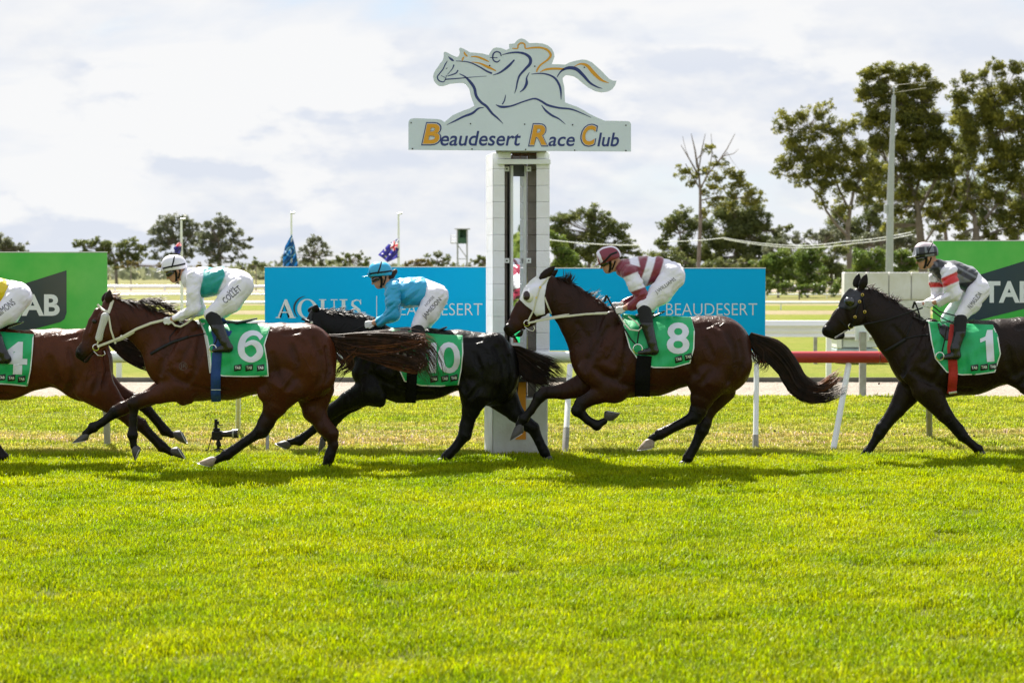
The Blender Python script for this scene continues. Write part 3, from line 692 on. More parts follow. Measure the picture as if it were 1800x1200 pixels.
post_leg(rw, 470, 797, 470, 645, 0, YR, .018, M_rail, .3); post_leg(rw, 418, 760, 420, 640, 0, YR+.1, .032, M_rail); post_leg(rw, 189, 783, 184, 642, 0, YR+.05, .04, M_greypost)
post_leg(rw, 993, 798, 1002, 642, 0, YR, .034, M_rail, .28); post_leg(rw, 1328, 793, 1330, 640, 0, YR, .032, M_rail, .18)
post_leg(rr, 1463, 796, 1492, 640, 0, YR, .036, M_rail, .0); post_leg(rr, 1634, 769, 1632, 640, 0, YR+.1, .04, M_greypost); post_leg(rr, 1900, 796, 1910, 640, 0, YR, .036, M_rail); post_leg(rw, -90, 796, -80, 640, 0, YR, .036, M_rail)

# ------------------------------------------------------------------ broad white rail of the sand track
YO = 38.6
o_ = empty('track_rail', (0, YO, 0), 'broad white metal rail with a rolled top on the far side of the sand track', 'rail')
zt_, zm, zb_ = Z_(563, YO), Z_(572, YO), Z_(592, YO)
prof = [(0, zt_), (.10, zt_-.005), (.14, zm), (.05, zm-.01), (.03, zm-.06), (.07, (zm+zb_)/2), (.03, zb_+.05), (.06, zb_+.02), (.06, zb_), (.0, zb_+.0), (-.0, zb_)]
V = []; Fc = []
for i, x in enumerate((-26, 26)):
    for (a, b) in prof: V.append((x, YO-a, b))
k = len(prof); Fc = [(j, j+1, k+j+1, k+j) for j in range(k-1)]
mesh('rail_beam', V, Fc, M_rail, o_, smooth=False)
for px_ in (1460, 1128, 800, 530, 205, -60, 1790):
    q = MB(); x = gnd(px_, 666)[0]; q.box(x-.05, x+.05, YO-.02, YO+.08, 0, zb_+.1, .006); q.build('rail_post', M_rail, o_)
for px_, py in ((1516, 696), (1466, 640), (262, 640)):
    pass
g_ = gnd(1516, 697); q = MB(); zt2 = Z_(583, g_[1]); q.box(g_[0]-.055, g_[0]+.055, g_[1]-.05, g_[1]+.05, -.02, zt2, .01)
t = empty('marker_post', g_, 'grey square post beside the sand track in front of the pale cabinet', 'post'); q.build('shaft', M_greypost, t)
q = MB(); q.box(g_[0]-.12, g_[0]+.12, g_[1]+.055, g_[1]+.08, zt2-.15, zt2+.14, .01); q.build('plate', M_white, t)
g_ = gnd(1433, 640); q = MB(); q.box(g_[0]-.04, g_[0]+.04, g_[1]-.03, g_[1]+.03, -.02, Z_(592, g_[1]), .005)
t = empty('stake', g_, 'thin dark stake standing in the infield behind the red rail', 'stake'); q.build('shaft', M_greypost, t)
# far thin rails
def far_rail(py, pyb, sp, label, r):
    Y = yrow(pyb); t = empty('far_rail', (0, Y, 0), label, 'rail', 'thin white rails far across the course'); z = Z_(py, Y)
    q = MB(); q.tube([(-Y*.45, Y, z), (Y*.45, Y, z)], r, 8); q.build('rail_tube', M_rail, t, smooth=True)
    n = int(Y*.9/sp)
    me = None
    for i in range(n+1):
        x = -Y*.45+i*sp
        if me is None: q = MB(); q.tube([(0, 0, 0), (0, 0, z)], r*.55, 6); me = q.build('rail_post', M_rail, t, smooth=True); me.location = Vector((x, Y, 0))-Vector(t.location); me = me.data
        else: o = bpy.data.objects.new('rail_post', me); COL.objects.link(o); o.parent = t; o.location = (x, 0, 0)
far_rail(532, 545, 3.8, 'nearest of the thin white rails far across the course', .07)
far_rail(517.5, 525, 4.4, 'middle one of the thin white rails far across the course', .06)
far_rail(503.5, 511, 5.0, 'farthest of the thin white rails far across the course, below the trees', .14)
# pale wall and cabinets on the right
YW = 60.
t = empty('rain_tank', (X_(1562, YW), YW, 0), 'long pale weathered concrete wall behind the ears of the last horse', 'wall')
q = MB()
for i in range(4): q.box(X_(1483+i*39.5, YW)+.01, X_(1483+(i+1)*39.5, YW)-.01, YW, YW+.5, Z_(527, YW), Z_(478.5, YW), .02)
t.name = 'concrete_wall'
q.build('upper_course', mat('weathered_wall', (.66, .65, .70), .8, noise=(1.4, .8), col2=(.50, .48, .42), bump=(8, .3)), t)
q = MB(); q.box(X_(1488, YW), X_(1636, YW), YW+.03, YW+.47, 0, Z_(527.5, YW), .02); q.build('lower_course', mat('weathered_wall_low', (.70, .72, .72), .8, noise=(1.1, .8), col2=(.33, .32, .27)), t)
YC = 44.5
t = empty('cabinet', (X_(1508, YC), YC, 0), 'pale blue grey equipment cabinet with open shelf standing on the infield', 'cabinet')
M_cab = mat('cabinet_paint', (.40, .47, .50), .6, noise=(3, .5), col2=(.28, .33, .35)); 
q = MB(); q.box(X_(1471, YC), X_(1544, YC), YC, YC+.8, .02, Z_(613, YC), .02); q.build('base_box', M_cab, t)
q = MB(); q.box(X_(1482, YC), X_(1544, YC), YC+.05, YC+.75, Z_(611, YC), Z_(595, YC), .02); q.build('upper_box', mat('cabinet_light', (.6, .64, .66), .6), t)
q = MB(); q.box(X_(1471, YC), X_(1480, YC), YC-.02, YC+.8, Z_(612.5, YC), Z_(590, YC), .02); q.build('side_post', M_white, t)
q = MB(); q.box(X_(1468, YC), X_(1546, YC), YC-.05, YC+.85, Z_(594.5, YC), Z_(592, YC)); q.build('lid', M_greypost, t)

# ------------------------------------------------------------------ flag poles
def flagpole(name, px_, top, Y, label, r=.05):
    t = empty('flagpole', (X_(px_, Y), Y, 0), label, 'flagpole', 'flagpoles beyond the course'); x = X_(px_, Y); z = Z_(top, Y)
    q = MB(); q.tube([(x, Y, 0), (x, Y, z*.5), (x, Y, z)], [r, r*.85, r*.55], 8); q.build('pole', M_rail, t, smooth=True)
    q = MB(); q.tube([(x-.02, Y, z), (x+r*2.2, Y, z+.02)], r*.6, 8); q.build('finial', M_metal, t, smooth=True); return t
YF = 55.
flagpole('flagpole', 320, 386, 58, 'white flagpole left of the white-capped rider, flag hanging low', .055)
flagpole('flagpole', 513, 375, YF, 'thin flagpole with a limp blue flag behind the left blue banner', .045)
flagpole('flagpole', 701, 376, YF, 'thin flagpole behind the left blue banner, nearer the block post', .045)
def flag(poly, Y, label, colf, m, step=1.6, amp=.10, wl=11.):
    xs = [p[0] for p in poly]; ys = [p[1] for p in poly]
    bm = bmesh.new(); bm.faces.new([bm.verts.new((a, b, 0)) for a, b in poly]); bmesh.ops.triangulate(bm, faces=bm.faces[:])
    for _ in range(6):
        ed = [e for e in bm.edges if e.calc_length() > step]
        if not ed: break
        bmesh.ops.subdivide_edges(bm, edges=ed, cuts=1); bmesh.ops.triangulate(bm, faces=bm.faces[:])
    V = [(v.co.x, v.co.y) for v in bm.verts]; bm.verts.index_update(); Fc = [[v.index for v in f.verts] for f in bm.faces]; bm.free()
    W_ = []; Cl = []
    for a, b in V:
        yy = Y+amp*math.sin((a*.8+b*.6)/wl*6.28)+amp*.5*math.sin((a-b*.5)/wl*3.9+1)
        W_.append(at(a, b, yy)); Cl.append(colf(a, b))
    return tag(mesh('flag', W_, Fc, m, cols=Cl), label, 'flag', 'flags at half mast')
M_flag = mat('flag_cloth', attr=True, rough=.7, trans=.35)
def aus(a, b):
    if inpoly(np.array(a), np.array(b), [(684, 428), (701, 419), (701, 438), (688, 442)]):
        u = (a-684)/17*2-1; w = (b-(430-(a-690)*.45))/8-.3
        if abs(w-.2) < .2 or abs(u) < .15: return (.6, .03, .05)
        if abs(w-.2) < .4 or abs(u) < .3 or abs(abs(u)-abs(w)) < .2: return (.7, .7, .75)
        return (.03, .04, .25)
    for sx_, sy_ in ((677, 440), (672, 446), (678, 451), (685, 447), (676, 436.5)):
        if math.hypot(a-sx_, b-sy_) < 1.5: return (.75, .72, .8)
    return (.06, .055, .33)
flag([(701, 418), (693, 423), (684, 428), (674, 438), (664.5, 448), (672, 453), (681, 461), (690, 457), (701, 452)], YF-.02, 'dark blue starred national flag with corner cross, drooping from its pole', aus, M_flag)
def teal(a, b):
    if abs(math.hypot(a-511, b-442)-8) < 1.2 or (abs(a-508) < 3 and abs(b-438) < 3): return (.18, .38, .6)
    return (.012, .10, .28)
flag([(513, 412), (508, 420), (501, 433), (497.5, 448), (497, 470), (524, 470), (522, 452), (518, 430)], YF-.08, 'limp teal blue flag with a faint pale emblem wrapped round its pole', teal, M_flag)
def redf(a, b):
    return (.55, .02, .04) if b < 433 and (a+b) % 5 > 1.6 else ((.6, .55, .6) if b < 433 else (.03, .03, .16))
flag([(319, 424), (312, 427), (305, 436), (307, 441), (304, 444), (316, 446), (319, 440)], 57.9, 'small red and dark blue flag hanging limp above the white helmet', redf, M_flag)

# ------------------------------------------------------------------ observation tower
YTW = 150.
t = empty('observation_tower', (X_(812, YTW), YTW, 0), 'green steward tower on thin legs left of the block post', 'tower')
x0, x1 = X_(803, YTW), X_(822, YTW); zf, zc_ = Z_(428, YTW), Z_(403, YTW); M_tg = mat('tower_green', (.035, .10, .06), .7)
for xx in (x0+.05, x1-.05):
    for yy in (YTW, YTW+1): q = MB(); q.tube([(xx, yy, 0), (xx, yy, zc_)], .05, 6); q.build('leg', M_metal, t)
q = MB(); q.box(x0, x1, YTW, YTW+1, zf, Z_(418, YTW)); q.box(x0, x1, YTW+.95, YTW+1, zf, zc_); q.box(x0, x0+.25, YTW, YTW+1, Z_(418, YTW), zc_); q.box(x0+.45, x1-.3, YTW+.4, YTW+.8, zf, zc_-.35); q.build('cabin', M_tg, t)
q = MB(); q.box(x0-.15, x1+.18, YTW-.15, YTW+1.15, zc_, zc_+.06); q.build('roof', M_metal, t)
q = MB(); q.tube([(x0, YTW, zf), (x1, YTW, Z_(455, YTW))], .035, 6); q.tube([(x1, YTW, Z_(455, YTW)), (x0, YTW, 0)], .035, 6); q.tube([(x0, YTW, Z_(455, YTW)), (x1, YTW, Z_(455, YTW))], .03, 6); q.build('brace', M_metal, t)
q = MB(); q.box(x0-.45, x0, YTW+.1, YTW+.9, zf, zf+.05)
for k in range(3): q.tube([(x0-.45, YTW+.1, zf+.25*k+.1), (x0, YTW+.1, zf+.25*k+.1)], .02, 5)
q.tube([(x0-.44, YTW+.1, zf), (x0-.44, YTW+.1, zf+.7)], .02, 5); q.build('balcony', M_metal, t)
# ------------------------------------------------------------------ light pole and wires
YL = 85.
t = empty('light_pole', (X_(1562, YL), YL, 0), 'tall tapering grey pole with two thin cross arms in front of the big gum trees', 'pole')
q = MB(); q.tube([(X_(1562, YL), YL, 0), (X_(1563.5, YL), YL, Z_(340, YL)), (X_(1568, YL), YL, Z_(168, YL))], [.17, .15, .08], 12); q.build('pole', M_metal, t, smooth=True)
q = MB(); q.tube([(X_(1568, YL), YL, Z_(168, YL)), (X_(1568, YL), YL, Z_(150, YL))], .03, 8); q.build('mast', M_metal, t)
for b in (150.5, 163.5):
    q = MB(); q.tube([(X_(1566, YL), YL, Z_(b, YL)), (X_(1632 if b < 155 else 1608, YL), YL-2, Z_(b-1.5, YL))], .010, 6); q.build('cross_arm', M_greypost, t)
q = MB(); q.box(X_(1553, YL), X_(1558, YL), YL-.1, YL+.1, Z_(375, YL), Z_(360, YL)); q.build('box', M_metal, t)
def wire(pts, label, r=.022, Y=110.):
    P = []
    for i in range(len(pts)-1):
        (a, b), (c, d) = pts[i], pts[i+1]
        for k in range(12): u = k/12; P.append(at(a+(c-a)*u, b+(d-b)*u+(c-a)*.02*4*u*(1-u), Y))
    P.append(at(*pts[-1], Y)); q = MB(); q.tube(P, r, 5); o = q.build('overhead_wire', M_rail, None); tag(o, label, 'wire', 'overhead wires')
wire([(940, 418), (1125, 431)], 'pale overhead wire sagging above the maroon rider', .028)
wire([(1165, 424), (1272, 418), (1400, 432), (1480, 425), (1602, 408)], 'highest of the pale wires crossing behind the long gum trunk')
wire([(1272, 420), (1400, 436), (1500, 428), (1604, 412)], 'lowest of the pale wires crossing behind the long gum trunk')

# ------------------------------------------------------------------ remote camera on a stand
YK = gnd(384, 797)[1]
def kx(px_): return X_(px_, YK)
def kz(py): return Z_(py, YK)
t = empty('remote_camera', gnd(384, 797), 'black camera with long lens on a low stand in the grass under the white-clad rider', 'camera')
q = MB(); q.box(kx(372), kx(390), YK-.05, YK+.05, kz(773), kz(757), .01); q.box(kx(374), kx(386), YK-.03, YK+.03, kz(757), kz(752), .008); q.build('camera_body', M_dark, t, smooth=True)
q = MB(); q.tube([(kx(386), YK, kz(762)), (kx(392), YK, kz(763)), (kx(398), YK, kz(762.5)), (kx(405), YK, kz(762)), (kx(410), YK, kz(762)), (kx(418), YK, kz(761.5))], [.036, .034, .036, .04, .05, .053], 16); q.build('lens', mat('lens_black', (.02, .02, .022), .3), t, smooth=True)
q = MB(); q.tube([(kx(408), YK, kz(762)), (kx(411), YK, kz(762))], .0535, 16); q.build('lens_ring', mat('grey_ring', (.35, .35, .35), .5), t, smooth=True)
q = MB(); q.box(kx(376), kx(381.5), YK-.02, YK+.02, kz(752), kz(736), .006); q.box(kx(380), kx(384), YK-.015, YK+.015, kz(746), kz(740)); q.box(kx(384), kx(391), YK-.003, YK+.003, kz(747.4), kz(746)); q.build('radio_trigger', M_dark, t)
q = MB(); q.tube([(kx(383), YK, kz(773)), (kx(383), YK, kz(779)), (kx(383), YK, kz(785)), (kx(382.5), YK, -.02)], [.016, .03, .018, .014], 10); q.tube([(kx(383), YK, kz(783)), (kx(388), YK, kz(782))], .014, 8); q.build('stand', M_dark, t, smooth=True)
for dx, dy in ((-.16, .1), (.14, .14), (-.02, -.18)): q = MB(); q.tube([(kx(383), YK, .06), (kx(383)+dx, YK+dy, .0)], .009, 6); q.build('stand_leg', M_dark, t)
q = MB(); q.tube([(kx(372), YK-.04, kz(767)), (kx(369), YK-.05, kz(778)), (kx(366), YK-.05, kz(789)), (kx(358), YK-.05, kz(793)), (kx(347), YK-.06, kz(797))], [.005, .006, .006, .014, .01], 6, flat=.5); q.build('strap', M_dark, t)

# clods and grass thrown up by the hooves
M_clod = mat('clod', (.05, .035, .018), .9)
rgc = np.random.default_rng(5)
for (a, b, dd) in ((1586,740,22.0),(1580,758,22.1),(1590,762,22),(1621,755,21.9),(1626,757,22),(1523,745,22.1),(1648,735,22),(1706,751,22),(1712,766,22.1),(1622,793,21.9),(1362,757,21.3),(965,788,21.5),(972,780,21.6),(1113,762,21.3),(1545,674,22.4)):
    c = Vector(at(a, b, dd)); bm = bmesh.new(); bmesh.ops.create_icosphere(bm, subdivisions=1, radius=rgc.uniform(.006, .013))
    for v in bm.verts: v.co = c+Vector([q*rgc.uniform(.6, 1.5) for q in v.co])
    o = finish_bm(bm, 'clod', M_clod, None, smooth=False); tag(o, 'small dark clod of soil flung up by the hooves', 'clod', 'clods of soil in the air')

# ================================================================== trees
def leaf_mat(name, c1, c2, tr=.45):
    m = bpy.data.materials.new(name); m.use_nodes = True; t = m.node_tree; t.nodes.clear()
    a = N(t, 'ShaderNodeVertexColor', layer_name='Col'); mi = N(t, 'ShaderNodeMix', data_type='RGBA'); L(t, a.outputs[0], mi.inputs[0]); mi.inputs[6].default_value = (*c1, 1); mi.inputs[7].default_value = (*c2, 1)
    p = N(t, 'ShaderNodeBsdfPrincipled', Roughness=.5); p.inputs['Specular IOR Level'].default_value = .3; L(t, mi.outputs[2], p.inputs['Base Color'])
    b = N(t, 'ShaderNodeBsdfTranslucent'); L(t, mi.outputs[2], b.inputs[0]); s_ = N(t, 'ShaderNodeMixShader'); s_.inputs[0].default_value = tr; L(t, p.outputs[0], s_.inputs[1]); L(t, b.outputs[0], s_.inputs[2])
    o = N(t, 'ShaderNodeOutputMaterial'); L(t, s_.outputs[0], o.inputs[0]); return m
ML = {'gum': leaf_mat('gum_leaves', (.07, .09, .02), (.29, .28, .045)), 'dark': leaf_mat('dark_leaves', (.085, .115, .04), (.20, .215, .06)),
      'green': leaf_mat('green_leaves', (.09, .15, .03), (.19, .24, .04)), 'olive': leaf_mat('olive_leaves', (.13, .11, .03), (.2, .16, .045)), 'haze': leaf_mat('hazed_leaves', (.12, .14, .085), (.20, .21, .12))}  # haze: distance fading put into the leaf colour
M_bark = mat('gum_bark', (.20, .17, .145), .85, noise=(1.2, .9), col2=(.13, .10, .08), bump=(3, .4)); M_barkd = mat('dark_bark', (.13, .10, .08), .9, noise=(1, .6), col2=(.07, .055, .045))
NL = [0]
def tree(Y, lobes, trunk, label, kind='gum', leaf=None, dens=1., bark=None, name='gum_tree', group=None, sub=8, depth=.8, bare=()):
    """lobes (px,py,r) in photo pixels at distance Y; trunk list of limbs [(px,py,w),...]"""
    k = Y/F; base = trunk[0][0] if trunk else (lobes[0][0], 0, 0)
    t = empty(name, (X_(base[0], Y), Y, 0), label, 'tree', group); leaf = leaf or 4.2*k
    C = []; R = []
    for (a, b, r) in lobes:
        for i in range(max(3, int(sub*3.3*(r/25)**.8))):
            d = RNG.normal(size=3); d /= np.linalg.norm(d); u = RNG.uniform(.1, 1.2)
            rr = r*k*RNG.uniform(.2, .42); c = np.array(at(a, b, Y))+d*np.array([1, depth, .85])*(r*k*u)
            C.append(c); R.append(rr)
    C = np.array(C); R = np.array(R)
    n = np.maximum(12, (dens*46*(R/(6*k))**2)).astype(int); idx = np.repeat(np.arange(len(C)), n); M = len(idx)
    d = RNG.normal(size=(M, 3)); d /= np.linalg.norm(d, axis=1)[:, None]
    P = C[idx]+d*(R[idx]*RNG.uniform(.15, 1.25, M)**.7)[:, None]*np.array([1.1, 1, .8])
    u = RNG.normal(size=(M, 3)); u /= np.linalg.norm(u, axis=1)[:, None]; v = np.cross(u, d+RNG.normal(size=(M, 3))*.8); v /= np.linalg.norm(v, axis=1)[:, None]
    s_ = leaf*RNG.uniform(.5, 1.1, M)[:, None]; u *= s_*.6; v *= s_*.38
    V = np.stack([P-u, P-v*.9, P+u, P+v], 1).reshape(-1, 3); Fc = np.arange(M*4).reshape(-1, 4)
    tone = np.clip(RNG.uniform(0, 1, len(C))[idx]**1.6*.75+RNG.uniform(0, .4, M), 0, 1)
    mesh('crown', V, Fc, ML[kind], t, smooth=False, cols=np.repeat(tone, 4))
    q = MB()
    for limb in trunk:
        pts = [at(a, b, Y+RNG.uniform(-.3, .3)*(i > 1)) for i, (a, b, w) in enumerate(limb)]
        if limb is trunk[0]: pts[0] = (pts[0][0], Y, -.05)
        q.tube(pts, [w*k*.34 for a, b, w in limb], 8)
    if len(trunk) > 0:
        tips = [p for l in trunk for p in l[1:]]
        for c, r in zip(C, R):
            if RNG.uniform() > .3: continue
            best = min(tips, key=lambda p: (at(p[0], p[1], Y)[0]-c[0])**2+(at(p[0], p[1], Y)[2]-c[2])**2+(3*k*20 if p[2] > 9 else 0))
            a = np.array(at(best[0], best[1], Y)); m_ = (a+c)/2+RNG.normal(size=3)*r*.4
            w = max(.8, min(best[2]*.35, 2.5))*k/2; q.tube([a, m_, c], [w, w*.7, w*.35], 5, cap=False)
    for b in bare:
        q.tube([at(a, c, Y) for a, c, w in b], [w*k/2 for a, c, w in b], 5)
    if q.v: q.build('trunk', bark or M_bark, t, smooth=True)
    return t
G = 'gum trees right of the post'
tree(170, [(1388,212,24),(1372,226,14),(1412,206,18),(1440,200,20),(1456,184,12),(1400,245,26),(1382,290,22),(1366,305,14),(1432,240,22),(1470,232,24),(1500,222,20),(1425,290,28),(1462,278,30),(1505,270,26),(1530,290,24),(1405,318,16),(1450,325,24),(1490,325,26),(1530,330,22),(1548,300,16),(1480,365,18),(1440,355,14),(1410,265,24),(1445,275,24),(1455,305,22),(1480,300,22),(1510,305,22),(1445,225,18),(1485,260,24),(1520,350,16),(1425,310,18)],
     [[(1497,505,19),(1492,440,14),(1490,405,12),(1494,370,10),(1502,330,7),(1520,300,4)],[(1490,415,9),(1470,395,7),(1452,370,6),(1442,345,5),(1420,325,3),(1398,312,2)],[(1494,372,7),(1478,340,6),(1462,300,4),(1440,260,3),(1420,225,2)],[(1500,340,5),(1512,310,5),(1520,290,3),(1508,250,2)],[(1492,400,5),(1470,375,3),(1447,362,2)]],
     'slender leaning gum left of the tall grey pole, its trunk bare and forked low', 'gum', dens=.9, sub=7, group=G)
tree(185, [(1530,132,22),(1556,124,20),(1590,130,22),(1622,128,18),(1520,165,22),(1548,160,26),(1585,165,26),(1622,165,26),(1640,150,16),(1530,210,24),(1560,205,28),(1600,205,30),(1638,210,28),(1540,250,26),(1578,250,30),(1618,250,30),(1655,250,28),(1590,295,28),(1630,300,30),(1665,300,26),(1550,300,22),(1560,340,18),(1600,340,22),(1680,335,22),(1690,270,22),(1528,330,16),(1650,345,18),(1575,370,16),(1560,395,12),(1640,375,18),(1670,365,20),(1655,400,14),(1690,395,14),(1605,375,12),(1700,240,24),(1690,205,20)],
     [[(1626,510,26),(1620,440,22),(1616,395,19),(1612,360,15),(1600,320,9),(1590,280,6)],[(1614,372,12),(1632,340,9),(1648,310,7),(1672,300,4)],[(1608,345,8),(1620,300,7),(1630,250,5),(1625,200,3)],[(1624,430,6),(1640,405,5),(1652,380,4),(1660,355,3)],[(1604,335,7),(1580,310,5),(1560,290,3)]],
     'tallest gum directly right of the tall grey pole with a dense rounded crown', 'gum', dens=1.25, sub=10, group=G)
tree(175, [(1700,140,20),(1730,128,16),(1752,118,18),(1782,122,20),(1690,175,26),(1730,175,30),(1775,165,30),(1810,170,30),(1700,215,28),(1745,215,32),(1790,215,32),(1830,220,34),(1710,255,24),(1755,260,30),(1800,265,32),(1735,300,20),(1780,310,28),(1820,320,30),(1700,330,18),(1755,350,16),(1795,365,24),(1680,385,14),(1730,395,14),(1775,405,18),(1660,400,12),(1815,400,22),(1715,365,12),(1700,360,20),(1735,335,24),(1765,375,22),(1750,425,14),(1790,440,12),(1690,420,14),(1735,415,14),(1800,385,20),(1700,290,20),(1765,290,26)],
     [[(1718,510,24),(1715,440,20),(1716,400,16),(1712,375,10),(1700,350,6)],[(1716,402,11),(1740,375,8),(1765,345,6),(1785,310,4)],[(1712,380,9),(1690,360,5),(1672,345,3)],[(1800,470,12),(1810,420,10),(1800,350,8),(1780,280,6),(1760,230,4),(1745,190,3)],[(1718,420,8),(1755,405,6),(1790,398,5),(1820,385,3)]],
     'broad gum at the right edge of the photo, sprawling limbs low over the green banner', 'gum', dens=1.1, sub=9, group=G)
tree(195, [(1560,330,22),(1590,350,22),(1545,365,20),(1620,345,20),(1650,330,22),(1685,345,22),(1720,330,22),(1575,395,18),(1610,395,16),(1650,375,20),(1690,385,20),(1730,375,22),(1760,390,20),(1700,415,16),(1740,420,16),(1780,420,18),(1800,390,20),(1530,320,20),(1525,355,16),(1770,345,22),(1800,350,22),(1680,290,20),(1540,280,18),(1700,250,18)], [[(1665,505,14),(1664,430,11),(1660,390,8)],[(1662,400,6),(1690,370,4),(1720,350,3)],[(1661,395,6),(1630,370,4),(1600,350,3)]],
     'dark gum filling the gaps between the tallest gum and the one at the right edge', 'dark', dens=1.0, sub=7, group=G)
tree(200, [(1245,258,12),(1262,290,17),(1203,302,16),(1225,305,12),(1215,322,12),(1266,315,19),(1290,303,16),(1303,322,19),(1282,338,19),(1312,347,18),(1326,340,14),(1255,350,17),(1240,335,12),(1332,358,14),(1238,375,12),(1255,330,14),(1285,358,16),(1240,300,12)],
     [[(1226,500,11),(1229,440,10),(1231,390,9),(1231,340,7),(1229,310,5),(1225,280,3.5)],[(1232,330,5),(1245,305,4),(1262,285,3),(1278,268,2)],[(1233,352,4),(1262,345,3),(1295,348,2)],[(1229,330,4),(1215,305,3),(1205,288,2)]],
     'sparse half dead gum with bare upper twigs above the right blue banner', 'gum', dens=1.0, sub=6, group=G,
     bare=[[(1229,310,4),(1212,280,2.5),(1197,255,1)],[(1226,295,4),(1222,265,3),(1215,235,1)],[(1228,300,3),(1234,262,2),(1240,235,.8)],[(1262,285,2.5),(1278,262,2),(1292,235,1)],[(1270,275,2),(1290,270,1.5),(1298,262,.8)],[(1245,305,2),(1252,270,1.6),(1250,235,.8)],[(1212,280,1.6),(1205,262,1),(1200,240,.7)]])
tree(230, [(1180,400,22),(1165,425,18),(1195,380,18),(1215,395,20),(1240,400,20),(1200,440,26),(1235,445,26),(1160,455,16),(1265,420,26),(1290,385,24),(1270,375,20),(1315,385,26),(1340,395,22),(1300,425,30),(1340,430,28),(1365,410,18),(1378,435,18),(1265,460,26),(1310,465,28),(1355,465,26),(1325,360,18),(1290,358,16),(1388,400,10)],
     [[(1290,510,14),(1292,450,10),(1300,410,6)],[(1200,510,9),(1198,450,7),(1195,410,4)]], 'dense dark clump of gums behind the sparse half dead one', 'dark', dens=1.2, sub=9, group=G)
tree(235, [(985,385,20),(1010,380,18),(1035,378,20),(1062,385,18),(975,410,22),(1000,420,26),(1040,410,24),(1075,405,22),(1095,412,18),(1105,435,18),(1070,440,26),(1030,445,28),(1120,445,12),(990,455,24),(1090,460,20)],
     [[(1035,500,11),(1036,450,8),(1040,410,5)],[(1072,500,9),(1070,440,6)]], 'wide dark gum just right of the block post behind the maroon helmet', 'dark', dens=1.1, sub=8, group=G)
tree(120, [(975,425,18),(990,445,20),(1010,455,16),(980,465,22),(968,410,12),(1020,470,12)], [[(985,510,8),(985,460,5)]], 'bright green bush tight against the right side of the block post', 'green', dens=1.3, name='bush')
tree(215, [(1160,455,20),(1185,460,20),(1210,465,18),(1240,470,20),(1270,470,20),(1300,475,20),(1330,475,20),(1145,470,14)], [[(1230,500,8),(1230,470,5)]], 'long low shrubbery above the right blue banner under the clump of gums', 'dark', dens=1.2, name='shrub_row')
tree(190, [(1350,435,14),(1372,425,16),(1400,425,15),(1430,418,16),(1455,410,18),(1480,412,16),(1508,425,18),(1540,418,16),(1575,420,18),(1600,425,16),(1620,440,14),(1415,445,16),(1500,450,18),(1560,450,18),(1600,455,16)], [[(1440,505,7),(1440,440,5)],[(1560,505,7),(1560,450,5)]], 'hazy grey green belt of trees behind the small trees, right of the blue banner', 'haze', dens=1.1, name='tree_belt')
tree(140, [(1350,500,13),(1366,505,11),(1385,502,13),(1405,506,12),(1428,503,13),(1450,506,12),(1470,503,13),(1378,510,10),(1440,511,10),(1350,512,9),(1412,513,9),(1465,513,9)], [[(1405,524,4),(1405,508,3)]], 'low yellow green scrub right of the blue banner at the foot of the small trees', 'green', dens=1.3, name='scrub')
hb = [(1335,470,22),(1362,455,24),(1385,475,20),(1405,440,22),(1408,470,22),(1432,455,24),(1455,470,24),(1462,440,20)]
tree(150, [(1345,465,22),(1368,470,20),(1390,460,22),(1358,450,14),(1350,490,18),(1375,492,18),(1398,488,16)], [[(1368,515,7),(1368,470,5)]], 'pale green shrubby tree behind the right end of the blue banner', 'green', dens=1.3, name='small_tree', group='hedge of small trees')
tree(152, [(1405,450,20),(1425,440,18),(1415,470,22),(1435,465,20),(1415,492,18),(1438,490,16)], [[(1420,515,7),(1420,470,5)]], 'round green small tree midway between blue banner and long gum trunk', 'green', dens=1.3, name='small_tree', group='hedge of small trees')
tree(156, [(1455,455,22),(1470,470,22),(1448,475,16),(1480,440,16),(1460,492,18),(1482,490,14)], [[(1462,515,7),(1462,470,5)]], 'green small tree just left of the long gum trunk', 'dark', dens=1.3, name='small_tree', group='hedge of small trees')
tree(150, [(1515,455,22),(1535,470,22),(1512,478,18),(1545,445,16),(1520,494,16),(1545,492,16)], [[(1525,515,7),(1525,470,5)]], 'green small tree between the long gum trunk and the grey pole', 'green', dens=1.3, name='small_tree', group='hedge of small trees')
tree(154, [(1580,450,22),(1590,470,20),(1572,478,18),(1605,462,18)], [[(1585,515,7),(1585,470,5)]], 'green small tree right of the grey pole above the concrete wall', 'green', dens=1.3, name='small_tree', group='hedge of small trees')
tree(225, [(1470,385,24),(1500,400,24),(1530,385,22),(1550,410,24),(1510,430,26),(1480,430,24),(1570,430,22),(1540,370,16),(1450,420,18),(1590,400,20),(1610,430,18)], [[(1520,510,10),(1520,430,6)]], 'dark gum filling the gap behind the tall grey pole', 'dark', dens=1.0, sub=8, group=G)
tree(240, [(1640,400,14),(1650,420,12),(1665,440,14),(1640,440,14),(1690,430,14),(1720,440,14),(1760,445,16),(1800,445,16),(1745,425,12)], [[(1660,500,6),(1660,440,4)],[(1750,500,6),(1750,440,4)]], 'low thin tree peeping above the right green banner between big trunks', 'haze', dens=.9, sub=7, group=G)
GL = 'trees far across the course on the left'
tree(260, [(2,425,18),(20,430,16),(38,438,14),(-20,428,20),(48,446,8),(10,448,20)], [[(5,480,7),(5,440,5)]], 'dark round tree above the left end of the green banner', 'haze', dens=1.1, name='tree', group=GL)
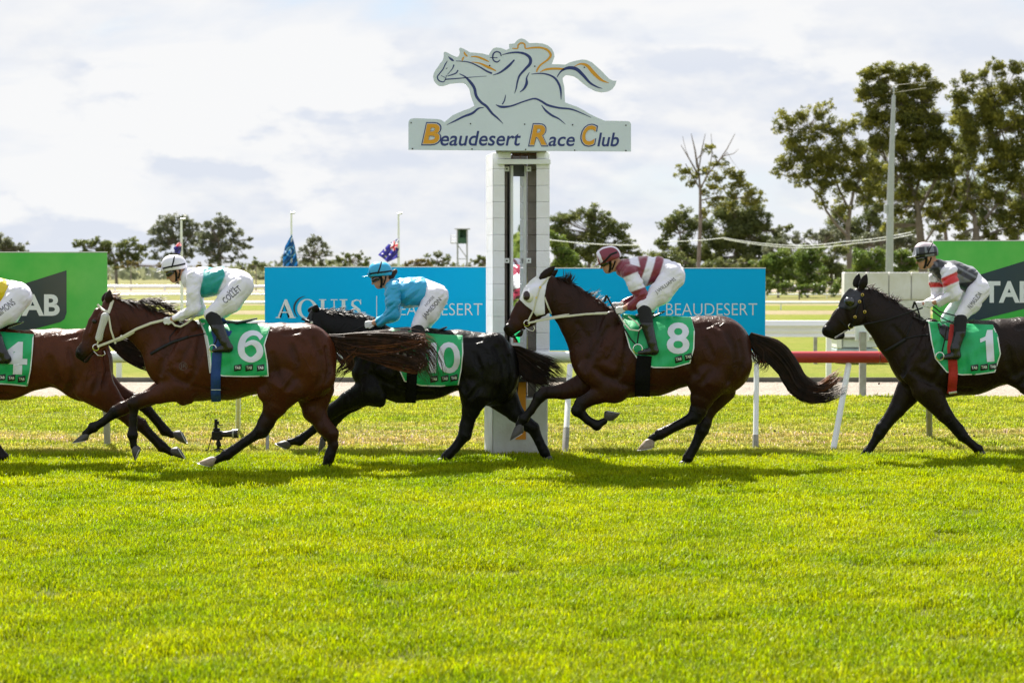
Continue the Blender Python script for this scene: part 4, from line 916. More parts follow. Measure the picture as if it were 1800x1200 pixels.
tree(250, [(145,430,14),(165,427,14),(188,428,15),(212,430,15),(235,430,14),(252,438,12),(150,445,14),(180,445,18),(212,448,18),(240,450,14),(195,462,14),(225,463,12),(132,432,8)], [[(205,480,9),(203,460,7),(195,440,4)],[(203,462,5),(225,440,3)]], 'flat topped spreading tree just right of the left green banner', 'dark', dens=1.2, name='tree', group=GL)
tree(255, [(285,390,14),(305,386,14),(325,388,14),(342,396,12),(275,408,16),(300,408,20),(330,408,18),(268,425,12),(290,430,16),(318,430,18),(340,425,14),(275,448,12),(305,452,18),(335,450,14),(350,410,10)], [[(312,480,10),(312,450,8),(308,425,5)],[(312,450,6),(330,420,4)]], 'tall gum behind the left flagpole with airy rounded crown', 'haze', dens=1.0, name='tree', group=GL)
tree(245, [(365,392,14),(385,385,12),(400,395,14),(360,412,18),(388,412,20),(412,410,15),(370,435,18),(398,435,18),(422,428,13),(435,435,10),(380,455,16),(410,455,12),(430,450,8),(352,440,14),(440,420,6)], [[(388,480,9),(386,450,7),(384,420,5)],[(386,448,5),(410,425,3)]], 'wide airy gum above the rider in white, second tree right of the left flagpole', 'haze', dens=1.0, name='tree', group=GL)
tree(200, [(228,462,8),(240,465,8),(215,468,7),(300,470,8),(285,468,8),(370,470,9),(350,468,8)], [[(230,488,3),(230,466,2)]], 'low yellowish scrub at the foot of the left trees', 'olive', dens=1.3, name='bush')
tree(200, [(452,462,10),(440,470,8),(462,468,8),(425,470,8)], [[(450,488,3),(450,468,2)]], 'low dark bush against the left end of the blue banner', 'dark', dens=1.3, name='bush')
tree(250, [(545,425,12),(560,420,11),(572,430,10),(535,440,12),(555,445,14),(500,455,9),(572,448,10),(540,458,12),(565,462,10),(508,465,10)], [[(552,485,6),(552,450,4)]], 'airy tree right of the limp teal flag above the blue banner', 'haze', dens=1.1, name='tree', group=GL)
tree(270, [(595,455,10),(612,450,10),(630,450,10),(645,458,9),(605,465,10),(635,466,10),(580,462,8)], [[(615,490,5),(615,460,4)]], 'low dark dome of a tree left of the light blue helmet', 'dark', dens=1.3, name='tree', group=GL)
tree(210, [(720,462,9),(735,460,9),(752,463,9),(712,468,7),(745,468,8)], [[(735,490,4),(735,464,3)]], 'brownish olive bush right of the starred flag', 'olive', dens=1.3, name='bush')
tree(265, [(750,452,9),(768,450,10),(785,456,10),(797,464,7),(760,465,10),(780,467,9)], [[(770,490,5),(770,460,4)]], 'dark low tree between the brownish bush and the green tower', 'dark', dens=1.3, name='tree', group=GL)
tree(265, [(835,460,8),(848,456,9),(858,462,9),(845,468,9),(825,468,6),(872,456,10)], [[(850,490,5),(850,460,4)]], 'dark low tree between the green tower and the block post', 'dark', dens=1.3, name='tree', group=GL)
# low scrub on the horizon
V = []; Fc = []; Cl = []
xs = np.concatenate([RNG.uniform(-160, 175, 5200)]); ys = 420+RNG.uniform(-20, 20, len(xs))
hh = np.array([1.8+2.2*(mnoise.noise(Vector((x*.035, 3.1, 0)))+.5) for x in xs]); zs = hh*RNG.uniform(0, 1, len(xs))**.8
P = np.stack([xs, ys, zs], 1); u = RNG.normal(size=P.shape)*.55; v = RNG.normal(size=P.shape)*.45
V = np.stack([P-u, P-v, P+u, P+v], 1).reshape(-1, 3)
tag(mesh('far_scrub', V, np.arange(len(V)).reshape(-1, 4), ML['haze'], None, smooth=False, cols=np.repeat(RNG.uniform(0, 1, len(P)), 4)), 'low distant scrub along the horizon', 'scrub', kind='stuff')
# the stand of trees across the road behind the photographer, seen in the mirror
for i, (x, y, h) in enumerate(((22, -30, 7), (31, -22, 8), (40, -34, 9), (50, -26, 8), (63, -38, 10))):
    pass

# the shrubbery behind the photographer that the mirror shows
rgm = np.random.default_rng(9); M_ = 9000; t_ = rgm.uniform(0, 1, M_); X0 = np.stack([24+26*t_+rgm.normal(size=M_)*.8, -4-18*t_+rgm.normal(size=M_)*.8, rgm.uniform(0, 1, M_)**.8*(2.6+.7*np.sin(t_*19))], 1)
u = rgm.normal(size=X0.shape)*.16; v = rgm.normal(size=X0.shape)*.12
tag(mesh('shrubbery', np.stack([X0-u, X0-v, X0+u, X0+v], 1).reshape(-1, 3), np.arange(M_*4).reshape(-1, 4), ML['green'], None, smooth=False, cols=np.repeat(rgm.uniform(0, 1, M_), 4)), 'green shrubbery reflected in the post mirror', 'shrubbery', kind='stuff')

# ================================================================== horses and riders
def coat_mat(name, brown, black, rough=.36):
    m = bpy.data.materials.new(name); m.use_nodes = True; t = m.node_tree; t.nodes.clear()
    g = N(t, 'ShaderNodeNewGeometry'); a = N(t, 'ShaderNodeVertexColor', layer_name='Col')
    nn = N(t, 'ShaderNodeTexNoise', Scale=3.2, Detail=6.0, Roughness=.6); L(t, g.outputs[0], nn.inputs['Vector'])
    ad = N(t, 'ShaderNodeMath', operation='MULTIPLY_ADD'); L(t, nn.outputs[0], ad.inputs[0]); ad.inputs[1].default_value = 1.1; ad.inputs[2].default_value = -.5
    s1 = N(t, 'ShaderNodeMath', operation='ADD', use_clamp=True); L(t, a.outputs[0], s1.inputs[0]); L(t, ad.outputs[0], s1.inputs[1])
    mi = N(t, 'ShaderNodeMix', data_type='RGBA'); L(t, s1.outputs[0], mi.inputs[0]); mi.inputs[6].default_value = (*brown, 1); mi.inputs[7].default_value = (*black, 1)
    mp = N(t, 'ShaderNodeMapping'); mp.inputs['Scale'].default_value = (1, 1, .45); L(t, g.outputs[0], mp.inputs[0])
    b1 = N(t, 'ShaderNodeTexNoise', Scale=13.0, Detail=5.0, Roughness=.55); L(t, mp.outputs[0], b1.inputs['Vector'])
    b2 = N(t, 'ShaderNodeTexNoise', Scale=140.0, Detail=2.0); L(t, mp.outputs[0], b2.inputs['Vector'])
    bb = N(t, 'ShaderNodeBump', Strength=.7, Distance=.026); L(t, b1.outputs[0], bb.inputs['Height'])
    vn = N(t, 'ShaderNodeTexNoise', Scale=5.5, Detail=2.0, Distortion=.6); L(t, mp.outputs[0], vn.inputs['Vector'])
    v1 = N(t, 'ShaderNodeMath', operation='SUBTRACT'); L(t, vn.outputs[0], v1.inputs[0]); v1.inputs[1].default_value = .5
    v2 = N(t, 'ShaderNodeMath', operation='ABSOLUTE'); L(t, v1.outputs[0], v2.inputs[0])
    v3 = N(t, 'ShaderNodeMapRange'); v3.inputs[1].default_value = .0; v3.inputs[2].default_value = .022; v3.inputs[3].default_value = 1; v3.inputs[4].default_value = 0; L(t, v2.outputs[0], v3.inputs[0])
    vb = N(t, 'ShaderNodeBump', Strength=.55, Distance=.008); L(t, v3.outputs[0], vb.inputs['Height']); L(t, bb.outputs[0], vb.inputs['Normal'])
    b3 = N(t, 'ShaderNodeBump', Strength=.3, Distance=.004); L(t, b2.outputs[0], b3.inputs['Height']); L(t, vb.outputs[0], b3.inputs['Normal'])
    p = N(t, 'ShaderNodeBsdfPrincipled', Roughness=rough); p.inputs['Specular IOR Level'].default_value = .11; p.inputs['Coat Weight'].default_value = .13; p.inputs['Coat Roughness'].default_value = .42
    L(t, mi.outputs[2], p.inputs['Base Color']); L(t, b3.outputs[0], p.inputs['Normal'])
    o = N(t, 'ShaderNodeOutputMaterial'); L(t, p.outputs[0], o.inputs[0]); return m
M_hoof = mat('hoof_dark', (.045, .04, .038), .5, noise=(30, .5), col2=(.1, .09, .08)); M_hoofw = mat('hoof_pale', (.26, .19, .13), .55, noise=(25, .6), col2=(.4, .34, .28))
M_shoe = mat('racing_plate', (.5, .5, .5), .4, metal=.9)
M_eye = mat('horse_eye', (.006, .004, .003), .12, spec=.4)
M_nost = mat('nostril', (.006, .004, .004), .8)
def hair_mat(name, c, c2):
    m = mat(name, c, .5, noise=(14, .9), col2=c2, spec=.22); return m
M_hair = hair_mat('black_hair', (.012, .009, .008), (.045, .022, .014)); M_hairr = hair_mat('russet_hair', (.085, .028, .010), (.20, .07, .025)); M_haird = hair_mat('brown_black_hair', (.022, .012, .008), (.07, .028, .014))
M_hair_sun = hair_mat('sunlit_hair', (.06, .045, .035), (.13, .10, .08))  # sunlight on the mane put into a paler hair colour
M_strapw = mat('cream_strap', (.66, .64, .52), .5, noise=(20, .4), col2=(.5, .47, .35)); M_strapk = mat('black_strap', (.008, .008, .009), .4, spec=.25)
M_fleece = mat('white_fleece', (.72, .72, .72), .95, bump=(120, 1.0, (1, 1, 1), .02), sheen=.5)
M_clothg = mat('saddlecloth_green', (.006, .40, .135), .5, noise=(4, .3), col2=(.004, .31, .10), bump=(9, .35, (1, 1, .6), .03))
M_trim = mat('cloth_trim', (.74, .78, .76), .6); M_num = mat('number_print', (.70, .72, .82), .6, bump=(9, .3, (1, 1, .6), .03)); M_logo = mat('logo_black', (.012, .02, .022), .55)
def circ(cx, cy, r, n=14, ry=None): return [(cx+r*math.cos(i/n*6.2832), cy+(ry or r)*math.sin(i/n*6.2832)) for i in range(n)]

FRONT_MARKS = [([(44,-42), (42,-12), (34,18), (22,42)], 9, .014, .02), ([(8,-48), (-10,-22), (-26,4), (-32,26)], 8, .010, .02), ([(22,42), (4,36), (-14,22)], 7, .010, .015), ([(26,-30), (12,0), (-6,20)], 6, .006, .015),
  ([(30,48), (60,56), (90,56)], 6, .006, .015), ([(-44,-56), (-26,-34), (-22,-8)], 7, .008, .02), ([(18,-44), (8,-18), (-4,2)], 10, -.010, .02), ([(20,22), (2,14)], 12, -.010, .02), ([(58,-10), (60,22)], 5, .004, .012), ([(76,-12), (80,24)], 5, .004, .012), ([(94,-10), (98,24)], 5, .004, .012)]
HIND_MARKS = [([(-50,-6), (-46,22), (-38,40)], 11, .012, .025), ([(-8,-38), (8,-30), (12,-18)], 8, -.012, .015), ([(22,-34), (34,-6), (36,26), (26,52)], 8, .011, .018), ([(-18,-24), (-8,6), (-12,36), (-26,56)], 8, .011, .018), ([(44,-18), (50,14), (44,44)], 6, .008, .015),
  ([(10,-8), (14,22), (4,50)], 14, -.010, .025), ([(-30,-46), (-10,-50)], 7, .006, .015)]
def horse(spec):
    d = spec['d']; k = d/F; P = lambda a, b, yo=0.: np.array(at(a, b, d+yo))
    pts = []
    for key in ('head', 'neck', 'torso'): pts += [(a[0], a[1], a[2]) for a in spec[key]]
    for lg in spec['legs']: pts += [(a[0], a[1], a[2]) for a in lg['c']]
    xs0 = min(p[0]-p[2] for p in pts)-8; xs1 = max(p[0]+p[2] for p in pts)+8; ys0 = min(p[1]-p[2] for p in pts)-16; ys1 = max(p[1]+p[2] for p in pts)+6
    lo = np.array(at(xs0, ys1, d)); hi = np.array(at(xs1, ys0, d)); lo[1] = d-.42; hi[1] = d+.42
    res = .0105; fd = Field(lo, hi, res)
    def chain(c, fy, kk, yo=None, col=None):
        for a, b in zip(c[:-1], c[1:]):
            fa = a[3] if len(a) > 3 and a[3] is not None else fy
            ca = a[4] if len(a) > 4 else (col or 0.); cb = b[4] if len(b) > 4 else (col or 0.)
            y0 = a[5] if len(a) > 5 else (yo or 0.); y1 = b[5] if len(b) > 5 else (yo or 0.)
            fd.cone(P(a[0], a[1], y0), a[2]*k, P(b[0], b[1], y1), b[2]*k, fy=fa, k=kk, c=ca, c2=cb)
    bl = spec.get('bl', 0.)
    chain(spec['torso'], .70, .03, col=bl); chain([(q[0], q[1], q[2]*.93)+tuple(q[3:]) for q in spec['neck']], .46, .04, col=bl+spec.get('nc', 0))
    h = spec['head']
    for a, b in zip(h[:-1], h[1:]):
        fd.cone(P(a[0], a[1]), a[2]*k, P(b[0], b[1]), b[2]*k, fy=a[3], k=.025, c=a[4], c2=b[4])
    for e in spec.get('extra', []):   # (x,y,r,x,y,r,fy,yoff,k,c)
        for sgn in ((-1, 1) if e[7] else (1,)):
            fd.cone(P(e[0], e[1], e[7]*sgn), e[2]*k, P(e[3], e[4], e[7]*sgn), e[5]*k, fy=e[6], k=e[8], c=e[9])
    for lg in spec['legs']:
        c = lg['c']; s_ = lg['side']; n = len(c)
        w0, w1 = lg.get('w', (.15, .10))
        def lp(a, b, t, r): return (a[0]+(b[0]-a[0])*t, a[1]+(b[1]-a[1])*t, r, a[3]+(b[3]-a[3])*t)
        c = [c[0]]+[q_[:2]+(q_[2]*(.90, .93, .93)[min(i_, 2)],)+q_[3:] if i_ < 3 else q_ for i_, q_ in enumerate(c[1:])]
        if n >= 7:
            c4 = c[4][:2]+(c[4][2]*.86, c[4][3]); c6 = c[6][:2]+(c[6][2]*.92, c[6][3]); c2 = c[2][:2]+(c[2][2]*.94, c[2][3])
            c = [c[0], c[1], lp(c[1], c2, .7, c2[2]*.98), c2, c[3], lp(c[3], c4, .38, c4[2]*1.12), c4, lp(c4, c[5], .62, c4[2]*1.04), c[5], lp(c[5], c6, .5, c6[2]*1.02), c6]
            ids = [0, 1, 1.7, 2, 3, 3.4, 4, 4.6, 5, 5.5, 6]; n = len(c)
        else: ids = list(range(n))
        for j in range(n-1):
            a, b = c[j], c[j+1]; i = int(ids[j]); ya = s_*(w0+(w1-w0)*min(1, ids[j]/2)); yb = s_*(w0+(w1-w0)*min(1, ids[j+1]/2))
            fd.cone(P(a[0], a[1], ya), a[2]*k, P(b[0], b[1], yb), b[2]*k, fy=(.62 if i == 0 else .72 if i == 1 else .8), k=(.035 if i == 0 else .016 if i < 3 else .010), c=a[3], c2=b[3])
    # nostril and mouth cut in
    nx, ny = spec['nostril']; 
    for sgn in (-1, 1): fd.cone(P(nx+1, ny, sgn*.03), 5.2*k, P(nx+4, ny+3, sgn*.03), 4.0*k, fy=.9, k=.012, c=.8)
    if 'mouth' in spec:
        (a, b), (c_, e_) = spec['mouth']
        fd.cone(P(a, b, 0), 1.5*k, P(c_, e_, 0), 1.0*k, fy=8, k=.004, c=1., sub=True)
    # muscle lines pressed into / raised from the flesh on both sides
    hf = fd.height(); fx, fy_ = spec['torso'][0][:2]; gx, gy = spec['torso'][-2][:2]
    marks = [(fx, fy_, m_) for m_ in FRONT_MARKS]+[(gx, gy, m_) for m_ in HIND_MARKS]
    for (ox, oy, (pl, r, dep, kk)) in marks:
        pr = []
        for a, b in pl:
            x_, _, z_ = P(ox+a, oy+b, -.25); y_ = hf(x_, z_); pr.append((x_, y_, z_))
        for a, b in zip(pr[:-1], pr[1:]):
            for sg_ in (1, -1):
                off = -(r*k-dep) if dep > 0 else (r*k+dep)
                A = np.array([a[0], a[1]+off, a[2]]); B = np.array([b[0], b[1]+off, b[2]])
                if sg_ < 0: A[1] = 2*d-A[1]; B[1] = 2*d-B[1]
                if abs(a[1]-d) < .08 or abs(b[1]-d) < .08: continue
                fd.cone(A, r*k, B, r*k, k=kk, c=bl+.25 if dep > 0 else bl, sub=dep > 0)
    V, Q, C = fd.surf()
    root = empty('racehorse', (float(P(*spec['torso'][1][:2])[0]), d, 0), spec['label'], 'horse', 'racehorses galloping past the post')
    M_c = coat_mat('coat_'+spec['coat'], *spec['cols'])
    mesh('body', V, Q, M_c, root, cols=C)
    skin = Skin([fd.height()], d)
    # ears
    for (bx, by, tx, ty, w, sgn) in spec['ears']:
        b0 = Vector(P(bx, by, sgn*.05)); t0 = Vector(P(tx, ty, sgn*.065)); ax = t0-b0; L_ = ax.length; ax.normalize(); sd_ = Vector((0, 1, 0)).cross(ax).normalized(); fw = ax.cross(sd_)
        V = []; n = 10; rows = [(0, .55), (.2, .95), (.45, 1.0), (.7, .72), (.88, .38), (1, .05)]
        for u, r in rows:
            for j in range(n):
                a = j/n*6.2832; rr = r*w*k; V.append(b0+ax*(u*L_)+sd_*(rr*math.cos(a))+Vector((0, 1, 0))*(rr*.45*math.sin(a)*(1 if math.sin(a) > 0 or True else .3)))
        Fc = [(i*n+j, i*n+(j+1) % n, (i+1)*n+(j+1) % n, (i+1)*n+j) for i in range(len(rows)-1) for j in range(n)]+[tuple((len(rows)-1)*n+j for j in range(n))]
        mesh('ear', V, Fc, M_c, root, cols=np.full(len(V), .75))
    # eyes
    ex, ey = spec['eye']
    for sgn in (-1, 1):
        if sgn == -1: p0 = np.array(skin(ex, ey, 0)); p0[1] += .003
        else: p0 = P(ex, ey, d-skin(ex, ey, 0)[1]-.006+0*d)
        if sgn == 1: p0 = np.array([p0[0], 2*d-skin(ex, ey, 0)[1]-.006, p0[2]])
        bm = bmesh.new(); bmesh.ops.create_uvsphere(bm, u_segments=12, v_segments=8, radius=.024)
        for v in bm.verts: v.co = Vector(p0)+Vector((v.co.x*1.15, v.co.y*.7, v.co.z*.95))
        finish_bm(bm, 'eye', M_eye, root)
    nx, ny = spec['nostril']
    drape_poly('nostril', [(nx+a, ny+b) for a, b in ((-2.2,-2.4),(0,-3),(2.4,-1.5),(3.4,1.5),(1.5,2.6),(-1,1))], skin, .003, M_nost, root, thick=.002, maxe=3)
    if 'mouth' in spec: ribbon('mouth', [spec['mouth'][0], tuple((spec['mouth'][0][i]+spec['mouth'][1][i])/2+.8*i for i in (0, 1)), spec['mouth'][1]], 1.3, skin, .002, M_nost, root, sub=3, thick=.002)
    # hooves
    for lg in spec['legs']:
        if 'hoof' not in lg: continue
        toe, heel, top, pale = lg['hoof']; yo = lg['side']*lg.get('w', (.15, .10))[1]
        T = Vector(P(*toe, yo)); Hh = Vector(P(*heel, yo)); tp = Vector(P(*top, yo)); cS = (T+Hh)/2; u = (T-Hh).normalized(); rad = (T-Hh).length/2
        V = []; n = 14; ax = (tp-cS)
        for s_, rx, ry in ((0, rad*.97, .052), (.05, rad, .056), (.55, rad*.84, .047), (1.0, rad*.62, .038), (1.15, rad*.4, .03)):
            for j in range(n):
                a = j/n*6.2832; V.append(cS+ax*s_+u*(rx*math.cos(a))+Vector((0, 1, 0))*(ry*math.sin(a)))
        Fc = [(i*n+j, i*n+(j+1) % n, (i+1)*n+(j+1) % n, (i+1)*n+j) for i in range(4) for j in range(n)]+[tuple(range(n))[::-1], tuple(4*n+j for j in range(n))]
        ho = mesh('hoof', V, Fc, M_hoofw if pale else M_hoof, root)
        # plate
        V = []; Fc = []; nn_ = 12; down = -ax.normalized()
        for j in range(nn_+1):
            a = -2.4+4.8*j/nn_
            for q_, dd in ((1.03, 0), (1.03, .008), (.8, .008), (.8, 0)): V.append(cS+down*dd+u*(rad*q_*math.cos(a))+Vector((0, 1, 0))*(.056*q_*math.sin(a)))
        Fc = [(j*4+q_, j*4+(q_+1) % 4, (j+1)*4+(q_+1) % 4, (j+1)*4+q_) for j in range(nn_) for q_ in range(4)]
        mesh('horseshoe', V, Fc, M_shoe, ho)
    return root, skin, fd, M_c

def strands(name, specs, parent, m, d):
    """specs: list of (polyline[(x,y,yo)], half width root, tip) -> tapered three sided locks"""
    V = []; Fc = []
    for pts, r0 in specs:
        pts = [Vector(at(a, b, d+c)) for a, b, c in pts]; b0 = len(V); n = len(pts)
        for i, p in enumerate(pts):
            t = (pts[min(i+1, n-1)]-pts[max(i-1, 0)]); t = t.normalized() if t.length > 0 else Vector((1, 0, 0)); a = t.cross(Vector((.2, 1, .1))).normalized(); b = a.cross(t)
            u = i/(n-1); r = r0*(.7+.6*math.sin(min(1, u*1.6)*2))*(1-u**2.2)+.0006
            for th in (0, 2.09, 4.19): V.append(p+a*math.cos(th)*r+b*math.sin(th)*r)
        Fc += [(b0+i*3+j, b0+i*3+(j+1) % 3, b0+(i+1)*3+(j+1) % 3, b0+(i+1)*3+j) for i in range(n-1) for j in range(3)]
    return mesh(name, np.array([v[:] for v in V]), np.array(Fc), m, parent)
def crm(c, t):
    n = len(c)-1; i = min(int(t*n), n-1); u = t*n-i
    p0, p1, p2, p3 = (np.array(c[max(0, min(n, j))], float) for j in (i-1, i, i+1, i+2))
    return .5*((2*p1)+(-p0+p2)*u+(2*p0-5*p1+4*p2-p3)*u*u+(-p0+3*p1-3*p2+p3)*u**3)
def tail(parent, d, c, n, m, seed, yo=0., wisp=.25, r0=.0035, t0=0., nm='tail', tmin=.72, curl=1.5):
    """c: centre line (x,y,halfwidth)"""
    rg = np.random.default_rng(seed); sp_ = []
    for i in range(n):
        a = rg.uniform(-1, 1); dep = rg.normal()*.03; ph = rg.uniform(0, 6.28); te = rg.uniform(tmin, 1.04); w = abs(rg.normal())*wisp; ts = t0+rg.uniform(0, .25)*(1-t0) if rg.uniform() < .5 else t0
        pl = []; M = 13
        for j in range(M):
            u = ts+(te-ts)*j/(M-1); q = crm(c, min(u, 1)); q2 = crm(c, min(u+.02, 1)); q1 = crm(c, max(min(u, 1)-.02, 0)); dx, dy = q2[0]-q1[0], q2[1]-q1[1]; l = math.hypot(dx, dy) or 1
            wv = a*(1+w*u*u)*q[2]+math.sin(u*7+ph)*curl*u+math.sin(u*15+ph*2.3)*curl*.35*u; ex = max(0, u-1)*300
            pl.append((q[0]-dy/l*wv+dx/l*ex, q[1]+dx/l*wv+dy/l*ex, yo+dep*min(1, .3+u)))
        sp_.append((pl, r0*rg.uniform(.6, 1.4)))
    return strands(nm, sp_, parent, m, d)
def mane(parent, d, roots, n, m, seed, vec, ln, nm='mane', r0=.0032, spread=.8, side=-1, curve=6., rise=0.):
    """roots: crest polyline (x,y); hair leaves along vec (px) with scatter"""
    rg = np.random.default_rng(seed); sp_ = []
    for i in range(n):
        t = rg.uniform(); q = crm([(a, b, 0) for a, b in roots], t); L_ = ln*rg.uniform(.45, 1.1); an = math.atan2(vec[1], vec[0])+rg.normal()*spread*.45
        yo = rg.normal()*.02; fall = rg.choice([-1, 1])*rg.uniform(.0, .05); pl = []
        for j in range(7):
            u = j/6; pl.append((q[0]+math.cos(an)*L_*u, q[1]+1+math.sin(an)*L_*u+curve*u*u-rise*math.sin(u*3.14), d and yo+fall*u*2))
        sp_.append((pl, r0*rg.uniform(.6, 1.4)))
    return strands(nm, sp_, parent, m, d)

def cloth(parent, d, skin, top, bottom, front, rear, wr, text, logos, numbox, shear=0.):
    """saddle cloth draped over the horse; outline in photo px, mirrored on the far side"""
    def ip(c, t):
        Ls = [0]
        for a, b in zip(c[:-1], c[1:]): Ls.append(Ls[-1]+math.dist(a, b))
        s_ = t*Ls[-1]
        for i in range(len(c)-1):
            if s_ <= Ls[i+1] or i == len(c)-2:
                u = (s_-Ls[i])/max(1e-6, Ls[i+1]-Ls[i]); return (c[i][0]+(c[i+1][0]-c[i][0])*u, c[i][1]+(c[i+1][1]-c[i][1])*u)
    def coons(u, v):
        a, b = ip(top, u), ip(bottom, u); l, r = ip(front, v), ip(rear, v)
        c00, c10, c01, c11 = top[0], top[-1], bottom[0], bottom[-1]
        return tuple((1-v)*a[i]+v*b[i]+(1-u)*l[i]+u*r[i]-((1-u)*(1-v)*c00[i]+u*(1-v)*c10[i]+(1-u)*v*c01[i]+u*v*c11[i]) for i in (0, 1))
    ph = wr*2.1
    def ck(px, py, lift=0.):
        w = .0045*math.sin(px*.16+py*.05+ph)+.005*math.sin(px*.07-py*.13+ph*2)+.004*math.sin(py*.21+px*.11+ph)
        w *= 1.2; w += .020*(mnoise.noise(Vector((px*.045, py*.028, ph))))
        return skin(px, py, .022+w+lift)
    nu, nv = 66, 54
    PX = [[coons(i/nu, j/nv) for i in range(nu+1)] for j in range(nv+1)]
    V = []; Fc = []
    for j in range(nv+1):
        for i in range(nu+1):
            p = ck(*PX[j][i])
            V.append(p)
    n1 = len(V)
    V += [(x, 2*d-y, z) for x, y, z in V]
    W_ = nu+1
    for j in range(nv):
        for i in range(nu): a = j*W_+i; Fc.append((a, a+1, a+W_+1, a+W_)); Fc.append((n1+a+W_, n1+a+W_+1, n1+a+1, n1+a))
    for i in range(nu): Fc.append((i+1, i, n1+i, n1+i+1))
    sc = mesh('saddlecloth', V, Fc, M_clothg, parent)
    md = sc.modifiers.new('thickness', 'SOLIDIFY'); md.thickness = .004; md.offset = -1
    # pale binding
    edge = [coons(0, v/30) for v in range(31)]+[coons(u/40, 1) for u in range(1, 41)]+[coons(1, 1-v/30) for v in range(1, 31)]
    V = []; cen = coons(.5, .5)
    for i, p in enumerate(edge):
        a = edge[max(0, i-1)]; b = edge[min(len(edge)-1, i+1)]; dx, dy = b[0]-a[0], b[1]-a[1]; l = math.hypot(dx, dy) or 1
        nx, ny = -dy/l, dx/l
        if (cen[0]-p[0])*nx+(cen[1]-p[1])*ny < 0: nx, ny = -nx, -ny
        for w in (-.4, 1.6): V.append(ck(p[0]+nx*w, p[1]+ny*w, .005))
    mesh('binding', V, [(2*i, 2*i+1, 2*i+3, 2*i+2) for i in range(len(edge)-1)], M_trim, sc)
    for tx, (x0, x1, y0, y1, bo, sh, ro) in zip(text, numbox): text_drape('number', tx, x0, x1, y0, y1, ck, .009, M_num, sc, bold=bo, shear=sh, rot=ro)
    for (lx, ly, ro) in logos:
        c, s_ = math.cos(ro), math.sin(ro)
        pl = [(lx+c*a-s_*b, ly+s_*a+c*b) for a, b in ((-6.6, -4), (6.6, -6.5), (6.6, 3.2), (5.6, 4.6), (-6.6, 6.6))]
        drape_poly('logo_patch', pl, ck, .008, M_logo, sc, thick=.001, maxe=5)
        text_drape('logo_lettering', 'TAB', lx-5.0, lx+5.0, ly-2.4, ly+2.4, ck, .011, M_trim, sc, bold=.03, rot=ro)
    return sc, ck

def tubepx(name, pts, r, m, parent, d, n=6, flat=1.):
    q = MB(); q.tube([at(a, b, d+c) for a, b, c in pts], r, n, flat=flat); return q.build(name, m, parent, smooth=True)
def ringpx(name, cx, cy, r, yo, m, parent, d, th=.004):
    c = at(cx, cy, d+yo) if yo is not None else None; rr = r*d/F
    q = MB(); q.tube([(c[0]+rr*math.cos(i/14*6.2832), c[1], c[2]+rr*math.sin(i/14*6.2832)) for i in range(15)], th, 5); return q.build(name, m, parent, smooth=True)

# ---- rider ---------------------------------------------------------
M_skin = mat('skin', (.46, .24, .15), .5, noise=(18, .25), col2=(.38, .17, .10))
M_breech = mat('white_breeches', (.77, .75, .84), .62, bump=(11, .45, (1, 1, 1), .02), noise=(5, .2), col2=(.68, .66, .76))
M_boot = M_leather; M_bootcuff = mat('boot_cuff', (.008, .008, .009), .85)
M_glove = mat('white_glove', (.70, .70, .70), .7, bump=(50, .3)); M_gog = mat('goggle_lens', (.01, .01, .012), .08, coat=1); M_print_k = mat('black_print', (.012, .012, .02), .6)
M_silk = mat('silks', attr=True, rough=.36, bump=(14, .35, (1, 1, 1.2), .02), coat=.12, sheen=.2); M_helm = mat('helmet_silk', attr=True, rough=.35, coat=.25, bump=(20, .1))
def wrinkle(f, sc, amp):
    """cloth folds: smooth lattice noise, pulled out along one diagonal"""
    n = 24; rg = np.random.default_rng(int(sc*10)); Lt = rg.uniform(-1, 1, (n, n, n)).astype(np.float32)
    X, Y, Z = np.meshgrid(*f.ax, indexing='ij'); u = (X*.8+Z*.6)*sc*.55+50; v = (-X*.6+Z*.8)*sc*1.3+50; w = Y*sc*.7+50
    def sm(q): i = np.floor(q).astype(int); t = q-i; return i, (t*t*(3-2*t)).astype(np.float32)
    i, a = sm(u); j, b = sm(v); l, c = sm(w); R = 0
    for di in (0, 1):
        for dj in (0, 1):
            for dl in (0, 1): R = R+Lt[(i+di) % n, (j+dj) % n, (l+dl) % n]*(a if di else 1-a)*(b if dj else 1-b)*(c if dl else 1-c)
    f.D = (f.D+amp*np.where(np.abs(f.D) < .05, 1-np.abs(R)*2, 0)*.6).astype(np.float32)
def soft(f, X, Y, D, part):
    return sum(f(X+a, Y+b, D, part) for a, b in ((-.8,-.5),(.8,.5),(-.4,.8),(.4,-.8),(0,0),(-.9,.3),(.9,-.3)))/7
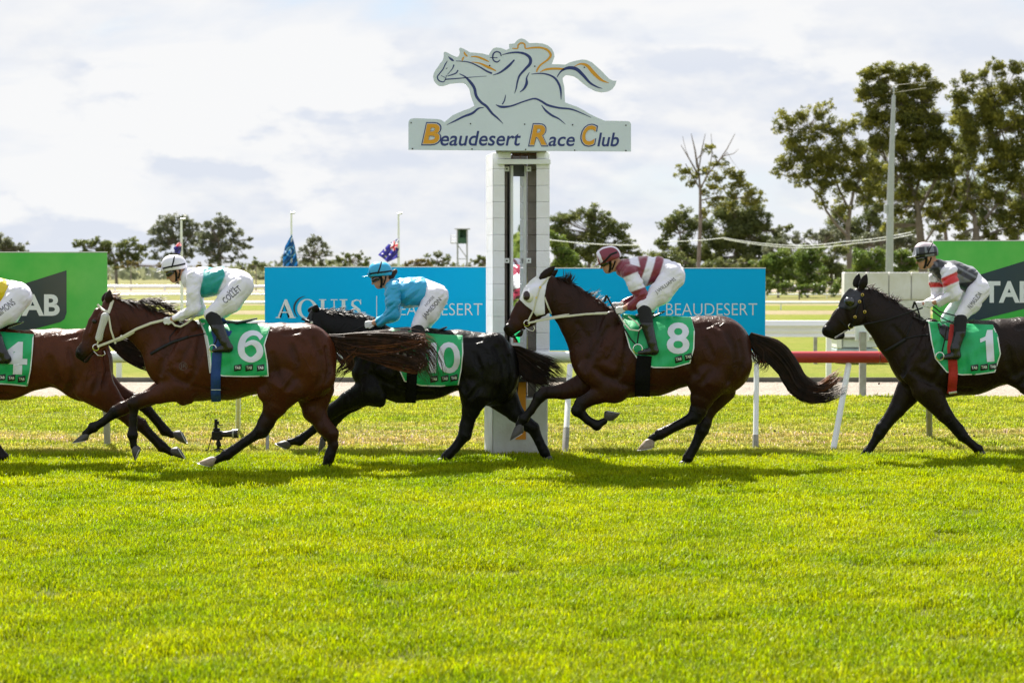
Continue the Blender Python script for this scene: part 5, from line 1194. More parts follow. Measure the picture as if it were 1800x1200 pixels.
def rider(s):
    d = s['d']; k = d/F; P = lambda a, b, yo=0.: np.array(at(a, b, d+yo))
    ox, oy = s.get('off', (0, 0))
    T = lambda a: (a[0]+ox, a[1]+oy)+tuple(a[2:])
    root = empty('person', (float(P(*T(s['torso'][-1])[:2])[0]), d, 0), s['label'], 'person', 'jockeys riding past the post')
    allp = [T(p) for p in s['torso']+s['arm']+s['arm2']+s['leg']+s['leg2']]+[(s['head'][0]+ox, s['head'][1]+oy, 34)]
    x0 = min(p[0]-p[2] for p in allp)-10; x1 = max(p[0]+p[2] for p in allp)+10; y0 = min(p[1]-p[2] for p in allp)-12; y1 = max(p[1]+p[2] for p in allp)+10
    lo = np.array(at(x0, y1, d)); hi = np.array(at(x1, y0, d)); lo[1] = d-.52; hi[1] = d+.52
    def F_(b0=None, b1=None, res=.0085):
        return Field(lo if b0 is None else b0, hi if b1 is None else b1, res)
    def box_of(ps, pad=8):
        xs = [p[0] for p in ps]; ys = [p[1] for p in ps]; rs = max(p[2] for p in ps)+pad
        l = np.array(at(min(xs)-rs, max(ys)+rs, d)); h = np.array(at(max(xs)+rs, min(ys)-rs, d)); l[1] = d-.55; h[1] = d+.55; return l, h
    def ch(fd, c, fy, kk, infl=0., ky=0):
        for a, b in zip(c[:-1], c[1:]):
            a, b = T(a), T(b); fa = a[4] if len(a) > 4 else fy
            fd.cone(P(a[0], a[1], a[3]), (a[2]+infl)*k, P(b[0], b[1], b[3]), (b[2]+infl)*k, fy=fa, k=kk)
    hx, hy = s['head'][0]+ox, s['head'][1]+oy; ta = math.radians(s['head'][2]); HC_ = lambda a, b: (hx+a*math.cos(ta)+b*math.sin(ta), hy-a*math.sin(ta)*-1*-1+b*math.cos(ta))
    def HL(a, b, t=None):   # head local (facing -x, y down) rotated nose-down by ta
        t = ta if t is None else t; c, s_ = math.cos(t), math.sin(t); return (hx+a*c+b*s_, hy-a*s_+b*c)
    # NB positive tilt lowers the face
    def head(fd, infl=0.):
        def hc(a, b, r, a2, b2, r2, fy=1., kk=.012, yo=0.):
            p, q = HL(a, b), HL(a2, b2); fd.cone(P(*p, yo), (r+infl)*k, P(*q, yo), (r2+infl)*k, fy=fy, k=kk)
        hc(1, -3, 14.5, 4, 0, 14, .82); hc(-4, 4, 10, -6, 12, 8.5, .78); hc(-8, 17, 5.5, -5, 18, 5, .9); hc(0, 14, 8, 5, 12, 8, .8)
        hc(-13.5, 4.5, 2.4, -17, 10, 2.1, .8, .006); hc(-14, 2, 3, -13, 1, 3, 1.6, .01); hc(-12.8, 14, 1.9, -11, 14.2, 1.9, 1.5, .004); hc(-12.6, 16.6, 1.8, -11, 16.8, 2, 1.4, .004)
        for sg_ in (-1, 1): hc(4, 5, 2.2, 5.5, 9, 1.6, .5, .004, yo=sg_*.073)
    fd = F_()
    head(fd); tt = T(s['torso'][0]); n0 = HL(6, 12); fd.cone(P(*n0), 8.2*k, P(tt[0], tt[1]-2, 0), 10*k, fy=.85, k=.02)
    ch(fd, s['torso'], 1.25, .05, -4); [ (ch(fd, q_[:-1], 1., .012, -4.2), ch(fd, q_[-2:], 1., .012, -1.2)) for q_ in (s['arm'], s['arm2']) ]; ch(fd, s['leg'], .9, .012, -3.4); ch(fd, s['leg2'], .9, .012, -3.4)
    V, Q, C = fd.surf(); mesh('body', V, Q, M_skin, root)
    hskin = Skin([fd.height()], d)
    # racing silks: trunk
    fd1 = F_(*box_of([T(p) for p in s['torso'][:-1]]+[T(p) for p in s['arm'][:2]])); ch(fd1, s['torso'][:-1]+[s['torso'][-1][:2]+(s['torso'][-1][2]-3,)+s['torso'][-1][3:]], 1.25, .05, .8)
    for sd_, ar in ((-1, s['arm']), (1, s['arm2'])): a, b = T(ar[0]), T(ar[1]); fd1.cone(P(a[0], a[1], a[3]), a[2]*k, P(a[0]+(b[0]-a[0])*.25, a[1]+(b[1]-a[1])*.25, a[3]), (a[2]-1)*k, k=.03)
    wrinkle(fd1, 9., .020); wrinkle(fd1, 22., .008)
    # trunk ends at the waist
    wx, wy, wr_, wn = s['waist']; g0, g2 = fd1.ax[0][:, None, None], fd1.ax[2][None, None, :]; wp = P(wx+ox, wy+oy); na = math.radians(wn); fd1.D = np.maximum(fd1.D, ((g0-wp[0])*math.cos(na)+(g2-wp[2])*math.sin(na)).astype(np.float32)+0*fd1.D)
    V, Q, C = fd1.surf(); px = 900+F*V[:, 0]/V[:, 1]*1.0; 
    def topx(V): f_ = V[:, 1]*cp-(V[:, 2]-HC)*sp; u_ = V[:, 1]*sp+(V[:, 2]-HC)*cp; return 900+F*V[:, 0]/f_-ox, 600-F*u_/f_-oy
    X, Y = topx(V); silks = mesh('racing_silks', V, Q, M_silk, root, cols=soft(s['silk'], X, Y, V[:, 1]-d, 'trunk'))
    sk1 = fd1.height()
    # sleeves
    hts = []
    for ar in (s['arm2'], s['arm']):
        f2 = F_(*box_of([T(p) for p in ar])); ch(f2, ar, 1., .03, .9)
        # puckers
        g = f2.ax; wrinkle(f2, 13., .020); wrinkle(f2, 28., .008)
        a = T(ar[-1]); b = T(ar[-2]); pa, pb = P(a[0], a[1], a[3]), P(b[0], b[1], b[3]); nn = (pa-pb)/np.linalg.norm(pa-pb); cpos = pa-nn*s.get('cuff', 3.)*k
        f2.D = np.maximum(f2.D, ((g[0][:, None, None]-cpos[0])*nn[0]+(g[1][None, :, None]-cpos[1])*nn[1]+(g[2][None, None, :]-cpos[2])*nn[2]).astype(np.float32))
        V, Q, C = f2.surf(); X, Y = topx(V); mesh('sleeve', V, Q, M_silk, root, cols=soft(s['silk'], X, Y, V[:, 1]-d, 'arm')); hts.append(f2.height())
    # gloves with curled fingers
    for ar, sg_ in ((s['arm'], -1), (s['arm2'], 1)):
        a = T(ar[-1]); b = T(ar[-2]); dx, dy = a[0]-b[0], a[1]-b[1]; l = math.hypot(dx, dy); ux, uy = dx/l, dy/l; hx_, hy_ = a[0]+ux*2, a[1]+uy*2; yo = a[3]
        f3 = Field(np.array(at(hx_-24, hy_+22, d+yo))-[0, .09, 0], np.array(at(hx_+24, hy_-22, d+yo))+[0, .09, 0], .0045)
        f3.D[:] = 9; Pq = lambda u, v, w: P(hx_+ux*u-uy*v, hy_+uy*u+ux*v, yo+w)
        f3.cone(Pq(-5, 0, 0), 4.6*k, Pq(4, 0, 0), 5.6*k, fy=.75, k=.008)          # palm
        for i, (fl, w) in enumerate(((8.2, -4.2), (9, -1.4), (8.4, 1.5), (7, 4.2))):   # fingers curled down round the rein
            f3.cone(Pq(5, w*.9, -.012), 1.75*k, Pq(fl+3.4, w, -.018), 1.6*k, k=.003); f3.cone(Pq(fl+3.4, w, -.018), 1.6*k, Pq(fl+2.4, w+1, .020), 1.5*k, k=.003); f3.cone(Pq(fl+2.4, w+1, .020), 1.5*k, Pq(4.5, w+1, .024), 1.4*k, k=.003)
        f3.cone(Pq(-1, -4, -.012), 2.2*k, Pq(6, -6.2, -.010), 1.8*k, k=.004); f3.cone(Pq(6, -6.2, -.010), 1.8*k, Pq(9.5, -4.6, .006), 1.6*k, k=.003)
        V, Q, C = f3.surf(); mesh('glove', V, Q, M_glove, root)
    # breeches
    fb = F_(*box_of([T(p) for p in s['leg'][:4]]+[T(p) for p in s['torso'][-2:]]+[T(p) for p in s['leg2'][:4]]))
    pel = s['torso'][-1]; ch(fb, [s['torso'][-2], pel], 1.15, .05, 1.0); g = fb.ax
    fb.D = np.maximum(fb.D, -((g[0][:, None, None]-wp[0])*math.cos(na)+(g[2][None, None, :]-wp[2])*math.sin(na)).astype(np.float32)-.02+0*fb.D)
    ch(fb, s['leg'][:3], .9, .04, .8); ch(fb, s['leg2'][:3], .9, .04, .8)
    wrinkle(fb, 14., .012); wrinkle(fb, 34., .004)
    V, Q, C = fb.surf(); br = mesh('breeches', V, Q, M_breech, root)
    bskin = Skin([fb.height()], d)
    # boots with cloth cuffs
    for lg in (s['leg2'], s['leg']):
        f4 = F_(*box_of([T(p) for p in lg[2:]])); a, b, c_, hl, to = [T(p) for p in lg[2:7]]
        q0 = tuple(a[i]+(b[i]-a[i])*.16 for i in range(4))
        f4.cone(P(q0[0], q0[1], q0[3]), (a[2]-.2)*k, P(b[0], b[1], b[3]), (b[2]+.6)*k, k=.02); f4.cone(P(b[0], b[1], b[3]), (b[2]+.6)*k, P(c_[0], c_[1], c_[3]), (c_[2]+.4)*k, k=.015)
        f4.cone(P(c_[0], c_[1], c_[3]), (c_[2])*k, P(hl[0], hl[1], hl[3]), hl[2]*k, k=.015); mid = tuple((hl[i]*.45+to[i]*.55) for i in range(4))
        f4.cone(P(hl[0], hl[1]+1, hl[3]), hl[2]*.9*k, P(mid[0], mid[1], mid[3]), (to[2]+2)*k, fy=.85, k=.015); f4.cone(P(mid[0], mid[1], mid[3]), (to[2]+2)*k, P(to[0], to[1], to[3]), to[2]*k, fy=1.1, k=.01)
        V, Q, C = f4.surf(); X, Y = topx(V); cy_ = s['cuffline']; bo = mesh('boot', V, Q, M_boot, root, mats=[M_boot, M_bootcuff])
        zc = np.array([V[q, 2].mean() for q in Q]); zl = P(900, cy_+oy)[2]; bo.data.polygons.foreach_set('material_index', (zc > zl).astype(np.int32))
    # helmet
    ht = math.radians(s['helm'][0]); hk = s['helm'][1]
    f5 = Field(np.array(at(hx-42, hy+30, d))-[0, .2, 0], np.array(at(hx+42, hy-42, d))+[0, .2, 0], .006)
    f5.D[:] = 9; Hq = lambda a, b: HL(a, b, ht)
    p, q = Hq(-3, -6), Hq(4, -5); f5.cone(P(*p), 19.5*k*hk, P(*q), 19.5*k*hk, fy=.84, k=.01)
    g0, g1, g2 = f5.ax[0][:, None, None], f5.ax[1][None, :, None], f5.ax[2][None, None, :]
    rc = P(*Hq(0, s['helm'][2])); rn = (math.sin(ht), -math.cos(ht)) # plane below which the shell is cut
    pl = -( (g0-rc[0])*(-math.sin(ht))*-1*0 + (g2-rc[2])*math.cos(ht)+(g0-rc[0])*(-math.sin(ht)) )
    f5.D = np.maximum(f5.D, pl.astype(np.float32)+0*f5.D)
    # peak
    a_, b_ = Hq(-17, s['helm'][2]-2.2), Hq(-27, s['helm'][2]-.8); f5.cone(P(*a_), 5*k, P(*b_), 5.*k, fy=1., k=.001); 
    V, Q, C = f5.surf()
    # squash the peak into a thin visor
    lx = (V[:, 0]-P(hx, hy)[0])/k; lz = -(V[:, 2]-P(hx, hy)[2])/k; c, s_ = math.cos(ht), math.sin(ht); la = lx*c-lz*s_; lb = lx*s_+lz*c
    mk = np.clip((-la-17.5)/3, 0, 1); rim = s['helm'][2]-1.6; lb2 = lb*(1-mk)+(rim+(lb-rim)*.18+(-la-22)*.05)*mk; la2 = la; lx2 = la2*c+lb2*s_; lz2 = -la2*s_+lb2*c
    V[:, 0] = P(hx, hy)[0]+lx2*k; V[:, 2] = P(hx, hy)[2]-lz2*k; V[:, 1] = d+(V[:, 1]-d)*(1+mk*1.6)
    hm = mesh('helmet', V, Q, M_helm, root, cols=s['hcol'](la2/hk, lb2/hk, (V[:, 1]-d)/k))
    hs = Skin([f5.height()], d)
    for bnd in s['bands']: ribbon('helmet_band', [Hq(*b) for b in bnd[:-1]], bnd[-1], hs, .003, M_strapk, hm, sub=3, thick=.003)
    # goggles and chin strap
    f6 = Field(np.array(at(hx-32, hy+30, d))-[0, .13, 0], np.array(at(hx+25, hy-22, d))+[0, .13, 0], .005); f6.D[:] = 9
    for sg_ in (-1, 1): p, q = HL(-12.5, 4.2), HL(-6, 3.2); f6.cone(P(*p, sg_*.032), 5.0*k, P(*q, sg_*.055), 4.6*k, fy=.8, k=.02)
    V, Q, C = f6.surf(); gg = mesh('goggles', V, Q, M_gog, root)
    ribbon('goggle_strap', [HL(-4, 2.5), HL(3, 0), HL(9, -3)], 4.2, hskin, .006, M_strapk, gg, sub=3)
    ribbon('chin_strap', [HL(1, 1), HL(0, 9), HL(-2.5, 16), HL(-5.5, 21)], 4.0, hskin, .005, M_strapk, root, sub=3)
    ribbon('chin_strap', [HL(10, 4), HL(5, 12), HL(0, 18)], 2.6, hskin, .005, M_strapk, root, sub=3)
    if s.get('bun'):
        f7 = Field(P(hx+5, hy+18)-[0, .1, 0], P(hx+45, hy-16)+[0, .1, 0], .007); f7.D[:] = 9; a_, b_ = HL(17, 8), HL(27, 2)
        f7.cone(P(*a_), 6.5*k, P(*b_), 4.5*k, fy=1, k=.01); V, Q, C = f7.surf(); V += np.array([[mnoise.noise(Vector(v)*60)*.006]*3 for v in V]); mesh('hair', V, Q, M_haird, root)
    # printed name along the thigh
    for (tx, x0, x1, y0, y1, bo, sh, ro) in s.get('names', []): text_drape('name_print', tx, x0+ox, x1+ox, y0+oy, y1+oy, bskin, .004, M_print_k, br, bold=bo, shear=sh, rot=ro, maxe=3.)
    return root, bskin, hskin

# ------------------------------------------------------------------ tracing of each horse (photo px: x, y, radius)
BAY = ((.066, .0165, .005), (.005, .004, .0035))
def H(x, y, r, f, c): return (x, y, r, f, c)
# ---- bay under saddlecloth 6
S6 = dict(nc=.2, d=20.85, label='bay racehorse in a white bridle with saddlecloth 6 under the white-clad rider', coat='bay', cols=BAY,
  head=[H(194,538,15,.62,.1), H(190,572,26,.48,.15), H(172,592,21,.50,.1), H(155,611,14.5,.62,.25), H(146,619,12,.66,.75), H(152,627,7.5,.8,.9)],
  neck=[(205,552,26), (238,566,32), (275,588,42), (300,612,55)],
  torso=[(308,632,54,.62), (345,637,67,.66), (400,635,67,.74), (460,629,61,.76), (495,624,56,.72), (530,630,62,.70), (540,655,50,.66)],
  extra=[(174,550,10,165,566,9.5,.75,0,.02,.1), (165,566,9.5,154,590,9,.75,0,.02,.1), (140,624,7,150,632,6,.8,.0,.012,.9), (168,564,5,160,586,4,.7,.055,.012,.1), (212,534,7,250,544,9,.55,0,.03,.3), (335,575,14,300,650,22,.6,.13,.02,.25), (300,655,20,330,690,16,.7,.13,.02,.1), (505,600,14,500,650,30,.5,.13,.03,.05), (545,600,28,560,660,30,.6,.12,.04,.05),
         (470,690,18,500,660,24,.7,.14,.03,.15), (196,582,17,190,560,18,.4,.07,.012,.1), (160,575,6,150,598,6,.9,.0,.012,.0), (330,698,13,322,703,10,.8,.11,.02,.1)],
  legs=[dict(side=-1, w=(.13,.10), c=[(500,678,40,.1), (484,712,24,.25), (468,742,16.5,.75), (460,757,14.5,.95), (430,777,9.6,1), (399,799,9.8,1), (376,810,7.2,1)], hoof=((347,813), (374,820), (376,805), 1)),
        dict(side=1, w=(.13,.10), c=[(552,688,36,.1), (553,722,24,.15), (570,750,17,.4), (582,762,15,.6), (586,782,10.5,.8), (578,806,9.5,1), (572,824,8.5,1)], hoof=((558,832), (584,834), (572,822), 0)),
        dict(side=-1, w=(.14,.09), c=[(316,680,26,.05), (280,693,18,.1), (250,702,14,.5), (236,709,13.5,.8), (234,738,8.2,1), (233,764,9.6,1), (235,784,6.8,1)], hoof=((237,809), (247,786), (235,788), 0)),
        dict(side=1, w=(.14,.09), c=[(306,676,26,.1), (262,699,16,.2), (215,718,13.5,.6), (203,724,12,.9), (180,742,8.4,1), (164,751,9.6,1), (150,762,6.8,1)], hoof=((127,778), (154,773), (149,764), 0))],
  ears=[(190,532,193,509,7.5,-1), (184,532,187,513,7,1)], eye=(166,565), nostril=(138,619), mouth=((149,634),(164,619)))
S4 = dict(nc=.1, d=21.65, label='chestnut brown racehorse with saddlecloth 4 leaving the photo on the left', coat='liver', cols=((.085,.0225,.007),(.007,.004,.0035)),
  head=[(a[0]-390, a[1]+8)+a[2:] for a in S6['head']], neck=[(a[0]-390, a[1]+8)+a[2:] for a in S6['neck']],
  torso=[(-82,640,54,.62), (-45,640,66,.66), (10,640,62,.74), (60,632,52,.74), (100,628,50,.72), (138,638,60,.70), (150,658,48,.66)],
  extra=[(155,600,24,165,660,30,.6,.12,.04,.0), (110,605,14,100,650,26,.5,.13,.03,.0), (-90,663,20,-60,698,16,.7,.13,.02,.1), (198-390,590,17,190-390,568,18,.4,.07,.012,.1)],
  legs=[dict(side=-1, w=(.13,.10), c=[(168,680,34,.05), (205,715,20,.2), (232,738,15,.7), (247,746,13,.9), (268,768,9.6,1), (285,785,9.6,1), (302,795,7,1)], hoof=((325,807), (312,785), (303,795), 0)),
        dict(side=1, w=(.13,.10), c=[(170,672,34,.05), (205,692,20,.2), (240,704,14,.7), (252,712,12,.9), (275,738,9.4,1), (290,757,9.4,1), (302,764,6.8,1)], hoof=((329,781), (317,756), (308,766), 0)),
        dict(side=-1, w=(.14,.09), c=[(-72,690,26,.1), (-50,720,17,.3), (-28,752,13.5,.9), (-20,764,12.5,1), (-6,785,8.5,1), (6,803,9.4,1), (10,815,7,1)], hoof=((-4,824), (18,823), (8,812), 0)),
        dict(side=1, w=(.14,.09), c=[(-80,690,26,.1), (-130,706,16,.3), (-172,722,13.5,.9), (-184,730,12,1), (-208,752,8.4,1), (-222,762,9.6,1), (-236,772,6.8,1)], hoof=((-258,788), (-232,783), (-238,774), 0))],
  ears=[(-200,540,-197,517,7.5,-1), (-206,540,-203,521,7,1)], eye=(-229,571), nostril=(-252,627))
S10 = dict(d=21.75, label='black racehorse with saddlecloth 10, its head hidden behind the bay rump ahead', coat='black', bl=.9, cols=((.010,.006,.005),(.0035,.0035,.0035)),
  head=[H(558,556,16,.62,.9), H(552,588,25,.48,.9), H(534,606,20,.50,.8), H(518,624,14,.62,.9), H(510,632,11,.66,1), H(516,640,7.5,.8,1)],
  neck=[(568,568,26), (602,584,36), (640,600,48), (662,620,54)],
  torso=[(668,636,50,.62), (705,641,66,.66), (755,639,62,.74), (805,632,52,.74), (830,634,50,.72), (852,645,60,.70), (862,664,50,.66)],
  extra=[(572,552,8,612,560,12,.5,0,.03,1), (660,590,14,640,655,22,.6,.13,.02,.8), (645,668,18,665,698,14,.7,.13,.02,.9), (868,610,26,880,665,30,.6,.12,.04,.6), (825,610,14,815,655,26,.5,.13,.03,.6), (660,703,12,668,706,10,.8,.11,.02,.9)],
  legs=[dict(side=-1, w=(.13,.10), c=[(836,690,32,.9), (828,720,18,.9), (820,748,14,1), (817,764,13,1), (800,787,9.8,1), (784,803,9,1), (776,810,7,1)], hoof=((762,815), (784,816), (776,806), 0)),
        dict(side=1, w=(.13,.10), c=[(882,695,30,.9), (906,726,17,.9), (928,746,14,1), (937,752,12.5,1), (948,776,9.8,1), (958,796,9,1), (962,803,7.4,1)], hoof=((952,811), (974,810), (963,802), 0)),
        dict(side=-1, w=(.14,.09), c=[(648,688,25,.9), (612,704,18,.9), (584,722,14.5,1), (574,730,12.5,1), (550,756,8.4,1), (526,774,9.4,1), (508,777,6.6,1)], hoof=((484,779), (507,790), (506,777), 0)),
        dict(side=1, w=(.14,.09), c=[(652,684,25,.9), (620,708,17,.9), (598,724,13.5,1), (590,734,12.5,1), (582,754,8.2,1), (574,766,9,1), (568,772,6.6,1)], hoof=((559,797), (573,781), (566,771), 0))],
  ears=[(553,548,557,535,7,-1), (546,550,549,538,6.5,1)], eye=(528,580), nostril=(503,632))
S8 = dict(nc=.35, d=21.2, label='dark brown racehorse in a white eye hood, saddlecloth 8, under the maroon rider', coat='dark_bay', cols=((.042,.0115,.0045),(.0045,.004,.0035)),
  head=[H(960,497,17,.62,.3), H(946,528,27,.48,.3), H(926,553,21,.50,.2), H(907,571,14.5,.62,.35), H(899,579,11.5,.66,.85), H(912,585,7.5,.8,.9)],
  neck=[(974,514,28), (1000,535,37), (1030,566,48), (1050,598,58)],
  torso=[(1060,626,57,.62), (1098,629,69,.66), (1148,628,67,.74), (1200,618,60,.76), (1232,612,56,.72), (1258,618,63,.70), (1268,640,53,.66)],
  extra=[(934,508,9,920,530,9,.75,0,.02,.2), (892,578,7,902,588,6,.8,.0,.012,.9), (978,498,8,1010,515,10,.5,0,.03,.7), (1075,560,14,1050,640,22,.6,.13,.02,.35), (1035,650,20,1080,690,18,.7,.13,.02,.1), (1282,590,24,1292,640,30,.6,.12,.04,.1), (1240,585,16,1238,640,30,.5,.13,.03,.1),
         (1225,670,18,1245,650,24,.7,.14,.03,.2), (950,540,17,946,518,18,.4,.07,.012,.25), (912,535,6,902,556,6,.9,.0,.012,.1), (1092,688,13,1086,694,10,.8,.11,.02,.1)],
  legs=[dict(side=-1, w=(.13,.10), c=[(1246,668,39,.15), (1234,700,23,.4), (1227,722,17.5,.9), (1221,733,14.5,1), (1190,748,10,1), (1160,763,9.8,1), (1145,771,7.4,1)], hoof=((1120,791), (1150,786), (1141,773), 1)),
        dict(side=1, w=(.13,.10), c=[(1262,684,32,.3), (1243,722,17,.5), (1238,744,14,.9), (1234,756,13,1), (1221,785,9.8,1), (1209,805,9.6,1), (1203,813,7.4,1)], hoof=((1186,822), (1209,823), (1202,811), 0)),
        dict(side=-1, w=(.14,.09), c=[(1082,680,27,.1), (1052,693,18,.3), (1022,709,13.5,.9), (1016,721,13,1), (1034,739,8.6,1), (1049,747,9.6,1), (1062,740,6.8,1)], hoof=((1090,727), (1063,722), (1070,737), 0)),
        dict(side=1, w=(.14,.09), c=[(1030,676,24,.2), (990,688,15.5,.3), (957,690,12.5,.7), (948,698,11.5,.9), (933,722,8.4,1), (920,736,9.8,1), (912,747,7,1)], hoof=((896,774), (921,759), (911,748), 0))],
  ears=[(950,492,976,467,8.2,-1), (956,494,981,474,7.5,1)], eye=(924,520), nostril=(891,574), mouth=((903,590),(920,578)))
S1 = dict(nc=.15, d=22.2, label='dark brown racehorse in black blinkers with saddlecloth 1, last on the right', coat='brown_black', cols=((.022,.0095,.005),(.0045,.004,.0035)), bl=.35,
  head=[H(1511,521,16,.62,.5), H(1502,546,25,.48,.5), H(1482,561,20.5,.50,.4), H(1465,575,13.5,.62,.5), H(1457,581,11,.66,.95), H(1478,588,7,.8,1)],
  neck=[(1524,536,27), (1552,558,37), (1582,586,48), (1604,608,55)],
  torso=[(1618,631,53,.62), (1655,632,66,.66), (1708,628,65,.74), (1760,618,57,.76), (1795,612,54,.72), (1822,620,60,.70), (1835,642,50,.66)],
  extra=[(1452,583,6.5,1463,590,5.5,.8,.0,.012,.9), (1478,590,6.5,1468,592,5.,.9,0,.01,1.), (1530,515,8,1565,535,10,.5,0,.03,.8), (1640,575,14,1612,640,22,.6,.13,.02,.4), (1600,655,18,1635,690,16,.7,.13,.02,.4), (1850,590,24,1858,640,30,.6,.12,.04,.3), (1775,655,20,1800,665,22,.7,.12,.03,.5), (1506,556,16,1502,538,17,.4,.07,.012,.5)],
  legs=[dict(side=-1, w=(.13,.10), c=[(1826,672,36,.3), (1845,705,21,.6), (1868,730,16,1), (1880,740,13,1), (1860,765,9.8,1), (1842,786,9.6,1), (1832,794,7,1)]),
        dict(side=1, w=(.13,.10), c=[(1840,680,32,.3), (1860,720,18,.6), (1880,750,14.5,1), (1888,760,13,1), (1880,785,9.8,1), (1872,800,9.6,1), (1866,806,7.4,1)], hoof=((1852,812), (1876,812), (1866,804), 0)),
        dict(side=1, w=(.14,.09), c=[(1604,678,27,.3), (1576,720,16.5,.7), (1551,752,13,1), (1545,763,11.5,1), (1533,782,8.4,1), (1524,796,9,1), (1518,801,7,1)], hoof=((1503,807), (1524,806), (1517,799), 0)),
        dict(side=-1, w=(.14,.09), c=[(1628,684,26,.3), (1660,728,15.5,.7), (1684,755,12.5,1), (1692,766,11,1), (1708,780,8.4,1), (1720,790,8.8,1), (1724,795,7,1)], hoof=((1716,803), (1734,798), (1724,793), 0))],
  ears=[(1514,508,1523,481,7.8,-1), (1504,505,1510,480,7.2,1)], eye=(1489,529), nostril=(1451,578), mouth=((1468,593),(1490,580)))

R6 = horse(S6); R4 = horse(S4); R10 = horse(S10); R8 = horse(S8); R1 = horse(S1)
# ------------------------------------------------------------------ tails and manes
tail(R6[0], S6['d'], [(576,592,5), (600,600,13), (640,606,22), (690,612,26), (730,622,26), (752,640,18), (764,668,12)], 270, M_haird, 11, curl=5, wisp=.6)
tail(R6[0], S6['d'], [(580,598,6), (600,622,12), (612,640,10), (600,650,8), (588,668,6)], 60, M_haird, 12, nm='tail_lock', curl=3)
tail(R6[0], S6['d'], [(605,612,6), (650,612,14), (700,605,12), (745,598,9), (758,606,8)], 42, M_hairr, 13, nm='tail_lock', curl=4)
tail(R6[0], S6['d'], [(650,628,6), (690,640,8), (730,648,7), (745,640,6)], 28, M_hairr, 14, nm='tail_lock', curl=4); tail(R6[0], S6['d'], [(636,606,4), (622,622,5), (606,636,5), (600,645,3)], 22, M_hairr, 21, nm='tail_lock', curl=2)
tail(R4[0], S4['d'], [(186,594,6), (205,602,13), (232,616,20), (262,632,18), (290,646,12)], 260, M_hair, 15, curl=2)
tail(R10[0], S10['d'], [(897,612,6), (912,622,13), (935,640,19), (962,658,20), (985,672,12)], 280, M_hair, 16, curl=2.5, wisp=.7); tail(R10[0], S10['d'], [(905,632,6), (922,655,10), (948,668,8), (962,676,6)], 50, M_hair, 17, nm='tail_lock')
tail(R8[0], S8['d'], [(1316,590,7), (1334,603,15), (1362,620,22), (1386,648,19), (1400,674,18), (1424,690,17), (1456,692,13), (1484,680,8)], 420, M_hair, 18, curl=2); tail(R8[0], S8['d'], [(1322,602,8), (1336,620,14), (1340,638,11), (1334,650,9)], 60, M_haird, 19, nm='tail_lock', curl=4)
tail(R8[0], S8['d'], [(1420,684,5), (1448,678,9), (1466,664,9), (1478,654,8)], 55, M_hairr, 20, nm='tail_lock', curl=2)
tail(R1[0], S1['d'], [(1880,592,6), (1900,610,12), (1930,640,16), (1955,660,12)], 120, M_hair, 22)
mane(R6[0], S6['d'], [(196,524), (215,526), (235,531), (255,538), (275,546), (300,556), (322,563)], 240, M_hair, 31, (1, .25), 30, curve=6); mane(R6[0], S6['d'], [(242,530), (262,530), (285,538), (300,548)], 130, M_hair, 32, (1, -.35), 34, nm='mane_lock', curve=14, spread=.7); mane(R6[0], S6['d'], [(245,526), (265,524), (280,530)], 34, M_hair_sun, 33, (1, -.3), 26, nm='mane_lock', curve=12)
mane(R6[0], S6['d'], [(194,520), (200,522)], 24, M_hairr, 34, (1, -.35), 20, nm='forelock', curve=2)
mane(R10[0], S10['d'], [(566,548), (590,550), (615,554), (640,562), (655,570)], 230, M_hair, 35, (1, -.15), 22, curve=6, spread=.9); mane(R10[0], S10['d'], [(568,546), (590,543), (620,548), (636,556)], 40, M_haird, 36, (1, -.4), 18, nm='mane_lock', curve=4)
mane(R8[0], S8['d'], [(976,486), (996,493), (1018,509), (1040,526), (1060,540), (1075,548)], 200, M_hair, 37, (1, .15), 17, curve=4); mane(R8[0], S8['d'], [(992,492), (998,495), (1004,499)], 46, M_haird, 38, (.25, -1), 21, nm='mane_lock', curve=0, spread=.6); mane(R8[0], S8['d'], [(1030,516), (1045,526), (1058,536)], 30, M_hair_sun, 39, (1, -.6), 22, nm='mane_lock', curve=0, spread=.5)
mane(R8[0], S8['d'], [(1062,536), (1072,543), (1085,548)], 30, M_haird, 40, (1, -.25), 24, nm='mane_lock', curve=2)
mane(R1[0], S1['d'], [(1522,502), (1540,509), (1558,522), (1578,536), (1597,548), (1612,560)], 210, M_hair, 41, (1, .1), 16, curve=4, spread=1.1); mane(R1[0], S1['d'], [(1562,524), (1570,529), (1578,533)], 34, M_hair, 42, (.8, -.9), 17, nm='mane_lock', curve=0, spread=1.)
mane(R4[0], S4['d'], [(-190,532), (-150,540), (-110,552), (-70,568)], 80, M_hair, 43, (1, .2), 24)

# ------------------------------------------------------------------ riders
def rgb(n, c): return np.tile(np.array(c, float), (n, 1))
WH = (.76, .74, .84)
def silk6(X, Y, D, part):
    c = rgb(len(X), WH)
    if part == 'trunk': m = inpoly(X, Y, [(359,462), (399,462), (397,482), (388,503), (374,532), (340,532), (349,515), (356,492)]); c[m] = (.0, .30, .29)
    return c
def silk10(X, Y, D, part):
    c = rgb(len(X), (.008, .33, .60)); m = (part == 'trunk') & (X < 680); 
    return c
MAR = (.19, .012, .035)
def silk8(X, Y, D, part):
    c = rgb(len(X), MAR); s_ = X+.22*(Y-452)+.0022*(Y-452)**2
    if part == 'trunk':
        w = ((s_ > 1139) & (s_ < 1153)) | (s_ > 1168); w |= inpoly(X, Y, [(1104,446), (1120,446), (1125,469), (1108,464)]); c[w] = WH
    else: w = (Y+.42*(X-1110) > 482) & (Y+.36*(X-1115) < 511); c[w] = WH
    return c
GREY = (.16, .172, .20)
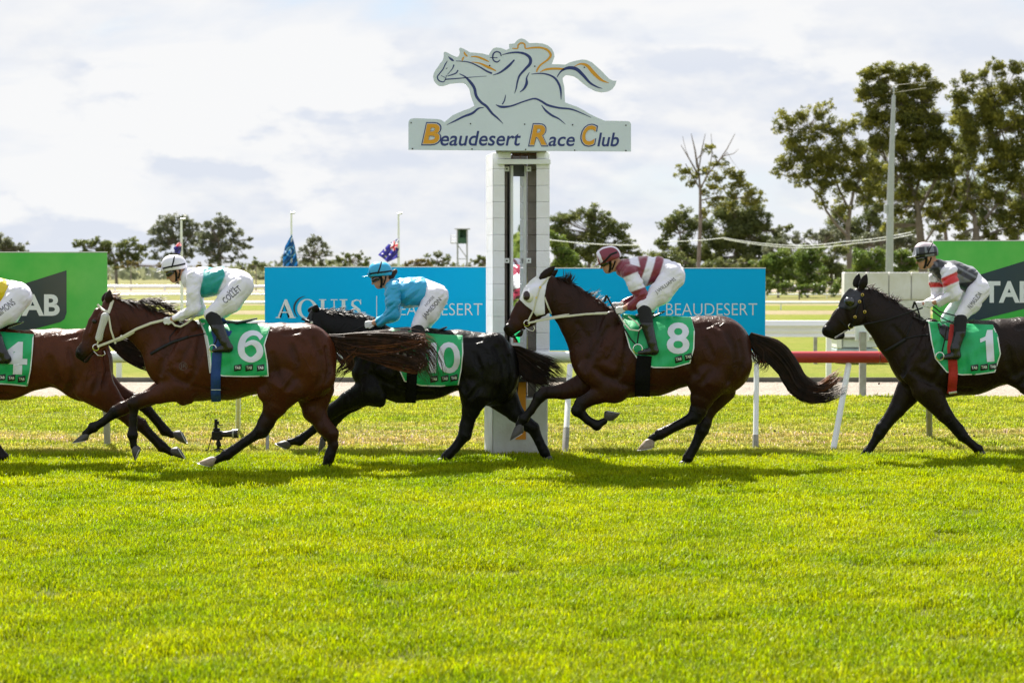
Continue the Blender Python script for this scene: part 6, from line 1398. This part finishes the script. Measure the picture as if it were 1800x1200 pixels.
def silk1(X, Y, D, part):
    c = rgb(len(X), GREY)
    if part == 'trunk':
        K = (.012, .012, .018); u = (Y-453)-(X-1655)*.55
        k = ((u > -9) & (u < -1)) | ((u > 3) & (u < 12)); k |= ((X > 1648) & (X < 1662) & (Y < 470)); k |= (Y > 497-(X-1690)*.12) & (X > 1680); k |= (X < 1648) & (Y > 470) & (np.sin(X*.9+Y*.5) > -.2)
        k |= inpoly(X, Y, [(1640,462), (1650,470), (1665,500), (1655,503), (1640,480)]); c[k] = K
    else:
        c[:] = WH; w = (Y+.42*(X-1676) > 480) & (Y+.42*(X-1676) < 498) & (D < 0); w |= (D > 0) & (Y > 496) & (Y < 505); c[w] = (.60, .012, .018)
    return c
def hc_plain(col):
    return lambda a, b, y: rgb(len(a), col)
def hc8(a, b, y):
    c = rgb(len(a), MAR); u = a+.0*b; w = ((np.abs(y) > 5) & (np.abs(y) < 9)) | (a < -21) & (b < -1); w |= ((a > -17) & (a < -12) & (b < 0)); c[w] = WH; return c
def hc1(a, b, y):
    c = rgb(len(a), GREY); k = ((a > -14) & (a < -4)) | (np.abs(y) < 6.5) | ((a > 0) & (a < 4) & (b < -9)) | ((a > 13) & (a < 19)); c[k] = (.012, .012, .02); c[(b < -17)] = (.5, .42, .46); return c
B_STD = [[(-22,-3.5), (-8,-5), (8,-5.5), (21,-6.5), 3.0], [(4,-24), (1,-14), (-4,-3), 2.6]]
J6 = dict(d=S6['d'], label='jockey in white silks with teal waist panel and white helmet on horse number 6', head=(306,473,24), helm=(8, 1.0, 2), waist=(404,495,0,22), cuffline=569,
  torso=[(333,488,17,0), (362,496,25,0,1.05), (392,495,24,0,1.05), (420,500,25,0,1.05)],
  arm=[(342,491,14,-.15), (340,516,12,-.20), (340,543,10.5,-.21), (318,556,8,-.16), (302,561,6,-.13)], arm2=[(338,490,14,.15), (345,515,12,.19), (350,545,10.5,.19), (320,556,8,.14), (302,562,6,.10)],
  leg=[(422,503,23,-.10), (402,530,19,-.19), (372,552,13,-.25), (383,576,10.5,-.31), (395,600,8,-.34), (402,611,8,-.34), (376,616,3.6,-.35)], leg2=[(422,503,23,.10), (406,530,19,.19), (382,554,13,.25), (386,576,10.5,.31), (395,600,8,.34), (402,611,8,.34), (376,616,3.6,.35)],
  silk=silk6, hcol=hc_plain((.77, .75, .84)), bands=B_STD, names=[('COLLET', 388.5, 426.5, 512, 523, .0, 0, -.70), ('SAM', 398, 412, 508, 513, 0, 0, -.70)])
J4 = dict(J6); J4.update(waist=(424,497,0,38), off=(-390, 20), d=S4['d'], label='jockey in yellow silks and white breeches cut off by the left edge', silk=lambda X, Y, D, p: rgb(len(X), (.70, .52, .0)), hcol=hc_plain((.7, .52, .0)), names=[('SIMONS', 383, 418, 514, 526, -.004, 0, -.66)])
J10 = dict(d=S10['d'], label='jockey in plain light blue silks and blue helmet with dark ponytail on horse number 10', head=(668,484,18), helm=(4, .95, 1), waist=(756,512,0,20), cuffline=600, bun=True, cuff=7.,
  torso=[(692,508,17,0), (716,514,26,0,1.02), (742,514,25,0,1.05), (766,520,22,0,1.05)],
  arm=[(692,508,14.5,-.15), (690,530,13,-.20), (689,553,11.5,-.20), (668,565,8.5,-.14), (656,568,6,-.12)], arm2=[(690,508,14,.15), (694,530,13,.19), (694,553,11,.19), (668,565,8,.14), (656,569,6,.10)],
  leg=[(766,522,21,-.10), (752,550,17,-.19), (734,574,12,-.24), (738,600,10.5,-.30), (740,625,8,-.33), (744,636,7.5,-.33), (718,640,3.6,-.34)], leg2=[(766,522,21,.10), (756,550,17,.19), (740,576,12,.24), (742,600,10,.30), (742,625,8,.33), (744,636,7.5,.33), (718,640,3.6,.34)],
  silk=silk10, hcol=hc_plain((.01, .36, .64)), bands=B_STD, names=[('JAMIESON', 738, 782, 537, 547.5, -.0, 0, -.84), ('HORSE', 744, 766, 526.5, 531.5, -.01, 0, -.84)])
J8 = dict(d=S8['d'], label='jockey in maroon and white hooped silks and striped maroon helmet on horse number 8', head=(1071,457,14), helm=(21, 1.0, 2), waist=(1172,474,0,15), cuffline=566, cuff=5.,
  torso=[(1098,471,17,0), (1126,477,25,0,1.05), (1156,474,22,0,1.05), (1180,484,24,0,1.05)],
  arm=[(1108,480,15.5,-.15), (1117,500,13.5,-.20), (1130,522,11.5,-.22), (1112,537,8.5,-.17), (1097,542,6,-.13)], arm2=[(1106,480,14,.15), (1118,500,12.5,.19), (1126,520,10.5,.19), (1106,533,7.5,.13), (1090,536,5.6,.08)],
  leg=[(1182,487,22,-.10), (1160,514,18,-.18), (1132,540,12.5,-.25), (1137,570,10.5,-.31), (1146,602,8,-.34), (1150,616,8,-.34), (1124,620,3.6,-.35)], leg2=[(1182,487,22,.10), (1164,514,18,.18), (1138,540,12.5,.25), (1140,570,10,.31), (1148,602,8,.34), (1150,616,8,.34), (1124,620,3.6,.35)],
  silk=silk8, hcol=hc8, bands=[[(18,-8), (6,-8), (-6,-2), (-18,3), 3.4]], names=[('J.WILLIAMS', 1149, 1191, 498.5, 507, -.006, 0, -.62)])
J1 = dict(d=S1['d'], label='jockey in grey and black silks with red banded white sleeves on horse number 1', head=(1627,450,8), helm=(4, .97, 1), waist=(1716,488,0,0), cuffline=581, cuff=7.,
  torso=[(1650,470,16,0), (1672,482,23,0,1.05), (1700,489,21,0,1.05), (1719,508,20,0,1.05)],
  arm=[(1668,479,15,-.16), (1671,498,13.5,-.20), (1678,518,11.5,-.21), (1655,529,8,-.15), (1640,532,6,-.11)], arm2=[(1646,484,14,.15), (1647,502,12,.19), (1650,520,10,.19), (1638,530,7.5,.14), (1622,534,5.6,.09)],
  leg=[(1720,510,19,-.10), (1706,534,15.5,-.18), (1689,556,11.5,-.24), (1687,585,9.5,-.30), (1679,612,8,-.33), (1681,624,8,-.33), (1656,629,3.6,-.34)], leg2=[(1712,510,18,.10), (1690,530,14,.18), (1664,560,11,.24), (1670,585,9.5,.30), (1672,612,8,.33), (1676,624,8,.33), (1652,629,3.6,.34)],
  silk=silk1, hcol=hc1, bands=[[(-18,-3), (0,-4), (20,-5), 2.6], [(14,-22), (8,-12), (4,-4), 2.2]], names=[('N.MASUDA', 1697, 1730, 523, 532, -.002, 0, -.92)])
Q6 = rider(J6); Q4 = rider(J4); Q10 = rider(J10); Q8 = rider(J8); Q1 = rider(J1)

# ------------------------------------------------------------------ tack
def saddle(root, d, skin, cx, cy, ln, m=M_leather, tilt=-.1, up=6):
    k = d/F; P = lambda a, b, yo=0.: np.array(at(a, b, d+yo))
    f = Field(P(cx-16, cy+16)-[0, .3, 0], P(cx+ln+14, cy-22)+[0, .3, 0], .009); f.D[:] = 9
    f.cone(P(cx, cy), 4.5*k, P(cx+ln*.5, cy+2), 3.6*k, fy=4.2, k=.01); f.cone(P(cx+ln*.5, cy+2), 3.6*k, P(cx+ln, cy-up), 1.6*k, fy=5.5, k=.01)
    V, Q, C = f.surf(); return mesh('saddle', V, Q, m, root)
def leather_flap(root, skin, pts, m=M_leather, lift=.03, nm='saddle_flap'): return drape_poly(nm, pts, skin, lift, m, root, thick=.008)
def stirrup(root, d, cx, cy, r, leather, m=M_chrome):
    yo = -.36; ringpx('stirrup', cx, cy, r, yo, m, root, d, .006)
    tubepx('stirrup_leather', [(a, b, yo+.02) for a, b in leather], .008, M_strapk, root, d, flat=.4)
M_blueg = mat('blue_webbing', (.008, .05, .22), .7, bump=(40, .3)); M_redg = mat('red_webbing', (.42, .02, .012), .7, bump=(40, .3)); M_blackg = mat('black_webbing', (.006, .006, .006), .8, spec=.1, bump=(40, .3))
# horse 6
r, sk, fd, mc = R6; d = S6['d']
saddle(r, d, sk, 385, 566, 66)
sc6, ck6 = cloth(r, d, sk, [(350,560), (380,566), (420,568), (450,570), (474,575)], [(371,656), (392,661), (430,662), (472,661)], [(350,560), (362,585), (368,615), (371,656)], [(474,575), (470,590), (465,606), (470,635), (472,661)], 1., ['6'], [(418,646,0), (438,646,0), (458,646,0)], [(417.5,463,580.5,637,.018,0,0)])
ribbon('underblanket', [(352,560), (361,580), (367,612), (372,655)], 8, sk, .012, M_fleece, r)
leather_flap(r, ck6, [(370,556), (392,558), (412,576), (404,590), (392,596), (384,612), (376,600), (368,574)], M_blueg, .006, 'saddle_pad')
ribbon('girth', [(384,596), (381,625), (379,655), (379,690), (380,706)], 17, ck6, .012, M_blueg, r); ribbon('girth_buckle', [(371,685), (388,685)], 1.2, ck6, .024, M_trim, r)
stirrup(r, d, 374, 612, 6, [(384,580), (380,600), (375,609)])
ribbon('breastplate', [(264,622), (285,610), (303,601), (330,592)], 5, sk, .008, M_strapk, r); ribbon('breastplate_strap', [(330,592), (350,588), (372,584)], 2, sk, .012, M_strapk, r); ribbon('breastplate_strap', [(299,603), (298,592), (308,580), (316,566)], 1.4, sk, .006, M_strapk, r)
br = lambda *a, **k: ribbon(*a, **k)
ribbon('browband', [(171,535), (180,544), (191,549)], 4, sk, .008, M_strapw, r); ribbon('headpiece', [(198,527), (194,540), (190,550)], 5.5, sk, .01, M_strapw, r); ribbon('cheek_strap', [(191,555), (195,580), (203,604)], 3.2, sk, .01, M_strapw, r); ribbon('cheek_strap', [(174,598), (170,606)], 3, sk, .01, M_strapw, r)
f = Field(np.array(at(158,612,d))-[0,.3,0], np.array(at(202,540,d))+[0,.3,0], .006); f.D[:] = 9
for sg_ in (-1, 1):
    a_ = np.array(sk(185,556,.0)); b_ = np.array(sk(174,594,.0))
    if sg_ == 1: a_[1] = 2*d-a_[1]; b_[1] = 2*d-b_[1]
    f.cone(a_, 7.2*d/F, b_, 6.6*d/F, fy=.8, k=.01)
V, Q, C = f.surf(); mesh('cheek_roll', V, Q, M_fleece, r)
yb = sk(168,611,.012)[1]-d
ringpx('bit_ring', 168.5, 610.5, 5.2, yb, M_chrome, r, d, .0065); tubepx('bit_loop', [(165,617,yb), (172,624,yb-.01), (180,625,yb-.02), (185,622,yb-.03), (183,617,yb-.02)], .004, M_chrome, r, d)
tubepx('rein', [(171,609,yb), (190,602,yb-.02), (215,592,-.13), (240,578,-.15), (265,568,-.17), (290,562,-.15)], .013, M_strapw, r, d, flat=.3); tubepx('rein', [(200,601,-.06), (214,596,-.08), (232,586,-.10), (236,583,-.1)], .010, M_strapw, r, d, flat=.3)
tubepx('rein_end', [(300,564,-.14), (308,572,-.16), (317,574,-.18), (328,568,-.18), (342,557,-.16)], .010, M_strapw, r, d, flat=.4)
ringpx('brand_mark', 322, 643.5, 7, sk(322,643.5,.003)[1]-d, mat('brand_hair', (.10, .07, .06), .7), r, d, .003)
text_drape('brand_mark', 'JR', 316.5, 328, 639, 649, sk, .004, MATS['brand_hair'], r)
# horse 4
r, sk, fd, mc = R4; d = S4['d']; saddle(r, d, sk, -20, 572, 60)
cloth(r, d, sk, [(-60,578), (-20,582), (20,585), (59,588)], [(-44,672), (-10,674), (20,676), (48,679)], [(-60,578), (-52,605), (-46,635), (-44,672)], [(59,588), (57,620), (54,650), (48,679)], 2., ['4'], [(3,663,.02), (20,664,.02), (38,666,.02)], [(-10,48,600,657.5,.02,0,.03)])
ribbon('girth', [(-30,610), (-34,650), (-34,705)], 16, sk, .02, M_blackg, r); yb = sk(-222,619,.012)[1]-d
tubepx('rein', [(-222,619,yb), (-180,604,-.13), (-130,590,-.15), (-92,582,-.15)], .012, M_strapk, r, d, flat=.3)
# horse 10
r, sk, fd, mc = R10; d = S10['d']; saddle(r, d, sk, 730, 584, 55, up=9)
sc, ck = cloth(r, d, sk, [(687,577), (720,582), (770,588), (813,590)], [(711,670), (740,678), (775,679), (806,676)], [(687,577), (690,610), (697,640), (711,670)], [(813,590), (814,620), (811,650), (806,676)], 3., ['1', '0'], [(763,666,-.03), (782,665,-.03), (798,664,-.06)], [(745,767,602,655,.03,.0,.02), (769.5,809,601,656,.012,0,-.03)])
ribbon('girth', [(728,625), (724,660), (722,708)], 18, ck, .012, M_blackg, r); leather_flap(r, ck, [(696,578), (716,580), (722,592), (714,602), (702,596)], M_leather, .008); stirrup(r, d, 716, 638, 6, [(720,600), (719,620), (717,632)])
ribbon('headpiece', [(548,550), (546,566), (552,585)], 4, sk, .008, M_strapk, r); ribbon('browband', [(530,560), (546,566)], 4, sk, .008, M_strapk, r); f = Field(np.array(sk(548,567,0))-.05, np.array(sk(548,567,0))+.05, .004); f.D[:] = 9; a_ = np.array(sk(548,567,.008)); f.cone(a_, .016, a_, .016); V, Q, C = f.surf(); mesh('rosette', V, Q, M_strapw, r)
tubepx('rein', [(515,622,-.1), (560,612,-.13), (600,592,-.16), (640,572,-.15)], .008, M_strapk, r, d, flat=.4)
# horse 8
r, sk, fd, mc = R8; d = S8['d']; saddle(r, d, sk, 1120, 556, 48, up=9)
sc, ck = cloth(r, d, sk, [(1094,552), (1130,556), (1175,556), (1215,558)], [(1127,640), (1150,646), (1184,646), (1213,638)], [(1094,552), (1098,580), (1107,612), (1127,640)], [(1215,558), (1221,582), (1220,612), (1213,638)], 4., ['8'], [(1193,631,-.14), (1210,627,-.14)], [(1172,1212,566.5,622,.02,0,.0)])
ribbon('girth', [(1133,625), (1130,655), (1129,697)], 26, ck, .012, M_blackg, r); stirrup(r, d, 1121, 613, 8, [(1126,570), (1122,590), (1120,604)]); tubepx('martingale_strap', [(1088,553,-.19), (1096,575,-.26), (1108,595,-.3), (1118,606,-.34)], .008, M_strapk, r, d, flat=.5)
drape_poly('eye_hood', [(966,486), (961,500), (957,522), (958,552), (943,556), (935,545), (924,537), (913,526), (920,508), (932,493), (944,484), (955,479)], sk, .015, mat('white_hood', (.77, .76, .84), .7, bump=(18, .5)), r, maxe=2.2)
f = Field(np.array(at(912,540,d))-[0,.25,0], np.array(at(946,504,d))+[0,.25,0], .005); f.D[:] = 9
for sg_ in (1, -1):
    f.D[:] = 9; a_ = np.array(sk(930,522,-.004)); b_ = np.array(sk(927,521,.022))
    if sg_ == 1: a_[1] = 2*d-a_[1]; b_[1] = 2*d-b_[1]
    f.cone(a_, 10*d/F, b_, 8.4*d/F, k=.01)
    V, Q, C = f.surf(); cup = mesh('eye_cup', V, Q, mat('cream_plastic', (.70, .69, .58), .4), r)
cs = Skin([f.height()], d); drape_poly('mesh_window', circ(925.5,519.5,6.2,14,8.4), cs, .003, mat('eye_mesh', (.03, .012, .012), .4), cup, thick=.002, maxe=3)
ribbon('headpiece', [(968,484), (958,494), (950,503)], 3.2, sk, .022, M_strapw, r); ribbon('cheek_strap', [(949,505), (943,525), (938,545), (928,565)], 3, sk, .022, M_strapw, r); ribbon('throat_strap', [(957,522), (964,540), (969,552)], 3, sk, .012, M_strapw, r)
for a, b, rr in ((949.5,505,.013), (942.5,523,.009)):
    q = MB(); p = sk(a, b, .02); q.tube([(p[0], p[1]-.008, p[2]), (p[0], p[1]+.01, p[2])], rr, 10); q.build('rosette', M_brass, r)
yb = sk(926,568,.012)[1]-d; ringpx('bit_ring', 926, 568, 5, yb, M_chrome, r, d, .0055); tubepx('bit_loop', [(922,574,yb), (930,580,yb-.01), (937,582,yb-.02), (940,578,yb-.02), (938,573,yb-.02)], .0045, M_chrome, r, d)
tubepx('rein', [(928,568,yb), (950,563,-.09), (985,557,-.14), (1030,552,-.17), (1076,550,-.15)], .011, M_strapw, r, d, flat=.35); tubepx('rein', [(930,566,yb+.03), (960,559,-.06), (1000,552,-.1), (1074,549,-.12)], .008, M_strapw, r, d, flat=.35)
tubepx('rein_end', [(1088,553,-.2), (1097,568,-.28), (1107,579,-.33), (1122,581,-.35), (1128,576,-.34), (1118,566,-.32), (1104,556,-.28)], .008, M_strapw, r, d, flat=.5)
# horse 1
r, sk, fd, mc = R1; d = S1['d']; saddle(r, d, sk, 1680, 570, 32, up=8)
sc, ck = cloth(r, d, sk, [(1632,566), (1665,567), (1710,570), (1745,571)], [(1664,654), (1690,659), (1720,658), (1749,654)], [(1632,566), (1637,600), (1644,630), (1664,654)], [(1745,571), (1754,590), (1759,622), (1749,654)], 5., ['1'], [(1713,646,0), (1730,645,0), (1745.5,644,0)], [(1723.5,1746.5,580,636,.035,0,-.06)])
ribbon('girth', [(1678,570), (1673,610), (1676,655), (1673,692)], 16, ck, .014, M_redg, r); ribbon('girth_buckle', [(1668,691), (1682,689)], 4, ck, .024, M_strapw, r); leather_flap(r, ck, [(1648,568), (1660,569), (1676,580), (1672,598), (1662,598), (1652,586)], M_leather, .01); stirrup(r, d, 1652, 626, 7, [(1664,575), (1660,600), (1656,618)])
drape_poly('blinkers', [(1494,506), (1506,510), (1517,516), (1514,530), (1506,540), (1495,545), (1484,543), (1473,539), (1477,528), (1484,516)], sk, .007, mat('black_hood', (.014, .015, .02), .35, bump=(20, .4)), r)
f = Field(np.array(at(1478,548,d))-[0,.25,0], np.array(at(1508,514,d))+[0,.25,0], .005); f.D[:] = 9
for sg_ in (1, -1):
    f.D[:] = 9; a_ = np.array(sk(1494,530,-.004)); b_ = np.array(sk(1491,529,.024))
    if sg_ == 1: a_[1] = 2*d-a_[1]; b_[1] = 2*d-b_[1]
    f.cone(a_, 9*d/F, b_, 7*d/F, k=.01)
    V, Q, C = f.surf(); mesh('eye_cup', V, Q, M_gog, r)
ribbon('headpiece', [(1518,508), (1516,518), (1511,532)], 3, sk, .012, M_strapk, r); ribbon('cheek_strap', [(1511,532), (1504,555), (1497,572)], 2.6, sk, .014, M_strapk, r); ribbon('noseband', [(1476,562), (1488,575), (1494,580)], 2.6, sk, .008, M_strapk, r); ribbon('throat_strap', [(1516,520), (1519,535), (1521,550)], 2.2, sk, .01, M_strapk, r)
for a, b in ((1516,518), (1511,530), (1520,548), (1503,557)): p = sk(a, b, .016); ringpx('brass_ring', a, b, 2.1, p[1]-d, M_brass, r, d, .0045)
yb = sk(1497,573,.012)[1]-d; ringpx('bit_ring', 1496, 573, 4.4, yb, M_chrome, r, d, .005)
tubepx('rein', [(1498,573,yb), (1530,568,-.10), (1560,562,-.14), (1595,550,-.17), (1622,541,-.13)], .008, M_strapk, r, d, flat=.4); tubepx('rein_end', [(1640,538,-.14), (1652,548,-.2), (1664,551,-.24), (1680,555,-.27)], .007, M_strapk, r, d); tubepx('rein_end', [(1638,545,-.14), (1655,558,-.2), (1670,566,-.25), (1680,570,-.3)], .007, M_strapk, r, d)
tubepx('neck_strap', [(1605,556,-.1), (1622,564,-.12), (1632,560,-.11), (1645,562,-.12)], .008, M_strapk, r, d)
ribbon('breastplate', [(1556,618), (1575,607), (1592,596)], 6, sk, .008, M_strapk, r); ribbon('breastplate_strap', [(1592,595), (1612,590), (1634,588), (1652,585)], 2.2, sk, .012, M_strapk, r); ribbon('breastplate_strap', [(1592,596), (1600,575), (1604,562)], 1.6, sk, .006, M_strapk, r)
# riding crops
for (pts, lab, dd) in (([(1066,519,-.1), (1072,530,-.1), (1078,541,-.12), (1084,551,-.13)], 'black riding crop in the white glove of the maroon rider', S8['d']), ([(1608,530,-.1), (1612,540,-.1), (1616,552,-.1), (1618,562,-.1)], 'black riding crop held upright by the grey and black rider', S1['d'])):
    t = empty('riding_crop', at(pts[0][0], pts[0][1], dd-.1), lab, 'whip', 'riding crops'); tubepx('shaft', pts, .009, M_strapk, t, dd); tubepx('flap', [pts[0], (pts[0][0]-4, pts[0][1]+12, pts[0][2])], .012, M_strapk, t, dd, flat=.3)
for o in list(COL.objects):
    if o.type == 'MESH' and o.name.split('.')[0] in ('tail', 'mane', 'tail_lock', 'mane_lock', 'forelock'): pass
